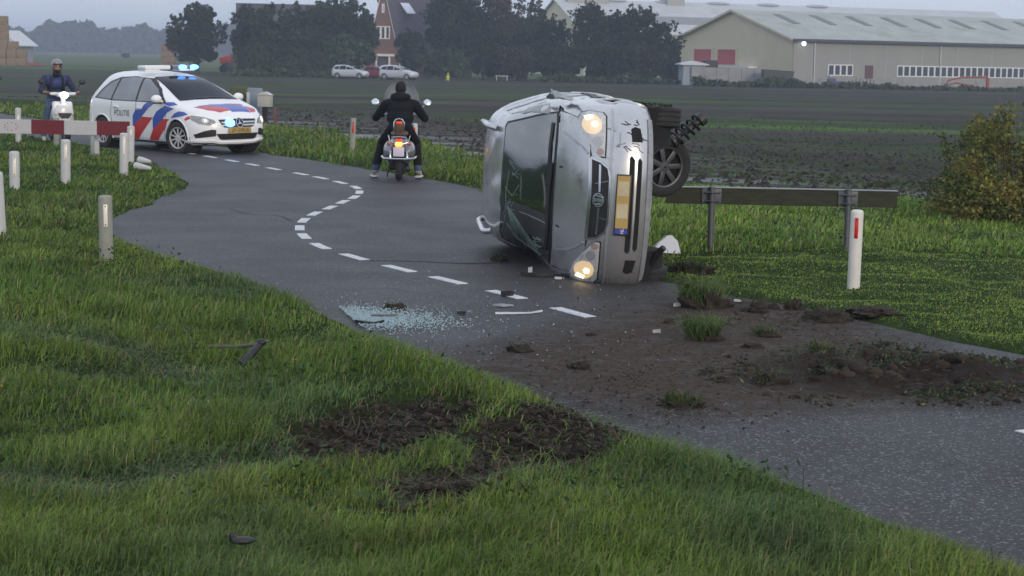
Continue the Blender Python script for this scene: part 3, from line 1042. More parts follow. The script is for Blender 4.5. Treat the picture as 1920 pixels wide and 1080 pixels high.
T(972, 92, 100, 222, 'large_bush', 'dark brownish bush by the white garden bench', 45, (.045, .042, .028), n=3200, cat='bush', z0=.05)
T(1046, 90, 120, 220, 'large_bush', 'wide dark thicket under the lower tree', 46, DG, n=3800, cat='bush', z0=.05)
T(1130, 84, 110, 219, 'large_bush', 'dark thicket filling the clump at its left', 47, DG, n=3800, cat='bush', z0=.05)
T(1210, 82, 120, 218, 'large_bush', 'dark thicket filling the clump at its right', 48, (.036, .040, .024), n=3800, cat='bush', z0=.05)
T(1262, 108, 46, 217, 'large_bush', 'small bush against the blue shed', 49, DG, n=1800, cat='bush', z0=.05)

# far-off wood on the horizon, one mass
def far_wood():
    rg = r2(77)
    n = 17000
    px = -700 + 1500 * rg.random(n)
    Yd = 900 + 160 * rg.random(n)
    x = (px - 960) / FPX * Yd
    hh = 12.5 + 5 * vnoise(px, 0 * px, .020, 2) + 3.5 * vnoise(px, 0 * px, .09, 3)
    z = -1.5 + hh * rg.random(n) ** .7
    v, q_ = leaf_quads(np.stack([x, Yd, z], 1), 4.2 * (.6 + .8 * rg.random(n)), rg)
    col = np.array([.035, .045, .03]) * (.7 + .6 * rg.random(n))[:, None]
    me = npmesh('far_wood', v, quads=q_, mats=[M_LEAF], col=np.repeat(col, 4, 0))
    setp(link('far_wood', me), 'hazy blue wood along the horizon at the left', kind='stuff')
far_wood()
T(235, 100, 16, 520, 'large_bush', 'tiny lone bush far out in the green field', 50, DG, n=300, cat='bush', z0=.05, size=.6)

# ---- barns
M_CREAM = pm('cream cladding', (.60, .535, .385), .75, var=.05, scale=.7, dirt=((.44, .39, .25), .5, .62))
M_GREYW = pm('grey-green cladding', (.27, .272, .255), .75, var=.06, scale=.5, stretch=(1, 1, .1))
M_ROOF = pm('weathered corrugated roof', (.36, .39, .37), .8, var=.14, scale=.35, dirt=((.25, .29, .22), .22, .52))
M_WHITE = pm('white painted wood', (.72, .73, .75), .6, var=.06, scale=3)
M_RED = pm('red barn door', (.40, .060, .070), .6, var=.08, scale=2, bump=.2, stretch=(1, 1, 8))
M_DKGLASS = pm('dark window glass', (.045, .055, .075), .15, var=.2, scale=1)
M_CONC = pm('concrete base', (.26, .26, .27), .85, var=.12, scale=1.2, dirt=((.10, .11, .08), .8, .56))
M_DARK = pm('dark trim', (.05, .055, .075), .6)
M_RLIGHT = pm('translucent roof sheet', (.12, .125, .12), .5)
M_STEEL = pm('galvanised steel', (.42, .44, .46), .45, .7, var=.1, scale=20)
def frame2(o, ang):
    """matrix with local x along ang (radians), z up, at o"""
    return Matrix.Translation(o) @ Matrix.Rotation(ang, 4, 'Z')
B0 = at(1484, 150, 230)
B0.z = hz(B0.x, B0.y)
ANG = R(28)
barn = thing('big_barn', 'long cream and grey-green farm barn with two red doors in its gable', 'barn', mw=frame2(B0, ANG))
EV, RG, LEN, WID = 5.45, 8.9, 88, 25.0       # eaves, ridge, length, gable width; local x along the long wall, y to the back
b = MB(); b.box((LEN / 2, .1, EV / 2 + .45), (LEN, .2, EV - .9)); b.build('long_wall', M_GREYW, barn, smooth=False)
b = MB(); b.box((LEN / 2, .06, .45), (LEN, .34, .9)); b.build('plinth', M_CONC, barn, smooth=False)
b = MB()
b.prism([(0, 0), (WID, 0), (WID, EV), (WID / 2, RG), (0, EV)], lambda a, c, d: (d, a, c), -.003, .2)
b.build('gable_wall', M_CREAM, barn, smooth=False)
def roofslab(name, x0, x1, y0, z0, y1, z1, th, m, parent):
    bb = MB()
    n = Vector((0, -(z1 - z0), (y1 - y0))).normalized()
    if n.z < 0: n = -n
    bb.prism([(x0, 0), (x1, 0), (x1, 1), (x0, 1)], lambda a, c, d: (a, y0 + (y1 - y0) * c + n.y * d, z0 + (z1 - z0) * c + n.z * d), 0, th)
    return bb.build(name, m, parent, smooth=False)
rf = roofslab('roof', -.5, LEN, -.45, EV - .1, WID / 2, RG + .02, .18, M_ROOF, barn)
roofslab('rear_roof', -.5, LEN, WID + .45, EV - .1, WID / 2, RG + .02, .18, M_ROOF, barn)
for k in range(9):
    x = 4.5 + 5.6 * k
    t0, t1 = .52, .86
    f = lambda t: (-.45 + (WID / 2 + .45) * t, EV - .1 + (RG - EV + .12) * t)
    (ya, za), (yb, zb) = f(t0), f(t1)
    o = roofslab('roof_light', x, x + 1.15, ya, za + .185, yb, zb + .185, .05, M_RLIGHT, barn)
b = MB(); b.box((LEN / 2, -.5, EV - .12), (LEN + .6, .22, .34)); b.build('gutter', M_DARK, barn, smooth=False)
b = MB(); b.prism([(-.55, EV - .2), (WID / 2, RG - .08), (WID + .55, EV - .2), (WID + .55, EV + .02), (WID / 2, RG + .22), (-.55, EV + .02)], lambda a, c, d: (d, a, c), -.56, -.49); b.build('barge_board', M_CREAM, barn, smooth=False)
for y0 in (11.7, 17.1):
    b = MB(); b.box((-.03, y0 + 2.0, 3.2), (.1, 4.0, 1.85)); d_ = b.build('barn_door', M_RED, barn, smooth=False)
    b = MB()
    for yy in (y0 - .15, y0 + 4.15): b.box((-.06, yy, 3.2), (.16, .3, 2.3))
    b.box((-.06, y0 + 2.0, 4.22), (.16, 4.0, .2))
    b.build('door_frame', M_CREAM, d_, smooth=False)
b = MB(); b.box((-.7, 14.5, 2.0), (1.4, 15, .22)); b.build('loading_ledge', M_WHITE, barn, smooth=False)
for k, x in enumerate((3.2, 22.5, 60)):
    b = MB(); b.cyl((x, -.1, .3), (x, -.1, EV - .3), .09, n=8); b.build('downpipe', M_STEEL, barn)
def windows(x0, n, w, z0, h):
    for i in range(n):
        x = x0 + i * w
        b = MB(); b.box((x + w / 2, -.02, z0 + h / 2), (w - .22, .06, h - .2)); p_ = b.build('window_pane', M_DKGLASS, barn, smooth=False)
        b = MB()
        for xx in (x + .05, x + w - .05): b.box((xx, -.045, z0 + h / 2), (.13, .09, h))
        for zz in (z0 + .05, z0 + h - .05): b.box((x + w / 2, -.045, zz), (w - .24, .09, .12))
        b.build('window_frame', M_WHITE, p_, smooth=False)
windows(5.3, 4, .93, 1.2, 1.35)
windows(15.8, 24, .98, 1.2, 1.35)
for k in range(15):
    b = MB(); b.box((2.9 + 5.6 * k, -.006, EV / 2 + .45), (.07, .02, EV - 1.0)); b.build('panel_joint', M_STEEL, barn, smooth=False)
b = MB(); b.box((11.5, -.03, 1.25), (1.2, .1, 2.5)); d_ = b.build('door', pm('dark red door', (.09, .04, .045), .6), barn, smooth=False)
b = MB(); b.ell((1.3, -.45, EV - .5), (.27, .2, .27)); b.build('flood_light', pm('lit lamp glass', (.9, .95, 1), .3, emit=(.9, .96, 1), es=3.0), barn)
b = MB(); b.cyl((46, 5, RG - 1.6), (46, 5, RG + 1.3), .14); b.build('flue', M_DARK, barn)

# second barn behind, pale gable showing between the trees
B1 = at(1092, 150, 292)
B1.z = hz(B1.x, B1.y)
barn2 = thing('rear_barn', 'second pale barn behind the trees with a long light roof', 'barn', mw=frame2(B1, R(20)))
W2 = 24
E2, G2 = 6.4, 11.6
b = MB(); b.prism([(0, 0), (W2, 0), (W2, E2), (W2 / 2, G2), (0, E2)], lambda a, c, d: (d, a, c), 0, .2); b.build('gable_wall', M_CREAM, barn2, smooth=False)
b = MB(); b.box((40, .1, E2 / 2), (80, .2, E2)); b.build('long_wall', pm('white cladding', (.50, .52, .56), .7, var=.05, scale=.4), barn2, smooth=False)
roofslab('roof', -.4, 80, -.4, E2 - .1, W2 / 2, G2, .2, pm('light corrugated roof', (.46, .48, .50), .75, var=.1, scale=.4, dirt=((.36, .38, .38), .3, .55)), barn2)
roofslab('rear_roof', -.4, 80, W2 + .4, E2 - .1, W2 / 2, G2, .2, M_ROOF, barn2)
roofslab('roof_light', 9, 30, 3.4, 8.1, 6.0, 9.25, .1, pm('dull roof light strip', (.22, .23, .24), .6), barn2)
for k in range(5):
    b = MB(); b.ell((10 + 9 * k, W2 / 2, G2 + .1), (2.2, 1.0, .35)); b.build('ridge_cowl', M_STEEL, barn2)
b = MB(); b.box((5, W2 / 2, G2 + .6), (7, 3, 2.4)); b.build('roof_housing', pm('grey housing', (.34, .34, .33), .8), barn2, smooth=False)
b = MB(); b.box((20, W2 / 2, G2 + .6), (3, 3, 2.4)); b.build('roof_housing', pm('grey housing plain', (.34, .34, .33), .8), barn2, smooth=False)
# third roof line behind with ventilation caps
B2 = at(1400, 150, 330)
B2.z = hz(B2.x, B2.y)
barn3 = thing('vented_barn', 'farthest barn whose roof vents stand above the big barn ridge', 'barn', mw=frame2(B2 - Vector((0, 0, 1.0)), R(24)))
b = MB(); b.prism([(0, 0), (20, 0), (20, 8), (10, 11.6), (0, 8)], lambda a, c, d: (d, a, c), 0, 40); b.build('hall', M_ROOF, barn3, smooth=False)
for k, px in enumerate((1448, 1512, 1586)):
    x = 4.5 + k * 6.6
    b = MB(); b.cyl((x, 10, 11.2), (x, 10, 12.9), .75, .75, 10); v_ = b.build('roof_vent', M_STEEL, barn3)
    b = MB(); b.lathe([(1.5, 0), (1.4, .15), (.3, .5), (.01, .55)], (x, 10, 12.95), n=12); b.build('vent_cap', M_STEEL, v_)

# farmhouse with steep gable
M_BRICK = pm('farmhouse brick', (.155, .092, .078), .85, var=.18, scale=4)
M_TILE = pm('dark purple roof tiles', (.060, .048, .070), .7, var=.15, scale=2.0, bump=.5, bscale=9)
H0 = farpt(692, 246)
house = thing('brick_farmhouse', 'steep gabled brick farmhouse with dark purple roof behind the parked cars', 'house', mw=frame2(Vector(H0), R(30)))
gw, ge, gr = 5.9, 4.1, 10.9        # local: gable in the x-z plane facing -y, roof runs back along y... turned so both show
b = MB(); b.prism([(0, 0), (gw * .62, 0), (gw * .62, ge), (gw * .31, gr), (0, ge)], lambda a, c, d: (a, d, c), 0, .3); b.build('gable_wall', M_BRICK, house, smooth=False)
b = MB(); b.box((gw * .62 + 5.5, 3.0, ge / 2), (11, 6, ge)); b.build('side_wall', M_BRICK, house, smooth=False)
b = MB()
b.prism([(0, 0), (12.5, 0), (12.5, 1), (0, 1)], lambda a, c, d: (gw * .62 + .1 - (gw * .31) * c + a * .96, -.2 + d + .12 * a + 3.2 * c, ge - .6 + (gr - ge + .8) * c), 0, .35)
b.build('roof', M_TILE, house, smooth=False)
b = MB()
for s_ in (0, 1):
    b.prism([(0, 0), (1, 0), (1, .18), (0, .18)], lambda a, c, d, s_=s_: ((gw * .31 * a if s_ == 0 else gw * .62 - gw * .31 * a) + (-.1 if s_ == 0 else .1), d, ge - .2 + (gr - ge + .35) * a + c), -.14, -.02)
b.build('barge_board', M_WHITE, house, smooth=False)
for (x, z, w, h) in ((.95, 4.7, .5, 1.5), (1.6, 4.7, .5, 1.5), (2.25, 4.7, .5, 1.5), (1.72, 8.0, .22, 1.0)):
    b = MB(); b.box((x + w / 2, -.05, z + h / 2), (w, .1, h)); p_ = b.build('window', M_DKGLASS, house, smooth=False)
    b = MB()
    for xx in (x, x + w): b.box((xx, -.09, z + h / 2), (.13, .12, h + .12))
    for zz in (z, z + h): b.box((x + w / 2, -.09, zz), (w - .14, .12, .12))
    b.build('window_frame', M_WHITE, p_, smooth=False)
b = MB(); b.box((1.75, -.3, 2.6), (3.0, .6, .3)); b.box((.75, -.4, 1.2), (.25, .25, 2.4)); b.box((2.6, -.4, 1.2), (.25, .25, 2.4)); b.build('porch', M_WHITE, house, smooth=False)
b = MB(); b.box((1.7, -.06, 1.2), (1.5, .1, 2.2)); b.build('front_door', M_DARK, house, smooth=False)
for x in (4.3, 5.6):
    b = MB(); b.box((x + .4, .0, 1.6), (.7, .1, 1.7)); p_ = b.build('window', M_DKGLASS, house, smooth=False)
    b = MB(); b.box((x + .02, -.05, 1.6), (.12, .1, 1.9)); b.box((x + .78, -.05, 1.6), (.12, .1, 1.9)); b.box((x + .4, -.05, 2.5), (.64, .1, .12)); b.box((x + .4, -.05, .7), (.64, .1, .12)); b.build('window_frame', M_WHITE, p_, smooth=False)
b = MB(); b.prism([(0, 0), (1.25, 0), (1.25, 1), (0, 1)], lambda a, c, d: (gw * .62 + 2.35 + a - .55 * c, -.33 + .12 * 3 + 1.55 + 1.0 * c - d, 8.0 + 1.35 * c), 0, .25)
b.build('skylight', pm('skylight glass', (.55, .6, .7), .12, spec=.9), house, smooth=False)

# old dark barn behind the left trees
O0 = farpt(446, 262)
ob = thing('old_barn', 'old dark roofed barn half hidden behind the left trees', 'barn', mw=frame2(Vector(O0) - Vector((0, 0, .1)), R(8)))
b = MB(); b.prism([(0, 0), (14, 0), (14, 5.0), (4.2, 9.0), (0, 4.6)], lambda a, c, d: (d, a, c), 0, .3); b.build('gable_wall', pm('old barn boards', (.22, .20, .20), .85), ob, smooth=False)
b = MB(); b.box((8, .2, 2.4), (16, .3, 4.8)); b.build('long_wall', M_BRICK, ob, smooth=False)
roofslab('roof', -.3, 13, -.5, 4.6, 4.2, 9.2, .25, pm('old slate roof', (.055, .053, .055), .75, var=.2, scale=1), ob)

# white roofed barn far left, behind the straw
w0 = farpt(16, 330)
wb = thing('white_roofed_barn', 'pale roofed barn peeping out behind the straw stack', 'barn', mw=frame2(Vector(w0), R(-14)))
b = MB(); b.box((-1, 5, 2.6), (7, 10, 5.2)); b.build('wall', pm('grey barn wall', (.22, .24, .27), .8), wb, smooth=False)
b = MB(); b.prism([(-6, 4.7), (3.8, 4.7), (3.8, 5.0), (-2, 9.2), (-6, 9.0)], lambda a, c, d: (a, d, c), -.5, 10.5); b.build('roof', pm('pale roof', (.55, .57, .60), .6), wb, smooth=False)
wb.scale = (.6, .6, .6)

# straw bales: one by one
M_STRAW = pm('straw', (.23, .16, .09), .95, var=.25, scale=6, bump=.6, bscale=20)
M_OLDSTRAW = pm('weathered straw', (.24, .17, .13), .95, var=.2, scale=6, bump=.5)
bm_ = MB(); bm_.box((0, 0, 0), (1.32, 1.2, 1.16), bev=.07); BAL = bm_.mesh('straw_bale', M_STRAW)
bm_ = MB(); bm_.box((0, 0, 0), (.9, 1.2, .86), bev=.06); BAL2 = bm_.mesh('straw_bale', M_OLDSTRAW)
base = Vector(farpt(0, 276))
rb = random.Random(4)
ORD = ('right end', 'second from right', 'third from right', 'fourth from right')
for r_, xmax in enumerate((3.8, 3.8, 2.55, 1.2, 1.2, 1.2)):
    for c_ in range((4, 4, 3, 2, 2, 2)[r_]):
        x = xmax - .66 - c_ * 1.36
        o = link('straw_bale', BAL, None, base + Vector((x + rb.uniform(-.08, .08), rb.uniform(-.1, .1), .58 + r_ * 1.18)))
        top = ('bottom', 'second', 'third', 'fourth', 'fifth', 'top')[r_]
        setp(o, f'straw bale in the {top} layer of the left stack, {ORD[c_]}', 'straw bale', 'straw bales stacked at the left edge')
base = Vector(farpt(304, 262))
for r_ in range(4):
    for c_ in range(2):
        o = link('straw_bale', BAL2, None, base + Vector((.4 + c_ * .93 + rb.uniform(-.05, .05), rb.uniform(-.1, .1), .43 + r_ * .88)))
        setp(o, f"weathered bale beside the lone tree, {('bottom', 'second', 'third', 'top')[r_]} layer, {('left', 'tree')[c_]} side", 'straw bale', 'weathered bales beside the lone tree')

# yard clutter along the far field edge
def yard(px, Y): return Vector(farpt(px, Y))
M_SHED = pm('blue-grey shed boards', (.27, .31, .35), .8, var=.12, scale=1, stretch=(6, 6, .4))
t = thing('garden_shed', 'blue-grey shed with pale roof next to the dark thicket', 'shed', yard(1297, 214), R(8))
b = MB(); b.box((0, 0, 1.1), (2.5, 2.4, 2.2)); b.build('wall', M_SHED, t, smooth=False)
b = MB(); b.prism([(-1.6, 2.2), (1.6, 2.2), (1.6, 2.32), (0, 2.65), (-1.6, 2.32)], lambda a, c, d: (a, d, c), -1.5, 1.5); b.build('roof', pm('pale shed roof', (.5, .55, .62), .5), t, smooth=False)
t = thing('concrete_wall', 'grey concrete panel wall in front of the yellow gable', 'wall', yard(1380, 213), R(5))
for k in range(7):
    b = MB(); b.box((-4.3 + 1.4 * k, 0, 1.0), (1.36, .2, 2.05 - .03 * (k % 3))); b.build('wall_panel', M_CONC, t, smooth=False)
t = thing('farm_trailer', 'dark green tipping trailer parked against the barn corner', 'trailer', yard(1459, 211), R(3))
M_TRL = pm('dark green trailer paint', (.030, .042, .030), .6)
b = MB(); b.prism([(-1.7, .95), (1.4, .75), (1.6, 1.75), (-1.7, 1.9)], lambda a, c, d: (a, d, c), -1, 1); b.build('body', M_TRL, t, smooth=False)
b = MB(); b.box((.9, 0, .7), (3.6, .2, .2), (0, R(8), 0)); b.build('chassis', M_DARK, t, smooth=False)
for s_ in (-1, 1):
    b = MB(); b.lathe([(.2, -.15), (.55, -.15), (.6, 0), (.55, .15), (.2, .15)], (-.4, s_ * .95, .6), (0, 1, 0), 18); w_ = b.build('wheel', pm('trailer tyre', (.02, .02, .022), .9), t)
    b = MB(); b.lathe([(.01, -.17), (.28, -.16), (.28, .16), (.01, .17)], (-.4, s_ * .95, .6), (0, 1, 0), 14); b.build('rim', M_STEEL, w_)
t = thing('silage_block', 'dark brown block of a machine on the white ledge before the red doors', 'machine', yard(1331, 216), R(10))
b = MB(); b.box((0, 0, 2.0), (1.5, 1.2, 1.6), bev=.1); b.box((.7, 0, 1.5), (.8, 1.0, .8), bev=.1); b.box((0, 0, .6), (1.2, 1, 1.2)); b.build('housing', pm('dark machine', (.035, .033, .036), .8), t)
# red loader frame at the right
M_REDP = pm('faded red machine paint', (.30, .050, .045), .6, var=.2, scale=3)
t = thing('loader_frame', 'red implement frame lying on the grass before the barn windows', 'farm implement', yard(1812, 211), R(4))
b = MB(); b.tube([(-2.2, 0, .1), (-2.0, 0, 1.1), (-.5, 0, 1.45), (2.2, 0, 1.55), (2.45, 0, 1.4)], .10, 6); b.build('upper_arm', M_REDP, t)
b = MB(); b.tube([(-2.2, 0, .5), (-1.2, 0, .85), (2.3, 0, .25)], .09, 6); b.build('lower_arm', M_REDP, t)
b = MB(); b.box((2.4, 0, .75), (.25, .5, 1.4)); b.build('post', M_REDP, t, smooth=False)
b = MB(); b.box((2.3, 0, .12), (.9, .8, .24)); b.box((-2.25, 0, .35), (.35, .6, .7), (0, .3, 0)); b.build('foot', M_DARK, t, smooth=False)
t = thing('small_tractor', 'small dark blue machine standing under the barn windows', 'machine', yard(1563, 212), R(5))
b = MB(); b.box((-.2, 0, .75), (.9, .7, .7), bev=.1); b.box((.7, 0, .6), (1.0, .6, .35), bev=.08); b.tube([(-.5, 0, 1.0), (-.5, 0, 1.9)], .05, 6); b.build('body', pm('blue machine paint', (.06, .07, .14), .6), t)
for x in (-.5, 1.0):
    b = MB(); b.lathe([(.1, -.35), (.38, -.35), (.38, .35), (.1, .35)], (x, 0, .38), (0, 1, 0), 14); b.build('wheel', pm('machine tyre', (.02, .02, .02), .9), t)
t = thing('seed_drill', 'jumble of thin upright machine parts right of the first barn windows', 'farm implement', yard(1618, 212), R(5))
b = MB()
for k in range(7): b.tube([(-1.2 + .4 * k, 0, .1), (-1.1 + .4 * k, .1, .9 + .5 * ((k * 5) % 3) / 3)], .06, 5)
b.tube([(-1.3, 0, .5), (1.4, 0, .5)], .07, 5)
b.build('tines', pm('rusty parts', (.13, .09, .085), .8, var=.4), t)
t = thing('garden_bench', 'pale bench in front of the brown bush', 'bench', yard(941, 219), R(5))
b = MB(); b.box((0, 0, .55), (1.5, .5, .08)); b.build('seat', M_STEEL, t, smooth=False)
for x in (-.6, .6):
    b = MB(); b.box((x, 0, .26), (.08, .45, .52)); b.build('leg', M_STEEL, t, smooth=False)
t = thing('child_shaped_sign', 'bright yellow-green child-shaped roadside figure by the hedge', 'sign', yard(840, 213), R(5))
M_HIV = pm('fluorescent yellow', (.50, .55, .05), .5, emit=None)
b = MB(); b.ell((0, 0, .74), (.11, .05, .12)); b.prism([(-.09, .62), (.12, .62), (.2, .35), (.12, .3), (.16, 0), (.04, 0), (.0, .25), (-.12, 0), (-.22, .02), (-.10, .33), (-.2, .4)], lambda a, c, d: (a, d, c), -.04, .04); b.build('figure', M_HIV, t)
t = thing('red_machine', 'bright red machine partly hidden between lone tree and barn trees', 'machine', yard(428, 246), R(0))
b = MB(); b.box((-.1, 0, 1.7), (1.9, 1.2, .9), (0, -.25, 0), bev=.1); b.build('hood', pm('bright red paint', (.45, .055, .03), .5), t)
b = MB(); b.box((.1, 0, .7), (1.6, 1, 1.1), bev=.1); b.build('chassis', M_DARK, t)
for x in (-.6, .8):
    b = MB(); b.lathe([(.1, -.5), (.5, -.5), (.5, .5), (.1, .5)], (x, 0, .5), (0, 1, 0), 14); b.build('wheel', pm('red machine tyre', (.02, .02, .02), .9), t)
t = thing('timber_stack', 'small brown timber stack right of the red machine', 'timber stack', yard(439, 240), R(0))
for k in range(4):
    b = MB(); b.box((0, 0, .35 + .62 * k), (.7, .8, .58), bev=.04); b.build('beam', pm('raw timber', (.30, .20, .14), .9), t)
t = thing('red_plough', 'low red farm implement right of the straw stack', 'farm implement', yard(66, 268), R(0))
b = MB(); b.tube([(-1.2, 0, 1.0), (-.7, 0, .3), (1.4, 0, .3)], .12, 6); b.tube([(-1, 0, .1), (0, 0, .6), (.8, 0, .15)], .1, 6); b.build('beam', M_REDP, t)

def rough_growth():
    rg = r2(88)
    V, K = [], []
    for (p0, p1, Yd, h, n) in ((1290, 1520, 208, .75, 1300), (1500, 1660, 209, .5, 400), (1660, 1930, 209, .4, 500), (430, 620, 216, .8, 700), (1000, 1290, 215, .9, 900)):
        px = p0 + (p1 - p0) * rg.random(n)
        x = (px - 960) / FPX * Yd
        y = Yd + rg.uniform(-1.5, 1.5, n)
        z = -.93 + h * rg.random(n) * (.5 + np.clip(vnoise(px, px * 0, .05, 1) + .5, 0, 1))
        v, _ = leaf_quads(np.stack([x, y, z], 1), .45 * (.5 + rg.random(n)), rg)
        V.append(v)
        K.append(np.repeat(np.array([.045, .068, .026]) * (.5 + .9 * rg.random(n))[:, None], 4, 0))
    v = np.vstack(V)
    setp(link('undergrowth', npmesh('undergrowth', v, quads=np.arange(len(v)).reshape(-1, 4), mats=[M_LEAF], col=np.vstack(K))), 'rough weedy growth along the far edge of the field', kind='stuff')
    # weeds and volunteer crop standing in the near part of the field
    n = 30000
    y = 26 + 70 * rg.random(n) ** 1.8
    x = (rg.random(n) - .5) * (.56 * y + 4)
    fd = fielddist(x, y)
    w = vnoise(x * .3, y, .55, 2) + .7 * vnoise(x * .6, y, 1.7, 3) + np.where(x > 0, .12, -.12)
    k = (fd > 1.2) & (w > .34)
    x, y = x[k], y[k]
    n = len(x)
    c = np.stack([x, y, H(x, y) + .02 + .07 * rg.random(n)], 1)
    v, _ = leaf_quads(c, .10 * (.5 + rg.random(n)), rg, .5, .5)
    col = np.array([.048, .074, .024]) * (.5 + .9 * rg.random(n))[:, None]
    setp(link('field_weeds', npmesh('field_weeds', v, quads=np.arange(len(v)).reshape(-1, 4), mats=[M_LEAF], col=np.repeat(col, 4, 0))), 'green weeds growing in patches on the ploughed field', kind='stuff')
    n = 22000
    y = 27 + 60 * rg.random(n) ** 1.8
    x = (rg.random(n) - .5) * (.56 * y + 4)
    k = fielddist(x, y) > 1.0
    x, y = x[k], y[k]
    n = len(x)
    s = .02 + .055 * rg.random(n) ** 3
    base = np.array([[-1, -.6, -.2], [1, -.7, -.2], [.8, .9, -.2], [-.9, .8, -.2], [-.4, -.2, .7], [.5, .3, .6]])
    jit = base[None] * (1 + np.clip(.25 * rg.normal(size=(n, 6, 3)), -.5, .5)) * s[:, None, None] + np.stack([x, y, H(x, y)], 1)[:, None]
    f = np.array([[0, 1, 5], [0, 5, 4], [1, 2, 5], [2, 3, 4], [2, 4, 5], [3, 0, 4]])
    tt = (np.arange(n)[:, None, None] * 6 + f[None]).reshape(-1, 3)
    col = np.array([.042, .035, .034]) * (.5 + rg.random(n))[:, None]
    setp(link('field_clods', npmesh('field_clods', jit.reshape(-1, 3), tris=tt, mats=[leafmat('field soil clods', .95, 0)], col=np.repeat(col, 6, 0))), 'clods of ploughed soil on the near part of the field', kind='stuff')
rough_growth()
# ---------------------------------------------------------------- cars
M_TYRE = pm('tyre rubber', (.022, .022, .024), .82, var=.25, scale=14, dirt=((.045, .036, .028), 9, .58))
M_RIM = pm('alloy rim', (.12, .125, .135), .42, .6, var=.15, scale=9)
M_HUBCAP = pm('silver wheel cover', (.55, .56, .58), .4, .3, var=.08)
M_BLACK = pm('black plastic', (.014, .014, .016), .5, var=.3, scale=12)
M_WELL = pm('wheel well', (.010, .010, .011), .95)
M_CHROME = pm('chrome', (.62, .63, .65), .18, 1.0, var=.04)
def body_surface(tab, nz_=54, nc=150):
    """stack of plan outlines: columns z, x_front, x_rear, half width, front round length, front exponent, rear round length, rear exponent"""
    tab = np.array(tab, float)
    # denser where the surface is flat
    zq = np.unique(np.concatenate([np.linspace(a, b_, max(3, int(np.hypot(b_ - a, .35 * abs(c - d)) / .045))) for a, b_, c, d in zip(tab[:-1, 0], tab[1:, 0], tab[:-1, 1], tab[1:, 1])]))
    cols = [pchip(tab[:, 0], tab[:, j], zq) for j in range(1, 8)]
    rows = []
    for k, z in enumerate(zq):
        xf, xr, w, cf, nf, crr, nr_ = [c[k] for c in cols]
        cf = min(cf, (xf - xr) * .49)
        crr = min(crr, (xf - xr) * .49)
        pts = []
        m = 40
        for i in range(m + 1):      # front round, from right (-y) to left
            a = -math.pi / 2 + math.pi * i / m
            ca, sa = math.cos(a), math.sin(a)
            pts.append((xf - cf + cf * max(ca, 0) ** (2 / nf), w * math.copysign(abs(sa) ** (2 / nf), sa)))
        for i in range(m + 1):
            a = math.pi / 2 + math.pi * i / m
            ca, sa = math.cos(a), math.sin(a)
            pts.append((xr + crr - crr * abs(min(ca, 0)) ** (2 / nr_), w * math.copysign(abs(sa) ** (2 / nr_), sa)))
        p = np.array(pts + [pts[0]])
        s = np.r_[0, np.cumsum(np.linalg.norm(np.diff(p, axis=0), axis=1))]
        q_ = np.linspace(0, s[-1], nc, endpoint=False)
        rows.append(np.stack([np.interp(q_, s, p[:, 0]), np.interp(q_, s, p[:, 1]), np.full(nc, z)], 1))
    return rows
def car_body(tab, arches, name, mat, parent, well=True, dent=None, nc=150):
    rows = body_surface(tab, nc=nc)
    n = len(rows)
    V = np.vstack(rows)
    if dent: V = dent(V)
    F = []
    for k in range(n - 1):
        for i in range(nc):
            F.append((k * nc + i, k * nc + (i + 1) % nc, (k + 1) * nc + (i + 1) % nc, (k + 1) * nc + i))
    F.append(tuple(range(nc))[::-1])
    F.append(tuple((n - 1) * nc + i for i in range(nc)))
    bvh = BVHTree.FromPolygons([tuple(v) for v in V], F)
    keep = []
    for f in F:
        c = V[list(f)].mean(0) if len(f) == 4 else None
        if c is not None and any(abs(c[1]) > .5 and (c[0] - ax) ** 2 + (c[2] - az) ** 2 < ar * ar for ax, az, ar in arches): continue
        keep.append(f)
    b = MB()
    b.add([tuple(v) for v in V], keep)
    o = b.build(name, mat, parent, ang=50)
    if well:
        for ax, az, ar in arches:
            for s_ in (-1, 1):
                b = MB()
                pr = [(ar * .99, 0), (ar * .99, .34), (.01, .34)]
                yw = float(np.abs(V[(np.abs(V[:, 0] - ax) < .2) & (np.abs(V[:, 2] - az) < .4)][:, 1]).max()) - .05
                b.lathe(pr, (ax, s_ * yw, az), (0, -s_, 0), 30, caps=False)
                b.build('wheel_well', M_WELL, parent)
                b = MB()
                pts = [(ax + ar * math.cos(t), s_ * (yw + .045), az + ar * math.sin(t)) for t in np.linspace(-.35, math.pi + .35, 30)]
                pp = []
                for p in pts:
                    h = bvh.find_nearest(Vector(p))
                    pp.append(h[0] if h[0] else Vector(p))
                b.tube(pp, .016, 6)
                b.build('arch_lip', mat, parent)
    return o, bvh
AX = {'x+': ((0, 1, 2), -1), 'x-': ((0, 1, 2), 1), 'y+': ((1, 0, 2), -1), 'y-': ((1, 0, 2), 1), 'z+': ((2, 0, 1), -1)}
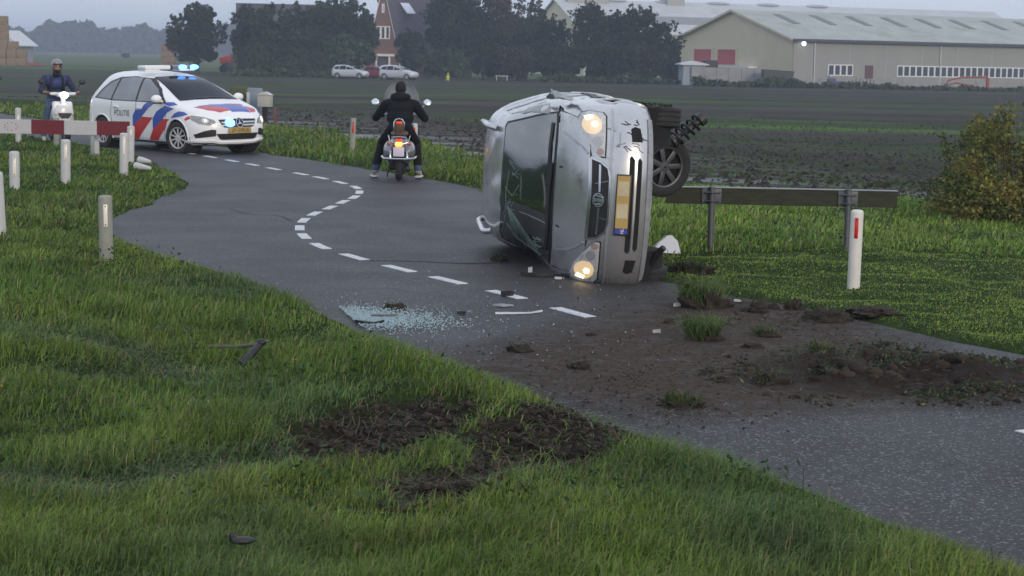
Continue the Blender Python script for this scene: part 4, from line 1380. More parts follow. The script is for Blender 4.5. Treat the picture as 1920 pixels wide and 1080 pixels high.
def decal(name, poly, axis, bvh, mat, parent, off=.004, step=.06, thick=.008, mesh_only=False, dirv=None, smooth=True):
    """a panel lying on the bodywork: outline given in a side, front or top view, dropped on to the body surface"""
    (ka, kb, kc), sg = AX[axis]
    b = bmesh.new()
    vs = [b.verts.new((p[0], p[1], 0)) for p in poly]
    b.faces.new(vs)
    bmesh.ops.triangulate(b, faces=b.faces[:])
    for k in (0, 1):
        lo, hi = min(p[k] for p in poly), max(p[k] for p in poly)
        m = int((hi - lo) / step)
        for i in range(1, m + 1):
            co, no = [0, 0, 0], [0, 0, 0]
            co[k] = lo + (hi - lo) * i / (m + 1)
            no[k] = 1
            bmesh.ops.bisect_plane(b, geom=b.verts[:] + b.edges[:] + b.faces[:], plane_co=co, plane_no=no, dist=1e-5)
    d = Vector((0, 0, 0))
    d[ka] = sg
    if dirv: d = Vector(dirv).normalized()
    b.verts.index_update()
    top, low = [], []
    for v in b.verts:
        o = Vector((0, 0, 0))
        o[kb], o[kc] = v.co.x, v.co.y
        if dirv:
            o = o - d * 5
        else: o[ka] = -sg * 6
        hit = bvh.ray_cast(o, d)
        if hit[0] is None:
            o[ka] = 0
            hit = bvh.find_nearest(o if not dirv else o + d * 5)
        n = hit[1]
        if n.dot(d) > 0: n = -n
        top.append(hit[0] + n * off)
        low.append(hit[0] + n * (off - thick))
    nv = len(top)
    fs = [[v.index for v in f.verts] for f in b.faces]
    rim = []
    for e in b.edges:
        if len(e.link_faces) == 1:
            i, j = e.verts[0].index, e.verts[1].index
            rim.append((i, j, nv + j, nv + i))
    m = MB()
    m.add(top + low, fs + [[nv + i for i in f][::-1] for f in fs] + rim)
    b.free()
    if mesh_only: return m
    return m.build(name, mat, parent, ang=35, smooth=smooth)
def rline(pts, w):
    """thin strip polygon along a 2-D line"""
    p = [Vector(q) for q in pts]
    L, Rr = [], []
    for i, q in enumerate(p):
        a = p[max(i - 1, 0)]
        c = p[min(i + 1, len(p) - 1)]
        t = (c - a).normalized()
        nrm = Vector((-t.y, t.x)) * w * .5
        L.append(tuple(q + nrm))
        Rr.append(tuple(q - nrm))
    return L + Rr[::-1]
def ngon(cx, cy, rx, ry, n=20):
    return [(cx + rx * math.cos(2 * math.pi * i / n), cy + ry * math.sin(2 * math.pi * i / n)) for i in range(n)]
def text_pts(s, size, font_w=1.0):
    """letter outlines of the built-in font as flat triangles (2-D)"""
    cu_ = bpy.data.curves.new('t', 'FONT')
    cu_.body = s
    cu_.size = size
    cu_.align_x = 'CENTER'
    cu_.align_y = 'CENTER'
    cu_.resolution_u = 3
    o = bpy.data.objects.new('t', cu_)
    C.objects.link(o)
    bpy.context.view_layer.update()
    me = bpy.data.meshes.new_from_object(o.evaluated_get(bpy.context.evaluated_depsgraph_get()))
    vs = [(v.co.x * font_w, v.co.y) for v in me.vertices]
    fs = [tuple(p.vertices) for p in me.polygons]
    bpy.data.objects.remove(o)
    bpy.data.meshes.remove(me)
    return vs, fs
def text_on(name, s, size, fn, mat, parent, fw=1.0):
    vs, fs = text_pts(s, size, fw)
    b = MB()
    b.add([fn(a, c) for a, c in vs], fs)
    return b.build(name, mat, parent, smooth=False)
def car_wheel(parent, loc, sgn, r, w, rimmat, spokes=5, steer=0.0, mw=None, sw=.07):
    """tyre with tread grooves, rim dish and spokes; outer face towards sgn*y"""
    ri = r * .66
    pr = [(ri, -w * .42), (r * .80, -w * .5), (r * .95, -w * .47), (r * .995, -w * .40)]
    for g in (-.24, 0, .24):
        pr += [(r, w * (g - .05)), (r - .011, w * (g - .035)), (r - .011, w * (g + .035)), (r, w * (g + .05))]
    pr += [(r * .995, w * .40), (r * .95, w * .47), (r * .80, w * .5), (ri, w * .42)]
    b = MB()
    b.lathe(pr, (0, 0, 0), (0, 1, 0), 40, caps=False)
    t = b.build('wheel', M_TYRE, parent)
    if mw is not None: t.matrix_local = mw
    else:
        t.location = loc
        t.rotation_euler = (0, 0, steer)
    b = MB()
    b.lathe([(ri, -w * .42), (ri * .96, -w * .35), (ri * .94, sgn * w * .2), (.02, sgn * w * .12)], (0, 0, 0), (0, 1, 0), 30, caps=False)
    b.build('rim_dish', M_WELL, t)
    b = MB()
    b.lathe([(ri * 1.02, sgn * w * .40), (ri * 1.0, sgn * w * .46), (ri * .93, sgn * w * .44), (ri * .91, sgn * w * .30)], (0, 0, 0), (0, 1, 0), 36, caps=False)
    b.lathe([(.01, sgn * w * .42), (r * .17, sgn * w * .40), (r * .19, sgn * w * .25)], (0, 0, 0), (0, 1, 0), 18, caps=False)
    for k in range(spokes):
        a = 2 * math.pi * k / spokes + .3
        m = Euler((0, a, 0)).to_matrix()
        b.box(m @ Vector((ri * .53, sgn * w * .35, 0)), (ri * .86, w * .10, r * sw * 2), m, bev=.006)
    b.build('rim', rimmat, t)
    return t

# ================= overturned silver car =================
M_SILVER = pm('silver car paint', (.56, .56, .565), .25, .72, var=.06, scale=3, coat=.5, dirt=((.25, .225, .20), 2.6, .57))
M_SCRATCH = pm('scraped silver paint', (.36, .37, .39), .5, .4, var=.25, scale=8, dirt=((.05, .042, .035), 10, .56))
M_GLASSD = pm('windscreen glass', (.012, .017, .016), .06, var=.3, scale=2, spec=.9, coat=.6)
M_GLASSD.node_tree.nodes['Principled BSDF'].inputs['IOR'].default_value = 2.1
M_CRACK = pm('crazed glass', (.22, .29, .27), .45, var=.3, scale=20)
M_LENS = glassmat('clear lamp lens', (.75, .77, .78), .05, .22, .8)
M_REFL = pm('lamp reflector', (.74, .73, .71), .3, .15, var=.3, scale=30)
M_BULB = pm('lit headlamp bulb', (1, .8, .5), .3, emit=(1, .76, .45), es=5.0)
M_WARM = pm('lit reflector bowl', (.7, .6, .45), .3, .4, emit=(1, .66, .30), es=.62)
M_AMBER = pm('amber indicator', (.42, .10, .05), .3)
M_PLATE = pm('yellow number plate', (.42, .29, .085), .45, var=.05, scale=6)
M_BLUE = pm('blue plate strip', (.03, .05, .30), .45)
M_SMUDGE = pm('blurred plate patch', (.50, .44, .28), .6)
TAB = [(.20, 1.96, -1.95, .74, .55, 2.6, .3, 3), (.24, 2.08, -2.06, .82, .62, 2.7, .35, 3), (.34, 2.15, -2.12, .865, .66, 2.7, .38, 3), (.50, 2.17, -2.14, .88, .70, 2.7, .4, 3.2),
       (.60, 2.145, -2.13, .88, .72, 2.6, .4, 3.2), (.70, 2.08, -2.11, .878, .72, 2.5, .4, 3.2), (.78, 2.0, -2.1, .876, .72, 2.5, .4, 3.2), (.83, 1.87, -2.1, .873, .72, 2.6, .4, 3.2),
       (.875, 1.66, -2.09, .868, .66, 2.8, .4, 3.2), (.925, 1.42, -2.08, .86, .60, 3, .4, 3.2), (.975, 1.14, -2.07, .85, .52, 3, .4, 3.2), (1.015, 1.02, -2.06, .838, .48, 3, .4, 3.2),
       (1.12, .84, -2.04, .80, .42, 3, .4, 3.2), (1.30, .60, -1.98, .735, .38, 3, .38, 3.2), (1.43, .34, -1.9, .675, .36, 3, .36, 3.2), (1.50, .12, -1.84, .62, .36, 3, .36, 3), (1.545, -.15, -1.74, .55, .36, 2.8, .36, 3), (1.575, -.6, -1.5, .40, .3, 2.6, .3, 2.6)]
CA = R(3.2)
Fv = Vector((math.sin(CA), -math.cos(CA), 0.0)).normalized()
rl = R(2.0)
Lv = (Vector((0, 0, 1)) * math.cos(rl) + Vector((math.cos(CA), math.sin(CA), 0)) * math.sin(rl))
Lv = (Lv - Fv * Lv.dot(Fv)).normalized()
Uv = Fv.cross(Lv)
RZM = Matrix((Fv, Lv, Uv)).transposed().to_4x4()
nose = at(1166, 378, 17.05)                # middle of the front bumper
RZM.translation = nose - (Fv * 2.17 + Uv * .49)
car = thing('overturned_car', 'wrecked silver car lying on its side with headlights on', 'car', mw=RZM)
def crush(V):
    V = V.copy()
    x, y, z = V.T
    n1 = np.array([mnoise.noise(Vector((a * 2.2, b_ * 2.2, c * 2.2))) for a, b_, c in V[:, :3]])
    # crushed lower roof pillar (right side, now at the road) and dented upper fender and roof rail
    k = np.exp(-((x - .55) ** 2 / .5 + (y + .72) ** 2 / .10 + (z - 1.35) ** 2 / .12))
    y2 = y + k * .16
    z2 = z - k * .10
    k2 = np.exp(-((x - .9) ** 2 / .25 + (y - .8) ** 2 / .05 + (z - .95) ** 2 / .05))
    y2 = y2 - k2 * (.05 + .05 * n1)
    n2 = np.array([mnoise.noise(Vector((a * 5.5 + 7, b_ * 5.5, c * 5.5))) for a, b_, c in V[:, :3]])
    hood = (z > .8) & (x > .9) & (np.abs(y) < .7)
    z2 = z2 + hood * (n1 * .016 + n2 * .005)
    k3 = np.clip((y - .45) / .35, 0, 1) * (x > -.4) * (z > .5)
    y2 = y2 - k3 * np.clip(n1 * .045 + n2 * .018 + .01, -.02, .1)
    k4 = np.clip((-y - .5) / .3, 0, 1) * (z > .95)
    y2 = y2 + k4 * np.clip(n1 * .04 + n2 * .015, -.01, .08)
    rf = (z > 1.45)
    z2 = z2 - rf * np.clip(n1 * .035 + n2 * .01, -.01, .06)
    return np.stack([x, y2, z2], 1)
bodyo, bv = car_body(TAB, [(1.30, .33, .36), (-1.30, .33, .36)], 'body', [M_SILVER], car, dent=crush, nc=190)
D = lambda nm, po, m, ax='x+', par=car, **k: decal(nm, po, ax, bv, m, par, **k)
# bonnet
hood_poly = [(-.62, .795), (-.45, .775), (0, .765), (.45, .775), (.62, .795), (.70, .85), (.725, .91), (.735, .972), (.4, .992), (0, .998), (-.4, .992), (-.735, .972), (-.725, .91), (-.70, .85)]
D('bonnet', hood_poly, M_SILVER, off=.008, thick=.012, step=.05)
for s_ in (-1, 1):
    D('bonnet_crease', rline([(s_ * .40, .79), (s_ * .47, .85), (s_ * .56, .955)], .018), pm('bonnet crease', (.46, .47, .49), .34, .55, coat=.5), off=.013, step=.05)
    D('bonnet_gap', rline([(s_ * .38, .768), (s_ * .50, .795), (s_ * .62, .835), (s_ * .71, .88), (s_ * .745, .968)], .014), M_BLACK, off=.005, step=.05)
    D('washer_jet', ngon(s_ * .28 - .05, .962, .012, .012, 8), M_BLACK, off=.014)
# windscreen with dark surround, cracks and wiper
ws = [(-.71, 1.0), (-.35, 1.016), (0, 1.020), (.35, 1.016), (.71, 1.0), (.665, 1.18), (.60, 1.36), (.575, 1.425), (.53, 1.445), (0, 1.46), (-.50, 1.44), (-.55, 1.41), (-.575, 1.36), (-.655, 1.18)]
D('windscreen_seal', [(p[0] * 1.035, 1.23 + (p[1] - 1.23) * 1.05) for p in ws], M_BLACK, off=.004, step=.06)
scr = D('windscreen', ws, M_GLASSD, off=.010, step=.06)
rc = random.Random(5)
hub = (-.22, 1.40)
cb = MB()
def crack(pts, w, off=.013):
    m = decal('c', rline(pts, w), 'x+', bv, None, None, off=off, thick=.004, step=.08, mesh_only=True)
    cb.add(m.v, m.f)
for k in range(15):
    u_ = k / 14
    e = (-.60 - .08 * u_ + rc.uniform(-.02, .02), 1.30 - .27 * u_)
    l = rc.uniform(.5, 1.0) if k % 3 else 1.0
    e = (hub[0] + (e[0] - hub[0]) * l, hub[1] + (e[1] - hub[1]) * l)
    crack([hub, ((hub[0] + e[0]) / 2 + rc.uniform(-.01, .01), (hub[1] + e[1]) / 2), e], rc.choice((.0025, .003, .005)))
crack([(-.40, 1.39), (-.53, 1.29), (-.60, 1.19), (-.665, 1.06)], .008)
crack([(-.50, 1.42), (-.30, 1.41), (-.10, 1.42), (.12, 1.40)], .003)
for k in range(9):
    x0, z0_ = rc.uniform(-.64, -.5), rc.uniform(1.05, 1.15)
    crack([(x0, z0_), (x0 + rc.uniform(-.03, .06), z0_ + rc.uniform(.03, .09))], .003)
for k in range(12):
    x0, z0_ = rc.uniform(-.3, .25), rc.uniform(1.34, 1.44)
    crack([(x0, z0_), (x0 + rc.uniform(-.10, .12), z0_ - rc.uniform(.02, .08))], .003)
cb.build('glass_cracks', M_CRACK, scr)
D('wiper', rline([(.25, 1.03), (-.1, 1.045), (-.6, 1.03)], .022), M_BLACK, off=.022, thick=.012)
D('wiper', rline([(.62, 1.03), (.4, 1.05), (.05, 1.055)], .02), M_BLACK, off=.022, thick=.012)
D('crumpled_edge', [(-.05, 1.455), (-.18, 1.47), (-.30, 1.445), (-.22, 1.42), (-.12, 1.43)], M_BLACK, off=.012)
# headlights: reflector, bowls, lit bulbs, amber, lens
hl = [(.385, .655), (.73, .645), (.76, .665), (.77, .78), (.75, .835), (.705, .855), (.60, .835), (.50, .785), (.42, .725), (.385, .69)]
for s_ in (1, -1):
    po = [(s_ * a, c) for a, c in hl]
    D('headlight_gap', [(s_ * (.575 + (a - .575) * 1.06), .75 + (c - .75) * 1.10) for a, c in hl], M_BLACK, off=.004)
    h_ = D('headlight', po, M_REFL, off=.009, thick=.012)
    D('lamp_bowl', ngon(s_ * .655, .755, .085, .078, 22), M_WARM, par=h_, off=.012, step=.03)
    D('bulb', ngon(s_ * .66, .735, .024, .024, 14), M_BULB, par=h_, off=.016)
    D('bulb_glare', [(s_ * .69, .80), (s_ * .725, .815), (s_ * .735, .75), (s_ * .715, .745)], M_BULB, par=h_, off=.016)
    D('side_lamp', ngon(s_ * .51, .715, .047, .042, 18), pm('side lamp bowl', (.45, .45, .46), .2, .8), par=h_, off=.012, step=.03)
    D('indicator', ngon(s_ * .425, .690, .030, .030, 16), M_AMBER, par=h_, off=.013, step=.03)
    D('lens', po, M_LENS, par=h_, off=.021, thick=.004)
# grille
gr_ = [(-.355, .762), (0, .752), (.355, .762), (.345, .72), (.315, .66), (.27, .622), (.20, .608), (-.20, .608), (-.27, .622), (-.315, .66), (-.345, .72)]
g_ = D('grille', gr_, M_BLACK, off=.007, step=.05)
D('grille_bar', [(-.36, .778), (0, .768), (.36, .778), (.355, .752), (0, .742), (-.355, .752)], M_CHROME, par=g_, off=.016, thick=.016)
D('grille_bar', [(-.315, .694), (-.07, .688), (-.07, .672), (-.31, .676)], M_CHROME, par=g_, off=.015, thick=.012)
D('grille_bar', [(.315, .694), (.07, .688), (.07, .672), (.31, .676)], M_CHROME, par=g_, off=.015, thick=.012)
D('grille_surround', rline([(-.365, .765), (-.335, .68), (-.285, .618), (-.20, .600), (.20, .600), (.285, .618), (.335, .68), (.365, .765)], .014), M_CHROME, par=g_, off=.014, thick=.012)
em = MB()
for po in (rline([(.058 * math.cos(t), .682 + .042 * math.sin(t)) for t in np.linspace(0, 2 * math.pi, 25)], .011), [(-.012, .645), (.012, .645), (.018, .715), (-.018, .715)], [(-.018, .645), (-.045, .668), (-.046, .70), (-.032, .71)], [(.018, .645), (.045, .668), (.046, .70), (.032, .71)]):
    m = decal('e', po, 'x+', bv, None, None, off=.026, thick=.014, step=.05, mesh_only=True)
    em.add(m.v, m.f)
em.build('emblem', M_CHROME, g_)
# number plate (its characters are blurred away in the photograph)
pb = MB(); pb.box((2.178, -.03, .482), (.022, .545, .135), bev=.006); np_ = pb.build('plate_holder', M_BLACK, car)
pb = MB(); pb.box((2.191, -.004, .485), (.008, .468, .112)); pb.build('number_plate', M_PLATE, np_)
pb = MB(); pb.box((2.191, -.264, .485), (.008, .046, .112)); pb.build('country_strip', M_BLUE, np_)
for yy, ww in ((.115, .13), (-.085, .13)):  # pale patches added where the blurred characters would stand
    pb = MB(); pb.box((2.1955, yy, .485), (.002, ww, .096), bev=.0008, seg=1); pb.build('blur_patch', M_SMUDGE, np_)
text_on('country_letters', 'NL', .045, lambda a, c: (2.1962, -.264 - 0 * a + a * .9, .475 + c), pm('white letters', (.7, .7, .75), .5), np_)
# bumper openings
D('bumper_slot', [(-.44, .395), (.38, .395), (.41, .42), (.39, .437), (-.45, .437), (-.47, .41)], M_WELL, off=.005, step=.05)
D('bumper_slot', [(-.42, .325), (.36, .325), (.39, .345), (.37, .365), (-.42, .365), (-.45, .345)], M_WELL, off=.005, step=.05)
D('bumper_bar', [(-.46, .37), (.38, .37), (.38, .39), (-.46, .39)], M_SILVER, off=.016, thick=.014, step=.05)
for s_ in (-1, 1):
    D('fog_opening', [(s_ * .53, .325), (s_ * .645, .345), (s_ * .66, .395), (s_ * .64, .43), (s_ * .53, .42)], M_WELL, off=.005, step=.05)
D('bumper_crease', rline([(-.80, .585), (-.4, .60), (0, .60), (.4, .60), (.80, .585)], .016), pm('bumper crease', (.46, .47, .49), .34, .55, coat=.5), off=.010, thick=.012, step=.05)
D('bumper_lip', [(-.72, .235), (0, .215), (.72, .235), (.73, .275), (0, .27), (-.73, .275)], M_SCRATCH, off=.012, step=.05)
# scrapes and dirt-filled cracks on the upper bumper corner
sb = MB()
rc = random.Random(8)
for k in range(16):
    a, c = rc.uniform(.42, .72), rc.uniform(.27, .47)
    pts = [(a, c)]
    for j in range(rc.randint(2, 4)): pts.append((pts[-1][0] + rc.uniform(-.004, .022), pts[-1][1] + rc.uniform(.004, .03)))
    m = decal('s', rline(pts, rc.uniform(.003, .007)), 'x+', bv, None, None, off=.004, thick=.006, step=.1, mesh_only=True)
    sb.add(m.v, m.f)
sb.build('scrapes', M_WELL, car)
sb = MB()
for k in range(9):
    a, c = rc.uniform(-.75, .75), rc.uniform(.45, .60)
    ln_, an_ = rc.uniform(.04, .22), rc.choice((rc.uniform(-.25, .25), rc.uniform(1.2, 1.9)))
    pts = [(a, c), (a + ln_ * .5 * math.cos(an_), c + ln_ * .35 * math.sin(an_) + rc.uniform(-.006, .006)), (a + ln_ * math.cos(an_), c + ln_ * .7 * math.sin(an_))]
    m = decal('s', rline(pts, rc.uniform(.002, .006)), 'x+', bv, None, None, off=.0095, thick=.003, step=.1, mesh_only=True)
    sb.add(m.v, m.f)
sb.build('scratch_marks', pm('scratch through paint', (.26, .25, .245), .6, var=.4, scale=30), car)['kind'] = 'stuff'
# flanks: windows, gaps (the left flank is on top now)
for s_, ax in ((1, 'y+'), (-1, 'y-')):
    for po in ([(.75, 1.06), (.45, 1.30), (.18, 1.40), (-.10, 1.43), (-.10, 1.05)], [(-.18, 1.05), (-.18, 1.43), (-.95, 1.42), (-.98, 1.05)], [(-1.05, 1.05), (-1.03, 1.41), (-1.6, 1.34), (-1.75, 1.08)]):
        D('side_window', po, M_GLASSD, ax, off=.006, step=.12)
    for x_ in (.95, -.14, -1.05):
        D('door_gap', rline([(x_, 1.0), (x_, .35)], .012), M_BLACK, ax, off=.003, step=.12)
    D('side_moulding', [(.9, .56), (-.95, .56), (-.95, .63), (.9, .63)], M_BLACK, ax, off=.018, thick=.02, step=.15)
    D('door_handle', [(0, .88), (.18, .88), (.18, .92), (0, .92)], M_BLACK, ax, off=.03, thick=.03)
    # roof rails
    b = MB()
    b.tube([(.0, s_ * .51, 1.53), (-.04, s_ * .525, 1.585), (-.16, s_ * .53, 1.61), (-1.3, s_ * .53, 1.62), (-1.42, s_ * .52, 1.60), (-1.48, s_ * .5, 1.52)], .030, 10)
    b.build('roof_rail', M_SILVER, car)
# torn left fender edge standing proud, black gap in it
b = MB()
tp = []
for i in range(9):
    for j in range(5):
        u, v = i / 8, j / 4
        x_ = .55 + .75 * u
        jag = .03 * math.sin(i * 2.3 + j) + .02 * math.sin(i * 5.1)
        tp.append((x_, .845 + .05 * math.sin(u * 3.0) + .02 * v + jag * v, .93 + .16 * v - .03 * u + .02 * math.sin(i * 1.7)))
b.add(tp, [(i * 5 + j, i * 5 + j + 1, (i + 1) * 5 + j + 1, (i + 1) * 5 + j) for i in range(8) for j in range(4)])
o = b.build('torn_fender', M_SCRATCH, car)
o.modifiers.new('thick', 'SOLIDIFY').thickness = .006
D('fender_tear', [(.66, .97), (.95, 1.0), (1.18, .93), (1.05, .96), (.9, .95)], M_WELL, 'y+', off=.004, step=.1)
# underside and running gear
b = MB(); b.box((-.1, 0, .21), (3.6, 1.35, .08)); b.box((1.2, 0, .24), (.7, .9, .18)); b.tube([(1.0, .2, .17), (-.2, .25, .16), (-1.4, .4, .17)], .04, 8); b.tube([(-1.3, -.7, .24), (-1.3, .7, .24)], .05, 8); b.build('underbody', M_WELL, car)
car_wheel(car, (1.30, .74, .19), 1, .305, .195, M_RIM, 7, R(3))
car_wheel(car, (1.30, -.74, .23), -1, .305, .195, M_RIM, 7, R(-2))
car_wheel(car, (-1.30, -.74, .25), -1, .305, .195, M_RIM, 7)
# rear left wheel twisted round and hanging by its hub, the face turned to the camera
wa = Vector((.88, -.10, -.42)).normalized()
q_ = Vector((0, 1, 0)).rotation_difference(wa).to_matrix().to_4x4()
mwl = Matrix.Translation((.30, .24, -.085)) @ q_
car_wheel(car, None, 1, .305, .20, M_RIM, 7, mw=mwl, sw=.085)
b = MB(); b.tube([(-.2, .5, .2), (.0, .45, .1), (.22, .35, .0)], .05, 8); b.tube([(-.3, -.1, .2), (.1, .2, .05)], .04, 8); b.build('suspension_arm', M_WELL, car)
# coil spring and damper torn free, pointing up and out
s0, s1 = Vector((.35, .50, -.20)), Vector((.30, .70, -.44))
ax_ = (s1 - s0).normalized()
qs = ax_.to_track_quat('Z', 'Y').to_matrix()
Ls = (s1 - s0).length
b = MB(); b.tube([s0 + qs @ Vector((.075 * math.cos(t), .075 * math.sin(t), Ls * t / (2 * math.pi * 4.5))) for t in np.linspace(0, 2 * math.pi * 4.5, 80)], .013, 6)
sp = b.build('coil_spring', M_BLACK, car)
b = MB(); b.cyl(s0 - ax_ * .05, s0 + ax_ * Ls * .5, .022); b.cyl(s0 + ax_ * Ls * .45, s1 + ax_ * .02, .038); b.cyl(s1, s1 + ax_ * .05, .07); b.cyl(s0 - ax_ * .03, s0, .075); b.build('damper', pm('greasy steel', (.05, .05, .052), .5, .4, var=.4, scale=30), sp)
b = MB(); b.tube([(1.55, -.66, .15), (1.62, -.50, .06), (1.66, -.44, .02)], .03, 8); b.build('torn_hose', M_BLACK, car)
b = MB(); b.box((-.55, -.32, .10), (.55, .26, .14), bev=.05); b.tube([(-.25, -.3, .11), (.5, -.22, .12), (1.1, -.1, .14)], .028, 8); b.build('exhaust', pm('dull exhaust steel', (.11, .10, .095), .6, .5, var=.4, scale=12), car)
b = MB(); b.tube([(.28, .24, -.07), (.1, .1, .05), (-.1, -.25, .13), (.0, -.55, .16)], .045, 8); b.build('axle_beam', pm('rusty axle', (.060, .045, .038), .8, var=.5, scale=16), car)
# turf stuck on the upper tyre and sill
rg = r2(31)
c_ = np.stack([.95 + .75 * rg.random(160), .84 + .22 * rg.random(160) ** 2 * .3 + .0 * rg.random(160), .02 + .35 * rg.random(160)], 1)[:]
c_[:, 1] = .845 + .02 * rg.random(160)
v, q2 = leaf_quads(c_, .026 * (.4 + rg.random(160)), rg)
link('stuck_turf', npmesh('stuck_turf', v, quads=q2, mats=[M_GRASS], col=np.repeat(np.where(rg.random((160, 1)) < .6, [[.022, .018, .013]], [[.04, .06, .02]]), 4, 0)), car)['kind'] = 'stuff'
# ================= police car =================
M_WHITEP = pm('white car paint', (.84, .85, .87), .3, var=.02, coat=.6)
M_PBLUE = pm('police blue foil', (.035, .085, .42), .35, var=.05, coat=.4)
M_PRED = pm('police red foil', (.50, .030, .035), .35, var=.05, coat=.4)
M_PGLASS = pm('tinted car glass', (.010, .013, .028), .10, var=.2, spec=.08)
M_SIDEG = pm('side glass', (.17, .185, .21), .08, var=.3, scale=1.5, spec=.9, coat=.4)
M_TXT = pm('dark lettering', (.035, .04, .07), .5)
M_BLUELAMP = pm('lit blue flasher', (.3, .6, 1), .3, emit=(.06, .30, 1), es=5.5)
M_BLUEOFF = pm('unlit bar lens', (.16, .20, .30), .25)
PT = [(.17, 1.98, -2.02, .78, .6, 2.6, .4, 3), (.21, 2.12, -2.1, .85, .7, 2.6, .45, 3), (.34, 2.18, -2.14, .885, .74, 2.6, .48, 3), (.50, 2.20, -2.16, .893, .76, 2.6, .5, 3),
      (.64, 2.18, -2.15, .893, .78, 2.6, .5, 3), (.72, 2.13, -2.14, .892, .78, 2.6, .5, 3), (.79, 2.03, -2.13, .89, .78, 2.7, .5, 3), (.85, 1.95, -2.12, .888, .74, 2.8, .5, 3),
      (.91, 1.76, -2.11, .884, .70, 3, .5, 3), (.97, 1.53, -2.10, .876, .62, 3, .5, 3), (1.02, 1.32, -2.08, .86, .5, 3, .5, 3), (1.10, 1.10, -2.02, .83, .46, 3, .48, 3),
      (1.25, .74, -1.87, .765, .42, 3, .45, 3), (1.38, .40, -1.74, .70, .42, 3, .42, 3), (1.46, .10, -1.65, .645, .42, 3, .4, 3), (1.515, -.18, -1.56, .58, .4, 2.8, .4, 2.8), (1.555, -.58, -1.42, .47, .4, 2.8, .4, 2.8), (1.572, -.8, -1.2, .30, .3, 2.6, .3, 2.6)]
pA, pRr = gp(339, 287), gp(203, 276)
PH = math.atan2((pA - pRr).y, (pA - pRr).x) - R(2.5)
# right front wheel contact sits at pA : solve the car origin
pc = Vector((math.cos(PH), math.sin(PH), 0))
pl = Vector((-pc.y, pc.x, 0))
po_ = pA - pc * 1.34 + pl * .80
po_.z = 0
pol = thing('police_car', 'white police car with red and blue diagonal stripes and flashing blue lights', 'car', po_, PH)
pol.rotation_euler = (R(1.2), 0, PH)
_, bp_ = car_body(PT, [(1.34, .325, .365), (-1.36, .325, .365)], 'body', [M_WHITEP], pol)
E_ = lambda nm, po, m, ax='x+', par=pol, **k: decal(nm, po, ax, bp_, m, par, **k)
for x_, st in ((1.34, R(14)), (-1.36, 0)):
    for s_ in (-1, 1): car_wheel(pol, (x_, s_ * .80, .318), s_, .318, .20, M_HUBCAP, 10, st, sw=.045)
pws = [(-.69, 1.03), (-.36, 1.05), (0, 1.055), (.36, 1.05), (.69, 1.03), (.63, 1.2), (.56, 1.38), (.53, 1.445), (.48, 1.465), (0, 1.48), (-.48, 1.465), (-.53, 1.445), (-.56, 1.38), (-.63, 1.2)]
E_('windscreen', pws, M_PGLASS, off=.010, step=.035)
E_('wiper', rline([(.5, 1.055), (.1, 1.075), (-.3, 1.07)], .02), M_BLACK, off=.018, thick=.01)
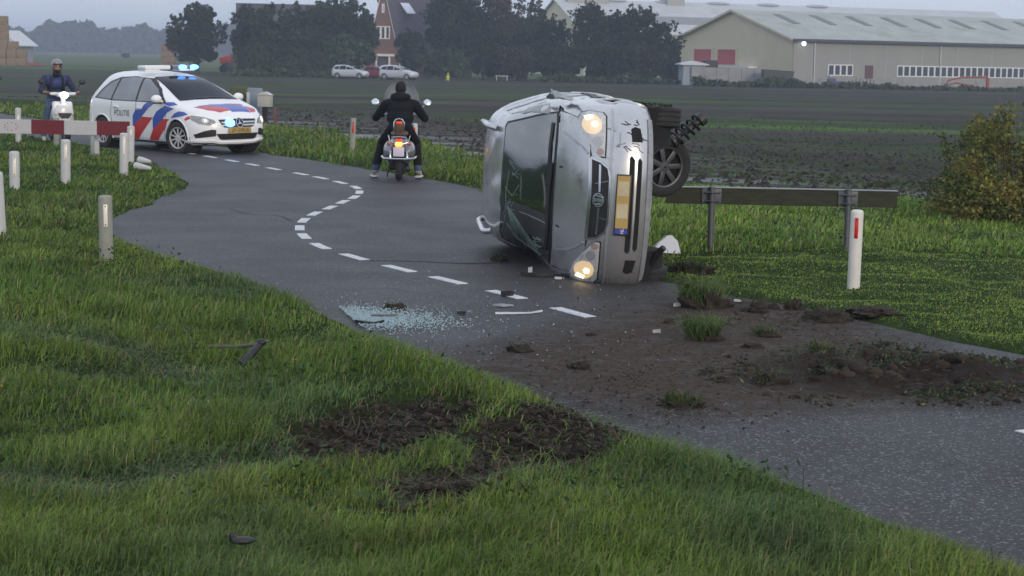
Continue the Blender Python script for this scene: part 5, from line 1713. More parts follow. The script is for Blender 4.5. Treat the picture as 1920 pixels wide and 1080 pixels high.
for s_, ax in ((-1, 'y-'), (1, 'y+')):
    E_('window_surround', [(.98, .985), (.60, 1.24), (.30, 1.375), (.1, 1.44), (-.4, 1.478), (-.95, 1.45), (-1.26, 1.36), (-1.48, 1.20), (-1.66, 1.02), (-1.0, .985)], M_BLACK, ax, off=.007, step=.03)
    E_('side_window', [(.84, 1.0), (.55, 1.23), (.28, 1.345), (.10, 1.415), (-.06, 1.445), (-.06, .995)], M_SIDEG, ax, off=.012, step=.03)
    E_('side_window', [(-.13, .995), (-.13, 1.452), (-.5, 1.458), (-.88, 1.425), (-.98, 1.0)], M_SIDEG, ax, off=.012, step=.03)
    E_('side_window', [(-1.04, 1.005), (-.94, 1.415), (-1.22, 1.335), (-1.42, 1.19), (-1.58, 1.03)], M_SIDEG, ax, off=.012, step=.03)
    for x_ in ([(.93, .95), (.98, .7), (.92, .3)], [(-.10, .985), (-.12, .24)], [(-1.0, .99), (-1.03, .7), (-.95, .45)]):
        E_('door_gap', rline(x_, .012), pm('door gap', (.12, .12, .13), .8), ax, off=.003)
    for x_ in (-.08, -.95):
        b = MB(); b.box((x_ + .12, s_ * .897, .86), (.2, .035, .035), bev=.012); b.build('door_handle', M_WHITEP, pol)
    E_('sill_strip', [(.95, .20), (-.98, .20), (-.98, .225), (.95, .225)], M_BLACK, ax, off=.006)
    # livery
    E_('red_stripe', [(-.27, .235), (-.04, .235), (.52, .69), (.13, .69), (-.20, .49)], M_PRED, ax, off=.005)
    E_('blue_stripe', [(-.20, .495), (.125, .695), (.34, .86), (.56, .975), (.32, .985), (.20, .93), (.10, .83), (-.10, .82), (-.20, .71)], M_PBLUE, ax, off=.005)
    E_('red_stripe', [(.36, .235), (.66, .235), (.97, .50), (1.02, .62), (1.10, .675), (.88, .675), (.52, .45)], M_PRED, ax, off=.005)
    E_('blue_stripe', [(.52, .455), (.88, .68), (1.02, .80), (1.26, .885), (.95, .935), (.80, .88), (.64, .80), (.52, .67)], M_PBLUE, ax, off=.005)
    E_('blue_stripe', [(1.16, .70), (1.30, .715), (1.50, .74), (1.66, .78), (1.56, .83), (1.42, .84), (1.28, .79)], M_PBLUE, ax, off=.005)
    E_('red_stripe', [(1.62, .66), (1.74, .70), (1.74, .755), (1.66, .74), (1.60, .70)], M_PRED, ax, off=.005)
    E_('blue_stripe', [(1.0, 1.0), (1.16, 1.0), (1.30, .955), (1.10, .93), (.90, .975)], M_PBLUE, ax, off=.010)
    def sidept(a, c, s_=s_):
        x_, z_ = -.60 + a * (1 if s_ < 0 else -1), .735 + c
        h = bp_.ray_cast(Vector((x_, s_ * 5, z_)), Vector((0, -s_, 0)))
        return (h[0] + Vector((0, s_ * .006, 0)))
    text_on('lettering', 'POLITIE', .165, sidept, M_TXT, pol, 1.02)
    E_('flame_badge', [(-.795 if s_ < 0 else -.405, .78), (-.775 if s_ < 0 else -.425, .84), (-.755 if s_ < 0 else -.445, .78)], pm('gold badge', (.45, .36, .12), .5), ax, off=.006)
    # mirrors
    b = MB(); b.ell((.80, s_ * .985, 1.06), (.085, .115, .085), seg=18); b.tube([(.84, s_ * .85, 1.0), (.82, s_ * .95, 1.03)], .03, 8); mo = b.build('door_mirror', M_WHITEP, pol)
    b = MB(); b.box((.81, s_ * .97, .985), (.12, .17, .03), bev=.01); b.build('mirror_base', M_BLACK, mo)
    E_('rear_light', [(-1.86, .78), (-2.0, .74), (-2.02, .92), (-1.90, .97)], M_PRED, ax, off=.006)
# heads in the cabin
for y_ in (.36,):
    pass
# nose: lights, grille with star, plate, intakes
for s_ in (-1, 1):
    hp = [(s_ * .47, .60), (s_ * .62, .58), (s_ * .76, .61), (s_ * .825, .67), (s_ * .845, .75), (s_ * .80, .765), (s_ * .66, .735), (s_ * .52, .68)]
    h_ = E_('headlight', hp, pm('headlight housing', (.10, .11, .13), .2, .6, var=.4, scale=16), off=.006)
    E_('lamp_bowl', ngon(s_ * .665, .668, .055, .050, 18), M_REFL, par=h_, off=.011)
    if s_ > 0: E_('lit_lamp', ngon(.70, .66, .075, .055, 18), pm('warm lit lamp', (1, .85, .6), .3, emit=(1, .80, .50), es=1.6), par=h_, off=.014)
    else: E_('lit_lamp', ngon(s_ * .66, .668, .020, .018, 10), pm('small white lamp', (1, 1, 1), .3, emit=(.9, .95, 1), es=2.0), par=h_, off=.015)
    E_('lens', hp, M_LENS, par=h_, off=.018, thick=.004)
    E_('fog_intake', [(s_ * .50, .37), (s_ * .80, .33), (s_ * .825, .40), (s_ * .70, .47), (s_ * .58, .50), (s_ * .50, .49)], M_BLACK, off=.004)
gpoly = [(-.44, .685), (0, .70), (.44, .685), (.40, .60), (.34, .535), (.2, .525), (-.2, .525), (-.34, .535), (-.40, .60)]
g_ = E_('grille', gpoly, M_BLACK, off=.005)
for z_ in (.63, .575):
    for s_ in (-1, 1): E_('grille_bar', [(s_ * .40, z_ + .012), (s_ * .10, z_ + .016), (s_ * .10, z_ - .012), (s_ * .385, z_ - .012)], M_CHROME, par=g_, off=.016, thick=.014)
em = MB()
ring = rline([(.082 * math.cos(t), .615 + .082 * math.sin(t)) for t in np.linspace(0, 2 * math.pi, 29)], .013)
m = decal('e', ring, 'x+', bp_, None, None, off=.030, thick=.02, step=.05, mesh_only=True); em.add(m.v, m.f)
for k in range(3):
    a = math.pi / 2 + k * 2 * math.pi / 3
    tip = (.08 * math.cos(a), .615 + .08 * math.sin(a))
    l_, r_ = (.017 * math.cos(a + 1.57), .615 + .017 * math.sin(a + 1.57)), (.017 * math.cos(a - 1.57), .615 + .017 * math.sin(a - 1.57))
    m = decal('e', [l_, r_, tip], 'x+', bp_, None, None, off=.032, thick=.02, step=.05, mesh_only=True); em.add(m.v, m.f)
em.build('star_emblem', M_CHROME, g_)
E_('grille_flasher', ngon(-.22, .62, .105, .075, 20), M_BLUELAMP, par=g_, off=.03, thick=.02)
pb = MB(); pb.box((2.212, 0, .475), (.02, .53, .12), bev=.005); np_ = pb.build('number_plate', M_PLATE, pol)
text_on('plate_characters', 'ZF-590-B', .095, lambda a, c: (2.2235, a, .475 + c), M_BLACK, np_, 1.15)
E_('lower_intake', [(-.50, .415), (.50, .415), (.42, .31), (.36, .295), (-.36, .295), (-.42, .31)], M_BLACK, off=.004)
E_('front_lip', [(-.85, .235), (-.4, .245), (0, .25), (.4, .245), (.85, .235), (.80, .19), (0, .20), (-.80, .19)], M_BLACK, off=.004)
E_('chin_ridge', rline([(-.86, .27), (-.55, .275), (-.38, .245), (0, .24), (.38, .245), (.55, .275), (.86, .27)], .035), M_WHITEP, off=.03, thick=.03)
# bonnet stripes and lettering
for po, mt in (([(1.62, -.66), (1.66, -.30), (1.82, -.02), (1.94, -.02), (1.98, -.30), (1.86, -.50)], M_PRED), ([(1.60, -.56), (1.58, .10), (1.66, .42), (1.98, .42), (1.985, -.02), (1.80, -.06), (1.69, -.30)], M_PBLUE),
               ([(1.565, .12), (1.56, .46), (1.63, .50), (1.66, .44)], M_PRED), ([(1.70, .46), (1.80, .66), (1.90, .60), (1.97, .44), (1.85, .44)], M_PRED)):
    E_('bonnet_stripe', po, mt, 'z+', off=.006)
def hoodpt(a, c):
    h = bp_.ray_cast(Vector((1.60 - c, a, 5)), Vector((0, 0, -1)))
    return h[0] + Vector((0, 0, .006))
text_on('bonnet_lettering', 'POLITIE', .13, hoodpt, pm('faint lettering', (.35, .37, .45), .5), pol, 1.3)
# roof light bar
b = MB()
for y_ in (-.42, .42): b.box((-.30, y_, 1.60), (.26, .34, .04), bev=.01)
b.box((-.30, -.30, 1.655), (.30, .62, .085), bev=.03)
b.build('light_bar', M_WHITEP, pol)
lb = pol.children[-1]
b = MB(); b.box((-.30, .03, 1.655), (.28, .05, .08)); b.build('bar_joint', M_BLACK, lb)
b = MB(); b.box((-.30, .36, 1.655), (.29, .62, .08), bev=.03); b.build('bar_lens', M_BLUEOFF, lb)
for y_ in (.30, .58):
    b = MB(); b.ell((-.18, y_, 1.655), (.06, .115, .05), seg=18); b.build('blue_flasher', M_BLUELAMP, lb)
# cabin silhouettes behind the side glass
b = MB(); b.box((-.12, -.58, 1.05), (.14, .3, .22), bev=.06); b.build('headrest', M_BLACK, pol)

# ================= parked cars in the farm yard =================
def small_car(name, label, loc, rz, paint, sc, style, group='cars parked in the farm yard'):
    t = thing(name, label, 'car', loc, rz, group)
    t.scale = (sc, sc, sc)
    rear = {'hatch': 0, 'mpv': 1, 'estate': 2}[style]
    xr1 = (-1.90, -2.0, -2.08)[rear]
    tab = [(.2, 1.9, -1.9, .75, .5, 2.6, .4, 3), (.35, 2.1, -2.05, .85, .6, 2.6, .45, 3), (.55, 2.12, -2.08, .87, .6, 2.6, .5, 3), (.75, 2.0, -2.06, .87, .6, 2.7, .5, 3), (.88, 1.6, -2.05, .86, .6, 3, .5, 3),
           (.98, 1.1, -2.03, .85, .5, 3, .5, 3), (1.15, .75, xr1, .79, .45, 3, .45, 3), (1.32, .35, xr1 + .12, .71, .4, 3, .4, 3), (1.43, -.05, xr1 + .26, .63, .4, 3, .4, 3), (1.5, -.6, xr1 + .6, .42, .35, 2.8, .35, 2.8)]
    _, bb = car_body(tab, [(1.28, .31, .35), (-1.28, .31, .35)], 'body', [paint], t, nc=90)
    for x_ in (1.28, -1.28):
        for s_ in (-1, 1): car_wheel(t, (x_, s_ * .77, .30), s_, .30, .19, M_HUBCAP, 6)
    for s_, ax in ((-1, 'y-'), (1, 'y+')):
        for po in ([(.85, 1.0), (.42, 1.27), (.05, 1.37), (-.2, 1.40), (-.2, .99)], [(-.28, .99), (-.28, 1.405), (-.95, 1.39), (-1.05, 1.0)], [(-1.12, 1.0), (-1.03, 1.385), (-1.55, 1.28), (-1.78, 1.04)]):
            decal('side_window', po, ax, bb, M_PGLASS, t, off=.008, step=.2)
    decal('rear_window', [(-.62, 1.02), (.62, 1.02), (.52, 1.36), (-.52, 1.36)], 'x-', bb, M_PGLASS, t, off=.012, step=.2)
    decal('windscreen', [(-.7, 1.02), (.7, 1.02), (.56, 1.40), (-.56, 1.40)], 'x+', bb, M_PGLASS, t, off=.008, step=.2)
    for s_ in (-1, 1):
        decal('rear_light', [(s_ * .62, .75), (s_ * .82, .75), (s_ * .80, 1.0), (s_ * .66, 1.0)], 'x-', bb, M_PRED, t, off=.012, step=.2)
        decal('headlight', [(s_ * .5, .66), (s_ * .78, .66), (s_ * .78, .78), (s_ * .55, .76)], 'x+', bb, M_REFL, t, off=.01, step=.2)
        b = MB(); b.ell((.72, s_ * .93, 1.03), (.06, .09, .06)); b.build('door_mirror', paint, t)
    b = MB(); b.box((-2.085, 0, .72), (.02, .5, .11)); b.build('number_plate', M_PLATE, t)
    return t
M_PALEB = pm('pale silver blue paint', (.50, .53, .58), .35, .2, var=.03, coat=.4)
M_DRED = pm('dark red paint', (.24, .03, .04), .35, var=.05, coat=.4)
small_car('parked_car', 'silver-blue hatchback parked at the left of the yard', farpt(657, 215), R(-12), M_PALEB, 1.0, 'hatch')
small_car('parked_car', 'dark red hatchback between the two silver cars', farpt(713, 219), R(-30), M_DRED, .95, 'hatch')
small_car('parked_car', 'silver estate car parked in front of the brick house', farpt(748, 213), R(-22), M_PALEB, 1.06, 'estate')
# ================= riders and scooters =================
M_JKT = pm('black padded jacket', (.007, .008, .013), .8, var=.3, spec=.2, scale=9, bump=.35, bscale=14)
M_TRS = pm('black trousers', (.008, .008, .009), .85, spec=.2, var=.3, scale=8)
M_SKIN = pm('skin', (.36, .20, .15), .55, var=.08)
M_JEAN = pm('blue jeans', (.050, .085, .155), .85, var=.25, scale=10)
M_HAIR = pm('dark cap', (.010, .010, .011), .9)
M_SHOE = pm('cream trainers', (.48, .44, .34), .7, var=.15, scale=12)
M_SOLE = pm('white sole', (.6, .62, .66), .6)
M_BJKT = pm('blue jacket', (.025, .040, .150), .7, var=.3, scale=7, bump=.2, bscale=12)
M_NAVY = pm('navy sleeves', (.014, .020, .055), .75, var=.3, scale=7)
M_GREYH = pm('grey helmet shell', (.20, .20, .21), .3, var=.1, coat=.5)
M_SILV = pm('silver scooter paint', (.22, .23, .255), .3, .5, var=.06, coat=.4)
M_BROWN = pm('brown saddle leather', (.085, .045, .030), .5, var=.2, scale=14)
M_WSCO = pm('white scooter paint', (.66, .67, .69), .3, var=.03, coat=.5)
M_WSCREEN = glassmat('clear windshield', (.42, .46, .52), .08, .34, .6)
M_TAIL = pm('lit tail lamp', (1, .3, .05), .3, emit=(1, .22, .03), es=5)
M_TAILR = pm('red lamp lens', (.5, .03, .02), .3, emit=(1, .06, .02), es=.5)
M_HEADL = pm('lit scooter headlamp', (1, 1, .9), .3, emit=(1, .97, .88), es=8)
M_MIRG = pm('mirror glass', (.75, .78, .82), .08, 1.0, var=.02)
M_SPLATE = pm('pale number plate', (.55, .52, .62), .5, var=.15, scale=40)

def scooter_wheel(t, x, r, w, m=M_RIM):
    b = MB()
    b.lathe([(r * .55, -w * .4), (r * .86, -w * .5), (r * .98, -w * .28), (r, 0), (r * .98, w * .28), (r * .86, w * .5), (r * .55, w * .4)], (x, 0, r), (0, 1, 0), 28, caps=False)
    o = b.build('wheel', M_TYRE, t)
    b = MB()
    b.lathe([(.02, -w * .3), (r * .3, -w * .25), (r * .56, -w * .38), (r * .56, w * .38), (r * .3, w * .25), (.02, w * .3)], (x, 0, r), (0, 1, 0), 24)
    b.build('rim', m, o)
    return o
# --- silver scooter seen from behind
vp = gp(748, 338)
VH = R(90) + R(2)
vs_ = thing('retro_scooter', 'silver retro scooter with clear windshield and brown saddle seen from behind', 'scooter', (vp.x - .64 * math.cos(VH) * -1, vp.y + .62, 0), VH)
scooter_wheel(vs_, -.62, .215, .11)
scooter_wheel(vs_, .68, .215, .10)
b = MB()
b.ell((-.50, 0, .56), (.44, .17, .17)); b.ell((-.55, .15, .47), (.33, .11, .17)); b.ell((-.55, -.15, .47), (.33, .11, .17)); b.ell((-.80, 0, .56), (.16, .13, .13))
b.box((-.12, 0, .42), (.2, .30, .32), bev=.05); b.box((.12, 0, .28), (.56, .36, .07), bev=.03)
b.box((.44, 0, .58), (.07, .42, .64), (0, R(-14), 0), bev=.03); b.ell((.70, 0, .40), (.24, .09, .13))
b.cap((.50, 0, .80), (.42, 0, 1.0), .06, .06)
b.fuse('body', M_SILV, .014, 5, vs_)
b = MB(); b.ell((-.50, 0, .745), (.36, .145, .065)); b.ell((-.30, 0, .755), (.2, .14, .06)); b.fuse('saddle', M_BROWN, .012, 4, vs_)
b = MB(); b.tube([(.42, .36, 1.0), (.44, .2, 1.03), (.43, 0, 1.03), (.44, -.2, 1.03), (.42, -.36, 1.0)], .022, 8); b.ell((.46, 0, 1.02), (.10, .13, .08)); hb = b.build('handlebar', M_SILV, vs_)
for s_ in (-1, 1):
    b = MB(); b.cyl((.42, s_ * .28, 1.0), (.41, s_ * .40, .995), .028); b.build('grip', M_BLACK, hb)
    b = MB(); b.tube([(.44, s_ * .26, 1.03), (.44, s_ * .34, 1.13), (.43, s_ * .40, 1.20)], .011, 6); st_ = b.build('mirror_stem', M_CHROME, vs_)
    b = MB(); b.ell((.43, s_ * .43, 1.225), (.025, .068, .054), (0, 0, 0)); b.build('mirror_housing', M_CHROME, st_)
    b = MB(); b.lathe([(.060, 0), (.05, .006), (.001, .009)], (.408, s_ * .43, 1.225), (-1, s_ * .10, .30), 20); b.build('mirror_glass', M_MIRG, st_)
b = MB()
vsx, fsx = [], []
n_, m_ = 14, 10
for i in range(n_ + 1):
    for j in range(m_ + 1):
        v_ = j / m_
        a = -1 + 2 * i / n_
        wd = .30 * math.sqrt(max(0.02, 1 - max(0, (v_ - .45) / .55) ** 2.2)) * (.72 + .28 * min(1, v_ * 2.2))
        vsx.append((.60 - .10 * v_ - .10 * a * a, a * wd, .92 + .66 * v_))
for i in range(n_):
    for j in range(m_):
        fsx.append((i * (m_ + 1) + j, (i + 1) * (m_ + 1) + j, (i + 1) * (m_ + 1) + j + 1, i * (m_ + 1) + j + 1))
b.add(vsx, fsx)
o = b.build('windshield', M_WSCREEN, vs_)
o.modifiers.new('thick', 'SOLIDIFY').thickness = .004
b = MB(); b.tube([(-.80, .075, .74), (-.90, .078, .80), (-.915, .078, .94), (-.905, .05, .985), (-.90, 0, .995), (-.905, -.05, .985), (-.915, -.078, .94), (-.90, -.078, .80), (-.80, -.075, .74)], .013, 8); rk = b.build('backrest_frame', M_CHROME, vs_)
b = MB(); b.box((-.905, 0, .87), (.035, .13, .18), bev=.015); b.build('backrest_pad', M_BROWN, rk)
b = MB(); b.box((-.926, 0, .935), (.02, .09, .035), bev=.006); b.build('reflector', M_TAILR, rk)
b = MB(); b.tube([(-.72, .17, .72), (-.92, .14, .62), (-.95, .06, .60)], .012, 6); b.tube([(-.72, -.17, .72), (-.92, -.14, .62), (-.95, -.06, .60)], .012, 6); b.tube([(-.93, .12, .70), (-.95, 0, .71), (-.93, -.12, .70)], .011, 6); b.build('rear_rack', M_CHROME, vs_)
b = MB(); b.box((-.955, 0, .595), (.06, .11, .07), bev=.02); tl = b.build('tail_lamp', M_TAIL, vs_)
b = MB(); b.box((-.965, 0, .665), (.05, .11, .03), bev=.01); b.build('lamp_top', M_TAILR, tl)
b = MB(); b.box((-.975, 0, .475), (.012, .175, .15), (0, R(8), 0), bev=.004); b.build('number_plate', M_SPLATE, vs_)
b = MB(); b.tube([(-.72, .27, .385), (-.90, .24, .365), (-.96, .10, .36), (-.96, -.10, .36), (-.90, -.24, .365), (-.72, -.27, .385)], .020, 8); b.build('bumper_bar', M_CHROME, vs_)
for s_ in (-1, 1):
    b = MB(); b.cap((-.93, s_ * .135, .38), (-.90, s_ * .125, .48), .022, .012); b.build('overrider', M_CHROME, vs_)
    b = MB(); b.ell((-.90, s_ * .16, .60), (.035, .035, .035)); b.build('indicator', pm('orange indicator', (.4, .12, .03), .3), vs_)
b = MB(); b.cap((-.85, -.14, .20), (-.45, -.13, .22), .055, .05); b.tube([(-.45, -.13, .22), (-.2, -.08, .25)], .022, 8); b.box((-.45, .10, .25), (.4, .14, .18), bev=.04); b.build('exhaust', M_BLACK, vs_)
b = MB(); b.tube([(-.1, .1, .22), (-.2, .2, .08), (-.2, .2, .02)], .012, 6); b.build('stand', M_BLACK, vs_)

def fingers(b, wrist, grip, s_):
    """five separate fingers closing round the grip"""
    w, g = Vector(wrist), Vector(grip)
    ax_ = (g - w).normalized()
    sd_ = Vector((0, s_, 0))
    for k, (o_, l_) in enumerate(((-.033, .060), (-.011, .068), (.011, .066), (.032, .054))):
        p = g + sd_ * o_
        b.tube([p - ax_ * .03, p + ax_ * l_ * .45 + Vector((0, 0, .012)), p + ax_ * l_ * .75 + Vector((0, 0, -.02)), p + ax_ * l_ * .5 + Vector((0, 0, -.045))], [.010, .0095, .009, .007], 6)
    p = g - sd_ * .045
    b.tube([p - ax_ * .05, p + Vector((0, 0, -.02)) - ax_ * .005, p + ax_ * .03 + Vector((0, 0, -.035))], [.012, .011, .008], 6)
def person(name, label, loc, rz, J, mats, matfn, mw_=None):
    t = thing(name, label, 'person', loc, rz)
    b = MB()
    pe, ch, nk, hd = J['pelvis'], J['chest'], J['neck'], J['head']
    b.ell(pe, (.135, .185, .13))
    b.ell(((pe[0] + ch[0]) / 2, 0, (pe[2] + ch[2]) / 2), (.145, J.get('wst', .20), abs(ch[2] - pe[2]) * .62))
    b.ell(ch, (.15, J.get('cw', .225), .17))
    b.cap((ch[0], 0, ch[2] + .1), nk, .075, .062)
    b.ell(hd, (.098, .078, .118))
    b.ell((hd[0] + .03, 0, hd[2] - .055), (.066, .055, .062))
    b.ell((hd[0] + .105, 0, hd[2] - .015), (.018, .014, .028))          # nose
    for s_ in (-1, 1):
        b.ell((hd[0] - .005, s_ * .08, hd[2] - .01), (.02, .012, .032))   # ears
        sh, el, wr_, gr_p = [(p[0], s_ * p[1], p[2]) for p in (J['sh'], J['el'], J['wr'], J['hand'])]
        b.cap((ch[0], s_ * .09, ch[2] + .09), sh, .09, .088)
        b.cap(sh, el, .085, .066)
        b.cap(el, wr_, .066, .042)
        b.cap(wr_, (wr_[0] + (gr_p[0] - wr_[0]) * .75, wr_[1] + (gr_p[1] - wr_[1]) * .75, wr_[2] + (gr_p[2] - wr_[2]) * .75), .034, .036)
        kn, an, to = J['kn'][s_], J['an'][s_], J['toe'][s_]
        hp = (pe[0] + .02, s_ * .10, pe[2] - .03)
        b.cap(hp, kn, .105, .075)
        b.cap(kn, an, .075, J.get('cuff', .058))
        b.cap(an, (to[0], to[1], to[2]), .045, .038)
    o = b.fuse('body', mats, .013, 4, t, matfn)
    hb_ = MB()
    for s_ in (-1, 1):
        fingers(hb_, (J['wr'][0], s_ * J['wr'][1], J['wr'][2]), (J['hand'][0], s_ * J['hand'][1], J['hand'][2] + .02), s_)
    hb_.build('fingers', mats[J.get('handmat', 2)], t)
    return t
J1 = dict(pelvis=(-.30, 0, .86), chest=(-.24, 0, 1.14), neck=(-.16, 0, 1.33), head=(-.13, 0, 1.455), wst=.225, cw=.235, cuff=.07,
          sh=(-.22, .235, 1.20), el=(-.06, .40, .98), wr=(.30, .36, 1.0), hand=(.40, .345, 1.02),
          kn={1: (.08, .30, .58), -1: (.10, -.26, .58)}, an={1: (-.08, .40, .14), -1: (-.06, -.30, .14)}, toe={1: (.12, .44, .065), -1: (.14, -.33, .065)}, handmat=2)
def mf1(c):
    x, y, z = c
    if z < .125: return 3
    if z < .22 and x < .05: return 4
    if z > 1.36: return 5
    if x > .27 and z > .9: return 2
    if z < .80: return 1
    return 0
vpos, vrz = tuple(vs_.location), VH
p1_ = person('person', 'rider in black hooded jacket astride the silver retro scooter, back turned', vpos, vrz, J1, [M_JKT, M_TRS, M_BLACK, M_SHOE, M_JEAN, M_HAIR], mf1)
b = MB(); b.ell((-.27, 0, 1.325), (.12, .165, .085)); b.ell((-.19, .10, 1.32), (.10, .07, .07)); b.ell((-.19, -.10, 1.32), (.10, .07, .07)); b.fuse('hood', M_JKT, .014, 5, p1_)
b = MB(); b.ell((-.135, 0, 1.475), (.112, .092, .115)); b.fuse('knitted_cap', M_HAIR, .012, 3, p1_)
for s_ in (-1, 1):
    to, an = J1['toe'][s_], J1['an'][s_]
    b = MB(); b.box(((to[0] + an[0]) / 2 + .01, (to[1] + an[1]) / 2, .025), (.30, .10, .03), (0, 0, math.atan2(to[1] - an[1], to[0] - an[0])), bev=.01); b.build('sole', M_SOLE, p1_)

# --- white scooter coming towards the camera
wp_ = gp(124, 269)
WH = R(-64)
WS0 = (wp_.x - .64 * math.cos(WH), wp_.y - .64 * math.sin(WH), 0)
ws_ = thing('white_scooter', 'white scooter with lit headlamp ridden beside the police car', 'scooter', WS0, WH)
scooter_wheel(ws_, .64, .23, .12)
scooter_wheel(ws_, -.60, .23, .12)
b = MB()
b.box((.36, 0, .62), (.10, .44, .54), (0, R(-16), 0), bev=.045); b.ell((.46, 0, .62), (.10, .21, .23)); b.ell((.55, 0, .43), (.17, .13, .10)); b.box((.08, 0, .30), (.5, .32, .08), bev=.03)
b.ell((-.45, 0, .58), (.42, .16, .19)); b.ell((-.80, 0, .68), (.14, .09, .08)); b.ell((.64, 0, .46), (.2, .075, .06))
b.cap((.42, 0, .80), (.36, 0, .98), .06, .05)
bo = b.fuse('body', M_WSCO, .014, 4, ws_)
b = MB(); b.ell((-.42, 0, .80), (.38, .14, .06)); b.build('saddle', M_BLACK, ws_)
b = MB(); b.ell((.38, 0, 1.02), (.11, .17, .065)); b.cap((.37, -.25, 1.04), (.37, .25, 1.04), .035, .035); b.fuse('handlebar_cowl', M_WSCO, .012, 3, ws_)
b = MB(); b.tube([(.33, .22, 1.04), (.30, .38, 1.045)], .02, 8); b.tube([(.33, -.22, 1.04), (.30, -.38, 1.045)], .02, 8); b.build('grips', M_BLACK, ws_)
b = MB(); b.ell((.50, 0, 1.01), (.03, .085, .07)); b.build('headlamp', M_HEADL, ws_)
vb = MB()
for po in ([(-.14, .64), (.14, .64), (.13, .59), (0, .45), (-.13, .59)],): vb.prism(po, lambda a, c, d: (d - .30 * (c - .6) * (c - .6), a, c), .525, .58)
vb.build('front_grille', M_BLACK, ws_, smooth=False)
b = MB(); b.prism([(-.05, .72), (.05, .72), (.03, .70), (-.03, .70)], lambda a, c, d: (d, a, c), .50, .545); b.build('badge', M_BLACK, ws_, smooth=False)
for s_ in (-1, 1):
    b = MB(); b.ell((.47, s_ * .165, .60), (.05, .03, .035)); b.build('indicator', pm('scooter indicator', (.35, .12, .10), .3), ws_)
    b = MB(); b.tube([(.34, s_ * .28, 1.05), (.32, s_ * .36, 1.20), (.31, s_ * .40, 1.26)], .010, 6); mst = b.build('mirror_stem', M_BLACK, ws_)
    b = MB(); b.ell((.31, s_ * .43, 1.29), (.03, .075, .055)); b.build('mirror_housing', M_BLACK, mst)
b = MB(); b.cyl((.40, .0, .85), (.64, .09, .23), .03); b.cyl((.46, 0, .7), (.64, -.09, .23), .03); b.build('fork', M_BLACK, ws_)
J2 = dict(pelvis=(-.36, 0, .93), chest=(-.27, 0, 1.24), neck=(-.20, 0, 1.45), head=(-.17, 0, 1.60), wst=.20, cw=.225, cuff=.062,
          sh=(-.26, .235, 1.34), el=(-.08, .36, 1.10), wr=(.22, .34, 1.05), hand=(.30, .325, 1.05),
          kn={1: (.10, .20, .78), -1: (.10, -.25, .74)}, an={1: (.06, .16, .41), -1: (-.02, -.33, .14)}, toe={1: (.26, .16, .37), -1: (.18, -.36, .06)}, handmat=2)
def mf2(c):
    x, y, z = c
    if (z < .125) or (abs(z - .38) < .055 and y > 0 and x > .08): return 3
    if z > 1.44: return 2
    if x > .20 and z > .95: return 2
    if z < .92: return 1
    if z > 1.16 and abs(y) < .20: return 0
    return 4
p2_ = person('person', 'rider in blue jacket and grey helmet on the white scooter, facing the camera', WS0, WH, J2, [M_BJKT, M_JEAN, M_SKIN, M_SHOE, M_NAVY], mf2)
b = MB()
b.ell((-.175, 0, 1.635), (.135, .122, .140), seg=24, rings=16)
hm = b.mesh('helmet', M_GREYH)
bmx = bmesh.new(); bmx.from_mesh(hm)
bmesh.ops.delete(bmx, geom=[f for f in bmx.faces if f.calc_center_median().z < 1.55 or (f.calc_center_median().x > -.11 and f.calc_center_median().z < 1.655 and abs(f.calc_center_median().y) < .085)], context='FACES')
bmx.to_mesh(hm); bmx.free()
o = link('helmet', hm, p2_); o.modifiers.new('t', 'SOLIDIFY').thickness = .012
b = MB(); b.tube([(-.062 - .02 * abs(a) * 4, a, 1.66) for a in np.linspace(-.10, .10, 9)], .016, 6); b.build('visor_rim', M_BLACK, p2_)
b = MB(); b.ell((-.155, 0, 1.505), (.098, .088, .060)); b.ell((-.17, 0, 1.44), (.10, .10, .06)); b.fuse('scarf', M_HAIR, .012, 3, p2_)
for s_ in (-1, 1):
    b = MB(); b.tube([(-.25, s_ * .13, 1.42), (-.13, s_ * .13, 1.36), (-.10, s_ * .13, 1.22), (-.14, s_ * .15, 1.05)], .022, 6); b.build('backpack_strap', M_BLACK, p2_)
    b = MB(); b.ell((-.075, s_ * .034, 1.612), (.012, .016, .010)); b.build('eye', pm('dark eye', (.02, .015, .012), .3), p2_)
# --- second white scooter and rider just entering at the left edge
WS1 = gp(-34, 256)
so_ = dup(ws_, (WS1.x - .6 * math.cos(WH), WS1.y - .6 * math.sin(WH), 0), WH, 'white scooter cut off by the left picture edge')
po2 = dup(p2_, so_.location, WH, 'rider on the scooter cut off by the left picture edge')
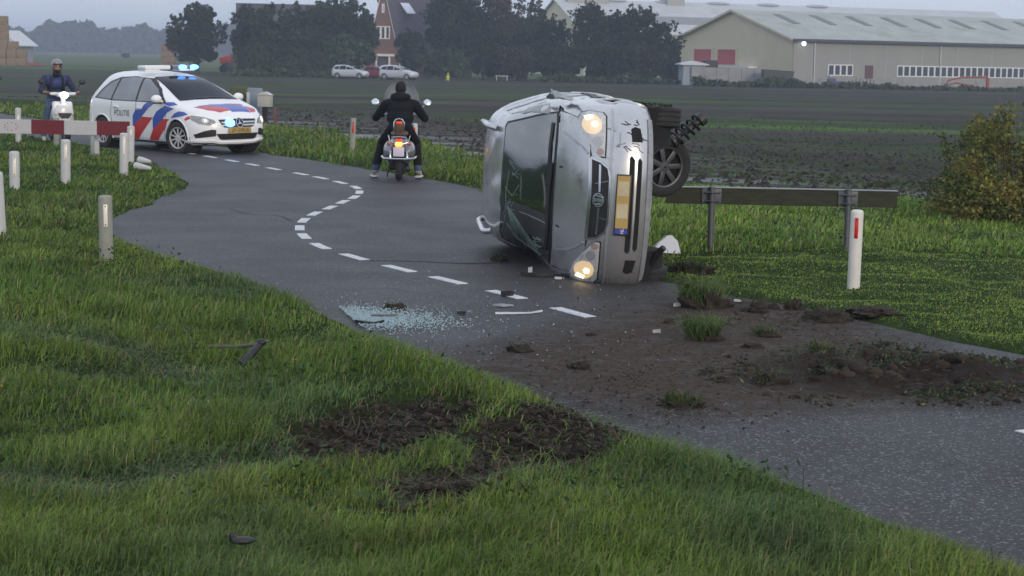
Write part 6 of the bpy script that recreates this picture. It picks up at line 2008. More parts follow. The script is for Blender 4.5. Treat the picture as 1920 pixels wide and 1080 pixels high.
# ================= roadside furniture =================
M_POST = pm('white plastic post', (.50, .51, .51), .55, var=.08, scale=7, dirt=((.30, .29, .23), 6, .60))
M_POSTG = pm('greyed post', (.27, .28, .24), .7, var=.12, scale=9, dirt=((.19, .21, .14), 6, .55))
M_POSTR = pm('muddy white post', (.66, .64, .60), .6, var=.08, scale=7, dirt=((.27, .24, .13), 7, .60))
M_RW = pm('white reflector', (.85, .80, .70), .3, var=.06, scale=20)
M_RR = pm('red reflector', (.60, .025, .020), .25, var=.12, scale=60)
def bollard(px, base, top, label, mat, refl=None, lean=0.0, taper=0.0, wpx=None, rtop=.16, rl_=.16):
    p = gp(px, base)
    z = hz(p.x, p.y)
    p = gp(px, base, z)
    Y_ = p.y
    hgt_ = (base - top) * Y_ / FPX * 1.01
    r = (wpx or (base - top) * .2) * Y_ / FPX * .5
    t = thing('marker_post', label, 'marker post', (p.x, p.y, z), 0, 'round topped roadside marker posts')
    t.rotation_euler = (0, lean, math.atan2(p.x, -p.y) + rc.uniform(-.1, .1))
    t.rotation_euler = (0, lean, -math.atan2(p.x, p.y))
    b = MB()
    b.lathe([(r * (1 - taper), -.12), (r, 0), (r * (1 + taper), hgt_ - r * .55), (r * .94, hgt_ - r * .22), (r * .80, hgt_ - .006), (r * .5, hgt_ - .001), (.002, hgt_)], n=24)
    b.build('post', mat, t, ang=60)
    if refl:
        hz1 = hgt_ - rtop
        b = MB(); b.box((0, -r * .97, hz1 - rl_ / 2), (r * .58, .014, rl_), bev=.004)
        b.build('reflector', refl, t)
        rf_ = t.children[-1]
        for zz in (.018, rl_ - .018):
            b = MB(); b.cyl((0, -r * .97 - .006, hz1 - zz), (0, -r * .97 - .011, hz1 - zz), .007, n=8); b.build('screw', M_BLACK, rf_)
    return t
rc = random.Random(3)
bollard(1600, 541, 393, 'white muddy post with red reflector in front of the guard rail', M_POSTR, M_RR, R(.6), wpx=24, rtop=.07, rl_=.185)
bollard(199.5, 486, 366, 'greyed post with white reflector nearest the road bend', M_POSTG, M_RW, R(-.8), wpx=26, rtop=.085, rl_=.21)
bollard(-1, 443, 322, 'white post cut off by the left picture edge', M_POST, None, R(-2.5), wpx=26)
bollard(27.5, 357, 284, 'white post with reflector second from the left edge', M_POST, M_RW, 0, wpx=19, rtop=.10, rl_=.24)
bollard(123, 344, 262, 'white post with reflector in front of the barrier middle', M_POST, M_RW, R(.5), wpx=18, rtop=.08, rl_=.22)
bollard(232, 331, 250, 'white post in front of the barrier end', M_POST, M_RW, R(.7), wpx=16, rtop=.06, rl_=.3)
bollard(244, 304, 237, 'white post just behind the barrier end', M_POST, M_RW, R(1.5), wpx=14, rtop=.05, rl_=.12)
bollard(179, 292, 245, 'tapered white post right of the barrier leg', M_POST, None, R(-2), wpx=15, taper=.14)
bollard(34.5, 262, 203, 'far grey-white post above the barrier left end', M_POST, M_RW, 0, wpx=11)
bollard(106, 272, 221, 'grey post behind the barrier below the white scooter', M_POSTG, None, 0, wpx=11)
bollard(660, 283, 222, 'mossy post with red reflector left of the black rider', M_POSTG, M_RR, R(2.2), wpx=10.5, rtop=.07, rl_=.24)
bollard(777, 285, 232, 'white post with red reflector half hidden by the black rider', M_POST, M_RR, 0, wpx=11, rtop=.08, rl_=.2)
# pieces of broken posts on the grass
for px, py, l, a, lab in ((274, 313, .30, .5, 'broken off white post piece lying behind the other piece'), (268, 325, .36, .35, 'conical white post piece lying nearest the road bend')):
    p = gp(px, py); z = hz(p.x, p.y)
    t = thing('fallen_post_piece', lab, 'debris', (p.x, p.y, z + .05), -.45)
    b = MB(); b.lathe([(.062, -.09), (.058, .0), (.030, l - .16), (.012, l - .15)], (-.06, 0, .04), (1, .1, -.12), 16); b.build('piece', M_POST, t)

# red and white barrier board
pL = gp(172, 296)
bY = pL.y
t = thing('barrier', 'red and white striped barrier board standing in the grass at the left', 'barrier', (pL.x, bY, 0), R(1.2))
MR_, MW_ = pm('barrier red', (.135, .010, .016), .5, var=.12, scale=5), pm('barrier white', (.48, .48, .50), .55, var=.06, scale=5)
x1 = at(243, 240, bY)
x1l = x1.x - pL.x
zt, zb_ = at(172, 226.5, bY).z, at(172, 253, bY).z
seg = 61 * bY / FPX
for k in range(6):
    b = MB(); b.box((x1l - seg * (k + .5), 0, (zt + zb_) / 2), (seg - .002, .045, zt - zb_), bev=.004); b.build('board_segment', MR_ if k % 2 == 0 else MW_, t, smooth=False)
for x_ in (0, -seg * 2.9):
    b = MB(); b.box((x_, .055, .35), (.06, .06, .95), bev=.006); b.build('leg', M_STEEL, t)
b = MB()
rq = random.Random(2)
for k in range(9):
    a = 2 * math.pi * k / 9
    b.box((x1l - seg * 3.62 + .12 * math.cos(a), -.0235, (zt + zb_) / 2 + .07 * math.sin(a)), (.02, .002, .02))
b.build('paint_marks', pm('faded red mark', (.34, .10, .16), .6), t, smooth=False)

# guard rail seen from behind
g0, g1 = gp(1331, 473), gp(1586, 478)
gz = hz(g0.x, g0.y)
gd = (g1 - g0); gd.z = 0
ga = math.atan2(gd.y, gd.x)
t = thing('guard_rail', 'low mossy guard rail on two grey posts behind the wreck', 'guard rail', (g0.x, g0.y, gz), ga)
M_MOSS = pm('mossy weathered board', (.036, .036, .023), .85, var=.35, scale=5, bump=.4, stretch=(1, 6, 6), dirt=((.040, .052, .016), 5, .50))
M_GSTEEL = pm('dull grey steel', (.105, .112, .125), .55, .4, var=.12, scale=14)
M_GTOP = pm('pale top flange', (.24, .25, .27), .5, .5, var=.1)
gl = gd.length
hb_top = at(1331, 352, g0.y).z - gz
hb_bot = at(1331, 385, g0.y).z - gz
x0 = -(1331 - 1246) / 255 * gl
x2 = gl + (1680 - 1586) / 255 * gl
for a, c in ((x0, -.0), (.0, gl), (gl, x2)):
    b = MB(); b.box(((a + c) / 2, .055, (hb_top + hb_bot) / 2), (c - a - .006, .05, hb_top - hb_bot - .02), bev=.004); b.build('board', M_MOSS, t, smooth=False)
b = MB(); b.box(((x0 + x2) / 2, .075, hb_top), (x2 - x0, .11, .010), bev=.003); b.build('top_flange', M_GTOP, t, smooth=False)
for x_ in (0, gl):
    b = MB(); b.cyl((x_, -.01, -.3), (x_, -.01, hb_top + .012), .032, n=16); ps = b.build('post', M_GSTEEL, t)
    b = MB(); b.box((x_, .022, (hb_top + hb_bot) / 2), (.21, .014, hb_top - hb_bot - .02), bev=.003)
    for zz in (hb_top - .05, hb_bot + .045): b.tube([(x_ - .085, .012, zz), (x_ - .04, -.02, zz), (x_, -.055, zz), (x_ + .04, -.02, zz), (x_ + .085, .012, zz)], .010, 6)
    for zz in (hb_top - .05, hb_bot + .045):
        for xx in (-.085, .085): b.cyl((x_ + xx, .016, zz), (x_ + xx, .0, zz), .015, n=6)
    b.build('bracket', M_GSTEEL, ps)

# service cabinets at the field edge beyond the police car
def cab(px, py, Y_): p = at(px, py, Y_); return Vector((p.x, p.y, hz(p.x, p.y)))
q_ = cab(497, 215, 54)
t = thing('post_box', 'cream box on a short dark post beyond the police car bonnet', 'box', q_, R(-8))
b = MB(); b.box((0, 0, .62), (.36, .32, .33), bev=.015); bx = b.build('box', pm('cream box paint', (.42, .41, .38), .6, var=.08, dirt=((.25, .24, .2), 4, .6)), t)
b = MB(); b.prism([(-.20, 0), (.20, 0), (.03, .09), (-.03, .09)], lambda a, c, d: (a, d, .785 + c), -.18, .18); b.build('lid', M_POST, bx, smooth=False)
b = MB(); b.box((0, 0, .2), (.14, .14, .55)); b.build('post', M_BLACK, t)
q_ = cab(478, 212, 55)
t = thing('service_cabinet', 'blue-grey cabinet between the cream box and the police car', 'cabinet', q_, R(-8))
b = MB(); b.box((0, 0, .5), (.38, .3, .9), bev=.02); b.build('housing', pm('blue-grey cabinet paint', (.20, .24, .29), .5, var=.08), t)
b = MB(); b.box((-.16, -.152, .66), (.09, .01, .34), bev=.003); b.build('door_panel', M_POST, t)
q_ = cab(453, 205, 56)
t = thing('olive_box', 'olive green box showing over the police car bonnet', 'box', q_, R(-5))
b = MB(); b.box((0, 0, .72), (.55, .4, .46), bev=.02); b.box((.16, -.02, .70), (.28, .39, .42), bev=.02); b.build('box', pm('olive paint', (.075, .082, .035), .7, var=.25, scale=4), t)
b = MB(); b.box((0, 0, .25), (.2, .2, .55)); b.build('post', M_BLACK, t)
q_ = cab(516, 222, 52)
t = thing('short_stake', 'short reddish stake right of the cream box', 'stake', q_, 0)
b = MB(); b.box((0, 0, .2), (.07, .07, .6), bev=.01); b.build('stake', pm('faded red stake', (.16, .06, .06), .8), t)

# autumn bush at the right edge
bp0 = gp(1880, 424)
bz = hz(bp0.x, bp0.y)
bush = thing('autumn_bush', 'yellowing bush at the right edge beyond the guard rail', 'bush', (bp0.x + .16, bp0.y + .4, bz))
rg = r2(61)
n = 30000
lc = np.stack([rg.uniform(-.78, 1.6, 60), rg.uniform(-.6, .9, 60), rg.uniform(.05, 1.0, 60)], 1)
lc[:, 2] *= np.clip(.45 + .75 * np.clip((lc[:, 0] + .9) / .8, 0, 1), .3, 1.1)
i = rg.integers(0, 60, n)
u = rg.normal(size=(n, 3)); u /= np.linalg.norm(u, axis=1)[:, None]
c = lc[i] + u * (.08 + .24 * rg.random(n) ** .7)[:, None]
m_ = n // 7                                     # loose sprays sticking out of the top
tw = rg.integers(0, 40, m_)
tx = rg.uniform(-.75, 1.5, 40)
hh = .75 + .55 * rg.random(40) * np.clip((tx + 1.0) / .7, .3, 1)
f_ = rg.random(m_) ** .7
c[:m_] = np.stack([tx[tw] + (tx[tw] * .12) * f_ + rg.normal(size=m_) * .035, rg.normal(size=m_) * .05 + (tw % 7 - 3) * .1, .25 + (hh[tw] + .05) * f_], 1)
c[:, 2] = np.maximum(c[:, 2], .02)
v, q2 = leaf_quads(c, .056 * (.5 + .9 * rg.random(n)), rg, 0, .6)
pal = np.array([[.180, .180, .042], [.240, .205, .050], [.125, .150, .040], [.075, .105, .030], [.20, .165, .045]])
w_ = rg.random(n) * .8 + vnoise(c[:, 0], c[:, 2] + 9, 3.5, 2) * .9
pi_ = np.clip((w_ * 5).astype(int), 0, 4)
col = pal[[3, 2, 0, 1, 4]][pi_] * (.6 + .8 * rg.random(n))[:, None]
link('leaves', npmesh('leaves', v, quads=q2, mats=[M_LEAF], col=np.repeat(col, 4, 0)), bush)
b = MB()
for k in range(40):
    b.tube([(tx[k] * .5, (k % 7 - 3) * .08, 0), (tx[k] * .85, (k % 7 - 3) * .1, .3), (tx[k] * 1.12, (k % 7 - 3) * .1, .25 + hh[k])], [.012, .008, .003], 5)
b.build('twigs', pm('twig bark', (.07, .05, .035), .9), bush)

# ================= wreckage and mud on the road =================
M_SOIL = pm('clod soil', (.026, .018, .013), .95, var=.5, scale=22, bump=.8, bscale=40)
def clod_mesh(w, d, h, seed, blades, parent_mats=None):
    b = bmesh.new()
    bmesh.ops.create_icosphere(b, subdivisions=4, radius=1)
    off_ = Vector((seed * 3.1, seed * 1.7, 0))
    for v in b.verts:
        n1 = mnoise.noise(v.co * 1.6 + off_) * .55 + mnoise.noise(v.co * 4.5 + off_) * .32 + mnoise.noise(v.co * 11 + off_) * .16
        s_ = 1 + n1
        v.co = Vector((v.co.x * w * .5 * s_, v.co.y * d * .5 * s_, max(v.co.z, -.35) * h * .80 * s_))
    m = MB()
    m.bm(b)
    return m
def sod(px, py, wpx, hpx, blades, label, green=1.0, seed=0, gl_=.12):
    p = gp(px, py)
    rd_, _ = roaddist(np.array([p.x]), np.array([p.y]))
    z = 0.0 if rd_[0] < 0 else hz(p.x, p.y)
    w, h = wpx * p.y / FPX, hpx * p.y / FPX
    t = thing('turf_clod', label, 'turf clod', (p.x, p.y, z + .0), random.Random(seed).uniform(0, 3))
    t.rotation_euler = (0, 0, 0)
    clod_mesh(w, w * .7, h, seed, 0).build('soil', M_SOIL, t, ang=80)
    if blades:
        rg = r2(200 + seed)
        n = int(blades * .6)
        r_ = np.sqrt(rg.random(n)); a_ = rg.random(n) * 6.283
        x, y = r_ * np.cos(a_) * w * .42 - w * .08, r_ * np.sin(a_) * w * .30
        L = gl_ * (.3 + 1.1 * rg.random(n))
        th = a_ + rg.normal(size=n) * 1.1
        ln = .2 + 1.0 * rg.random(n)
        bs = np.stack([x, y, h * .45 * (1 - r_ ** 2)], 1)
        sd2 = np.stack([-np.sin(th + 1), np.cos(th + 1), 0 * th], 1) * .0045
        mid = bs + np.stack([np.cos(th) * ln * L * .4, np.sin(th) * ln * L * .4, L * .6], 1)
        tip = bs + np.stack([np.cos(th) * ln * L, np.sin(th) * ln * L, L * (1 - .55 * ln)], 1)
        v = np.stack([bs - sd2, bs + sd2, mid + sd2 * .8, mid - sd2 * .8, tip], 1).reshape(-1, 3)
        k = np.arange(n)[:, None] * 5
        col = np.where(rg.random((n, 1)) < .15, [[.15, .13, .06]], [[.060 * green, .098 * green, .024 * green]]) * (.6 + .8 * rg.random(n))[:, None]
        link('grass_tuft', npmesh('grass_tuft', v, quads=k + np.array([[0, 1, 2, 3]]), tris=k + np.array([[3, 2, 4]]), mats=[M_GRASS], col=np.repeat(col, 5, 0)), t)
    return t
SODS = [(1322, 576, 86, 40, 900, 'large turf clod with long pale grass by the front wheel', 1.7, .22), (1322, 637, 66, 16, 700, 'grass tuft thrown on the mud below the largest clod', 1.5, .20),
        (1640, 680, 74, 30, 0, 'bare brown clod highest in the mud ridge', 1, .1), (1452, 722, 78, 32, 90, 'dark clod at the left end of the mud ridge', .6, .10), (1590, 703, 110, 34, 160, 'broad dark green clod in the middle of the mud ridge', .55, .12),
        (1545, 664, 50, 20, 150, 'clod with bright green leaves behind the mud ridge', 1.2, .10), (1772, 740, 60, 28, 0, 'round dark clod at the right end of the ridge', 1, .1), (1437, 631, 44, 14, 120, 'small tuft of grass in the middle of the mud', .9, .11),
        (1420, 584, 42, 18, 0, 'brown clod right of the largest turf clod', 1, .1), (1548, 600, 84, 26, 60, 'torn turf edge under the white muddy post', .8, .09), (1490, 578, 38, 20, 70, 'little reddish clod at the lawn edge', .9, .09),
        (1640, 594, 90, 16, 40, 'flat brown clod lying on the lawn right of the post', .8, .07), (1410, 652, 38, 12, 0, 'small flat clod left of the mud ridge', 1, .1), (975, 658, 48, 14, 40, 'dark clod near the left end of the mud', .7, .06),
        (1086, 690, 40, 14, 0, 'brown crumbly clod below the painted dashes', 1, .1), (936, 488, 28, 14, 70, 'grassy clod on the road left of the windscreen', .9, .07), (742, 577, 38, 9, 30, 'flat clod above the broken glass', .8, .05),
        (1284, 760, 90, 14, 260, 'low green turf piece at the lower mud edge', .8, .09), (1255, 606, 20, 12, 0, 'small brown clod left of the grass tuft', 1, .1), (1110, 630, 24, 9, 0, 'tiny clod below the last painted dash', 1, .1), (1720, 659, 16, 8, 0, 'lone pebble-sized clod on the clean asphalt', 1, .1),
        (1330, 700, 30, 12, 0, 'reddish lump in the mud below the grass tuft', 1, .1), (1450, 577, 22, 10, 0, 'dark lump on the lawn edge left of the post', 1, .1)]
for k, (px, py, w_, h_, bl, lab, gr__, gl_) in enumerate(SODS): sod(px, py, w_, h_, bl, lab, gr__, k + 1, gl_)
# dark bank of soil pushed up behind the front wheel
sod(1296, 516, 76, 20, 1500, 'dark mound of pushed up turf behind the front wheel', .5, 40, .08)
# soil crumbs and torn grass bits strewn over the road
def crumbs():
    rg = r2(71)
    V, Q, colr = [], [], []
    n = 14000
    ar = np.array(MUD[0])
    x = rg.uniform(ar[:, 0].min() - 2.0, ar[:, 0].max() + .3, n * 3)
    y = rg.uniform(ar[:, 1].min() - 1.2, ar[:, 1].max() + 3.0, n * 3)
    rd_, _ = roaddist(x, y)
    m = polymask(x, y, MUD[0], 1.6) * (.25 + .75 * np.clip(vnoise(x, y, 1.3, 1) * 2 + .5, 0, 1)) + .9 * polymask(x, y, HEAP, .6)
    k = (rg.random(len(x)) < m) & (rd_ < .1)
    x, y = x[k], y[k]
    n = len(x)
    s = .003 + .011 * rg.random(n) ** 5
    base = np.array([[-1, -.6, 0], [1, -.7, 0], [.8, .9, 0], [-.9, .8, 0], [-.4, -.2, .75], [.5, .3, .6]], float)
    a = rg.random(n) * 6.28
    R2 = np.stack([np.stack([np.cos(a), -np.sin(a)], -1), np.stack([np.sin(a), np.cos(a)], -1)], -2)
    jit = base[None] * (1 + np.clip(.25 * rg.normal(size=(n, 6, 3)), -.5, .5))
    xy = np.einsum('nij,nkj->nki', R2, jit[:, :, :2])
    v = np.concatenate([xy, jit[:, :, 2:]], -1) * s[:, None, None] + np.stack([x, y, 0 * x], 1)[:, None]
    hp = polymask(x, y, HEAP, .5) * .05
    v[:, :, 2] += hp[:, None] - .002
    f = np.array([[0, 1, 5], [0, 5, 4], [1, 2, 5], [2, 3, 4], [2, 4, 5], [3, 0, 4]])
    t = (np.arange(n)[:, None, None] * 6 + f[None]).reshape(-1, 3)
    col = np.array([.026, .0185, .0135]) * (.6 + 1.0 * rg.random(n))[:, None]
    setp(link('soil_crumbs', npmesh('soil_crumbs', v.reshape(-1, 3), tris=t, mats=[leafmat('soil crumbs', .95, 0)], col=np.repeat(col, 6, 0))), 'crumbs of soil strewn over the muddy road', kind='stuff')
    # torn blades lying flat
    n = 5200
    x = rg.uniform(ar[:, 0].min() - 2.5, ar[:, 0].max(), n); y = rg.uniform(ar[:, 1].min() - 1.5, ar[:, 1].max() + 4.5, n)
    rd_, _ = roaddist(x, y)
    m = polymask(x, y, MUD[0], 2.2) * (.3 + .7 * np.clip(vnoise(x, y, 1.7, 2) * 3, 0, 1)) + .05
    k = (rg.random(n) < m) & (rd_ < .05)
    x, y = x[k], y[k]; n = len(x)
    L = .02 + .07 * rg.random(n); a = rg.random(n) * 6.28
    d = np.stack([np.cos(a), np.sin(a), 0 * a], 1) * L[:, None]; sdv_ = np.stack([-np.sin(a), np.cos(a), 0 * a], 1) * .0032
    c0 = np.stack([x, y, .006 + .012 * rg.random(n) + polymask(x, y, HEAP, .5) * .06], 1)
    e = c0 + d; e[:, 2] += .015 * rg.random(n)
    v = np.stack([c0 - sdv_, c0 + sdv_, e + sdv_ * .5, e - sdv_ * .5], 1).reshape(-1, 3)
    col = np.where(rg.random((n, 1)) < .25, [[.20, .19, .10]], [[.050, .080, .026]]) * (.6 + .9 * rg.random(n))[:, None]
    setp(link('torn_grass', npmesh('torn_grass', v, quads=np.arange(4 * n).reshape(n, 4), mats=[M_GRASS], col=np.repeat(col, 4, 0))), 'torn blades of grass scattered on the road', kind='stuff')
crumbs()
def ridge():
    """the low ridge of torn soil across the road: many clods and shredded weeds"""
    rg = r2(75)
    ar = np.array(HEAP)
    n = 15000
    x = rg.uniform(ar[:, 0].min() - .6, ar[:, 0].max() + .3, n); y = rg.uniform(ar[:, 1].min() - .4, ar[:, 1].max() + .5, n)
    rd_, _ = roaddist(x, y)
    d = polymask(x, y, HEAP, .9)
    k = (rg.random(n) < d * np.clip(.45 + vnoise(x, y, 2.2, 4) * 1.6, .05, 1)) & (rd_ < .3)
    x, y, d = x[k], y[k], d[k]
    n = len(x)
    ph = (1 + 5 ** .5) / 2
    ico = np.array([(-1, ph, 0), (1, ph, 0), (-1, -ph, 0), (1, -ph, 0), (0, -1, ph), (0, 1, ph), (0, -1, -ph), (0, 1, -ph), (ph, 0, -1), (ph, 0, 1), (-ph, 0, -1), (-ph, 0, 1)]) / 1.9
    f = np.array([(0, 11, 5), (0, 5, 1), (0, 1, 7), (0, 7, 10), (0, 10, 11), (1, 5, 9), (5, 11, 4), (11, 10, 2), (10, 7, 6), (7, 1, 8), (3, 9, 4), (3, 4, 2), (3, 2, 6), (3, 6, 8), (3, 8, 9), (4, 9, 5), (2, 4, 11), (6, 2, 10), (8, 6, 7), (9, 8, 1)])
    s = (.008 + .036 * rg.random(n) ** 4) * (.5 + .7 * d)
    jit = ico[None] * (1 + np.clip(.34 * rg.normal(size=(n, 12, 3)), -.6, .7)) * np.array([1.15, 1, .75])
    zz = np.clip(vnoise(x, y, 3, 1) + vnoise(x, y, 8, 2) * .6 + .1, -.2, 1) * .13 * polymask(x, y, HEAP, .5)
    v = jit * s[:, None, None] + np.stack([x, y, zz + s * .25], 1)[:, None]
    t = (np.arange(n)[:, None, None] * 12 + f[None]).reshape(-1, 3)
    col = np.array([.031, .021, .0145]) * (.45 + 1.2 * rg.random(n))[:, None]
    setp(link('mud_ridge', npmesh('mud_ridge', v.reshape(-1, 3), tris=t, mats=[bpy.data.materials['soil crumbs']], col=np.repeat(col, 12, 0))), 'low ridge of torn soil lying across the road', kind='stuff')
    n = 3600
    i = rg.integers(0, len(x), n)
    c = np.stack([x[i] + rg.normal(size=n) * .05, y[i] + rg.normal(size=n) * .05, zz[i] + .02 + .035 * rg.random(n)], 1)
    k = vnoise(c[:, 0], c[:, 1], 1.9, 5) > -.05
    c = c[k]
    v, q2 = leaf_quads(c, .035 * (.4 + rg.random(len(c))), rg, 0, .35)
    col = np.where(rg.random((len(c), 1)) < .2, [[.10, .13, .05]], [[.030, .056, .024]]) * (.5 + .9 * rg.random(len(c)))[:, None]
    setp(link('shredded_weeds', npmesh('shredded_weeds', v, quads=q2, mats=[M_GRASS], col=np.repeat(col, 4, 0))), 'shredded green weeds mixed into the mud ridge', kind='stuff')
ridge()
# loose soil and roots in the ruts
def rut_litter():
    rg = r2(72)
    xs, ys = [], []
    for r in RUTS:
        a = np.array(r)
        x = rg.uniform(a[:, 0].min() - .15, a[:, 0].max() + .15, 5200); y = rg.uniform(a[:, 1].min() - .15, a[:, 1].max() + .15, 5200)
        k = rg.random(len(x)) < polymask(x, y, r, .3)
        xs.append(x[k]); ys.append(y[k])
    x, y = np.concatenate(xs), np.concatenate(ys)
    n = len(x)
    z = H(x, y)
    ph = (1 + 5 ** .5) / 2
    ico = np.array([(-1, ph, 0), (1, ph, 0), (-1, -ph, 0), (1, -ph, 0), (0, -1, ph), (0, 1, ph), (0, -1, -ph), (0, 1, -ph), (ph, 0, -1), (ph, 0, 1), (-ph, 0, -1), (-ph, 0, 1)]) / 1.9
    f = np.array([(0, 11, 5), (0, 5, 1), (0, 1, 7), (0, 7, 10), (0, 10, 11), (1, 5, 9), (5, 11, 4), (11, 10, 2), (10, 7, 6), (7, 1, 8), (3, 9, 4), (3, 4, 2), (3, 2, 6), (3, 6, 8), (3, 8, 9), (4, 9, 5), (2, 4, 11), (6, 2, 10), (8, 6, 7), (9, 8, 1)])
    s = .004 + .020 * rg.random(n) ** 4
    v = ico[None] * (1 + np.clip(.32 * rg.normal(size=(n, 12, 3)), -.6, .7)) * s[:, None, None] + np.stack([x, y, z + s * .2], 1)[:, None]
    t = (np.arange(n)[:, None, None] * 12 + f[None]).reshape(-1, 3)
    col = np.repeat(np.array([.030, .021, .016]) * (.45 + 1.3 * rg.random(n))[:, None], 2, 0)
    setp(link('loose_soil', npmesh('loose_soil', v.reshape(-1, 3), tris=t, mats=[bpy.data.materials['soil crumbs']], col=np.repeat(col, 6, 0))), 'loose soil torn open in the near verge', kind='stuff')
    k = rg.random(n) < .24
    x, y, z = x[k], y[k], z[k]; n = len(x)
    L = .04 + .11 * rg.random(n); a = rg.random(n) * 6.28
    d = np.stack([np.cos(a), np.sin(a), .35 * rg.random(n)], 1) * L[:, None]; w_ = np.stack([-np.sin(a), np.cos(a), 0 * a], 1) * .0022
    c0 = np.stack([x, y, z + .012], 1); e = c0 + d
    v = np.stack([c0 - w_, c0 + w_, e + w_ * .5, e - w_ * .5], 1).reshape(-1, 3)
    col = np.where(rg.random((n, 1)) < .6, [[.13, .105, .065]], [[.045, .060, .028]]) * (.5 + .9 * rg.random(n))[:, None]
    setp(link('torn_roots', npmesh('torn_roots', v, quads=np.arange(4 * n).reshape(n, 4), mats=[M_GRASS], col=np.repeat(col, 4, 0))), 'dry roots and stalks lying in the torn soil', kind='stuff')
rut_litter()
# broken glass by the verge, thinning out across the road
M_SHARD = pm('broken tempered glass', (.30, .42, .46), .12, var=.3, scale=60, spec=.8)
def shards():
    rg = r2(73)
    c0, c1 = gp(700, 600), gp(800, 560)
    n1, n2 = 3400, 1400
    g = gp(694, 597)
    x = np.concatenate([g.x + np.abs(rg.normal(size=n1)) * .34 - .15, rg.uniform(-3.0, 1.0, n2)])
    y = np.concatenate([g.y + rg.normal(size=n1) * .30, rg.uniform(12.5, 18, n2)])
    x[:n1] += (y[:n1] - g.y) * -.25
    rd_, _ = roaddist(x, y)
    p = np.ones(len(x))
    dd = np.hypot(x - g.x - .3, (y - g.y) * .8)
    p[n1:] = np.exp(-dd[n1:] / .9)
    k = (rd_ < .02) & (rg.random(len(x)) < p)
    x, y = x[k], y[k]; n = len(x)
    s = .0035 + .0065 * rg.random(n) ** 2
    a = rg.random((n, 3)) * .9 + np.array([0, 2.1, 4.2])[None] + rg.random(n)[:, None] * 6.28
    tilt = rg.normal(size=(n, 2)) * .35
    px_, py_ = np.cos(a) * s[:, None], np.sin(a) * s[:, None]
    top = np.stack([x[:, None] + px_, y[:, None] + py_, .011 + px_ * tilt[:, :1] + py_ * tilt[:, 1:]], -1)
    bot = top - np.array([0, 0, .005])
    v = np.concatenate([top, bot], 1).reshape(-1, 3)
    f = np.array([[0, 1, 2]]); f2 = np.array([[0, 3, 4, 1], [1, 4, 5, 2], [2, 5, 3, 0]])
    i_ = np.arange(n)[:, None, None] * 6
    setp(link('glass_shards', npmesh('glass_shards', v, quads=(i_ + f2[None]).reshape(-1, 4), tris=(i_ + f[None]).reshape(-1, 3), mats=[M_SHARD])), 'crumbs of broken car glass on the asphalt beside the verge', kind='stuff')
shards()
def scrap(name, label, px, py, mat, pts, th=.012, rz=0.0, z=.004, cat='car debris'):
    p = gp(px, py)
    rd_, _ = roaddist(np.array([p.x]), np.array([p.y]))
    zz = 0 if rd_[0] < 0 else hz(p.x, p.y)
    t = thing(name, label, cat, (p.x, p.y, zz + z), rz)
    b = MB()
    n = len(pts)
    top = [(a, c, th + .25 * th * math.sin(i * 2.1) + .12 * a * a) for i, (a, c) in enumerate(pts)]
    low = [(a, c, .001) for a, c in pts]
    b.add(top + low, [tuple(range(n)), tuple(range(n, 2 * n))[::-1]] + [(i, (i + 1) % n, n + (i + 1) % n, n + i) for i in range(n)])
    b.build('fragment', mat, t, smooth=False)
    return t
scrap('plastic_fragment', 'curved black plastic piece lying in the broken glass', 692, 608, M_BLACK, rline([(-.10, .04), (-.03, -.02), (.04, -.01), (.10, .06)], .03), .02)
scrap('plastic_fragment', 'grey plastic piece right of the curved black one', 722, 595, pm('grey plastic', (.10, .11, .12), .4), rline([(-.10, .0), (-.02, -.03), (.09, .03)], .035), .02)
scrap('plastic_fragment', 'small black scrap right of the broken glass', 864, 589, M_BLACK, [(-.03, -.02), (.03, -.03), (.04, .02), (-.01, .03)], .02)
scrap('plastic_fragment', 'black clip lying on a painted dash', 950, 555, M_BLACK, [(-.05, -.03), (.03, -.05), (.06, 0), (.01, .05), (-.04, .03)], .04)
scrap('plastic_fragment', 'pale grey shard below the dash with the clip', 942, 575, pm('pale shard', (.32, .34, .37), .35), [(-.08, 0), (.0, -.05), (.09, .02), (-.01, .05)], .015)
scrap('headlight_shard', 'long thin clear strip on the asphalt below the dashes', 976, 590, pm('clear plastic strip', (.62, .66, .70), .2, spec=.8), rline([(-.20, -.03), (-.05, .0), (.08, .06), (.17, .16)], .018), .012)
scrap('plastic_fragment', 'upright white chip by the crushed pillar', 994, 512, M_POST, [(-.02, -.02), (.02, -.02), (.01, .02), (-.02, .02)], .05)
scrap('plastic_fragment', 'white chip under the bonnet corner', 1046, 524, M_POST, [(-.03, -.02), (.03, -.03), (.04, .02), (-.02, .03)], .02)
scrap('trim_strip', 'black trim strip lying under the crushed pillar', 1022, 518, M_BLACK, rline([(-.22, .02), (-.08, -.02), (.08, .03), (.24, -.02)], .05), .022)
scrap('plastic_fragment', 'little white chip left of the largest turf clod', 1269, 575, M_POST, [(-.03, -.02), (.03, -.02), (.02, .03)], .03)
scrap('plastic_fragment', 'white chip in the mud above the small plant', 1231, 625, M_POST, [(-.03, -.02), (.03, -.01), (.02, .03)], .025)
scrap('plastic_fragment', 'pale chip at the lawn edge right of the largest clod', 1382, 566, M_POST, [(-.03, -.02), (.03, -.03), (.03, .02), (-.02, .03)], .015)
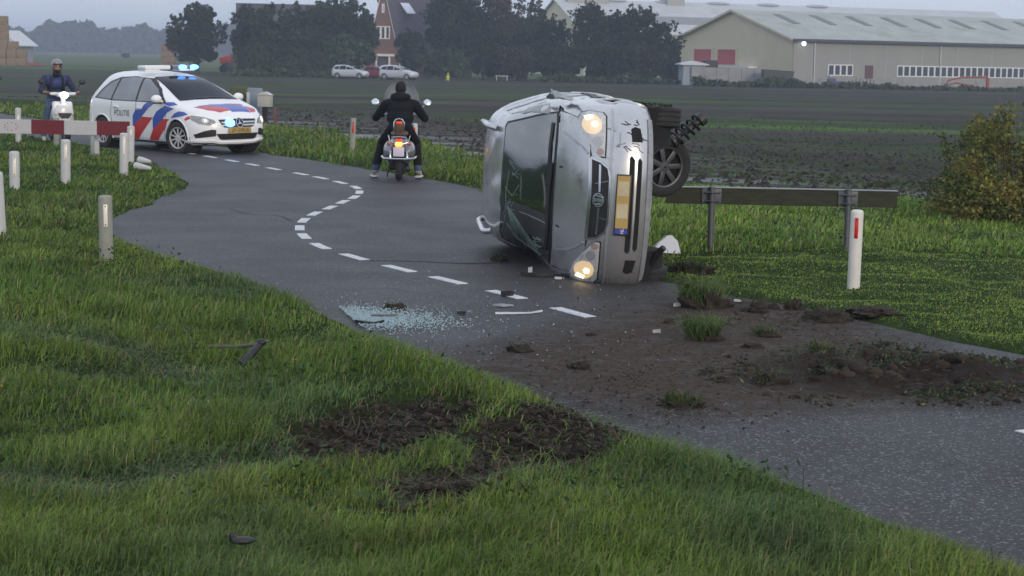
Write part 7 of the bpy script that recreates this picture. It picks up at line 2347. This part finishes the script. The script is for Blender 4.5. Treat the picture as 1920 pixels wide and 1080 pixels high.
# white panel leaning behind the wheel
p = gp(1252, 492); z = hz(p.x, p.y)
t = thing('broken_fairing', 'white plastic panel lying in the grass behind the wreck', 'car debris', (p.x, p.y + .25, z), R(8))
b = MB(); b.prism([(-.165, .0), (.145, -.01), (.125, .11), (.07, .165), (.02, .16), (-.08, .09)], lambda a, c, d: (a, d + c * .5, c + .02), -.03, .03); b.build('panel', pm('white panel', (.62, .64, .70), .5, var=.08, scale=4), t, ang=20)
# torn wishbone or wiper arm in the near grass
p = gp(470, 684); z = hz(p.x, p.y)
t = thing('broken_strut', 'broken dark car part with a thin rod lying in the near grass', 'car debris', (p.x, p.y, z + .03), 0)
b = MB(); b.cap((-.03, -.12, .02), (.05, .06, .11), .028, .024); b.ell((.06, .07, .125), (.032, .03, .026)); b.build('rubber_end', M_BLACK, t)
b = MB(); b.tube([(.05, .08, .11), (-.12, .12, .085), (-.30, .14, .08)], .012, 8); b.tube([(.05, .07, .125), (.11, .08, .13)], .009, 8); b.build('rod', pm('rusty grey rod', (.10, .085, .08), .6, .4), t)
# black lump in the grass at the lower edge and a pale sprig on the mud
p = gp(455, 1056); z = hz(p.x, p.y)
t = thing('black_scrap', 'black scrap of plastic half hidden in the grass at the lower edge', 'car debris', (p.x, p.y, z + .09), .3)
b = MB(); b.ell((0, 0, .01), (.055, .03, .016)); b.ell((-.045, .0, .03), (.012, .015, .022)); b.fuse('scrap', M_BLACK, .006, 2, t)
# ---------------------------------------------------------------- air: one closed box of thin haze round everything
hm = bpy.data.materials.new('haze')
hm.use_nodes = True
t = hm.node_tree
t.nodes.clear()
ho = nn(t, 'ShaderNodeOutputMaterial')
pv = nn(t, 'ShaderNodeVolumePrincipled')
pv.inputs['Color'].default_value = (.70, .81, 1.0, 1)
pv.inputs['Density'].default_value = HAZE
pv.inputs['Anisotropy'].default_value = 0.0
t.links.new(pv.outputs[0], ho.inputs['Volume'])
b = MB()
b.box((0, 1300, 9.6), (7000, 4600, 26.8))
o = b.build('haze', hm, smooth=False)
setp(o, 'thin evening haze lying over the fields', kind='stuff')
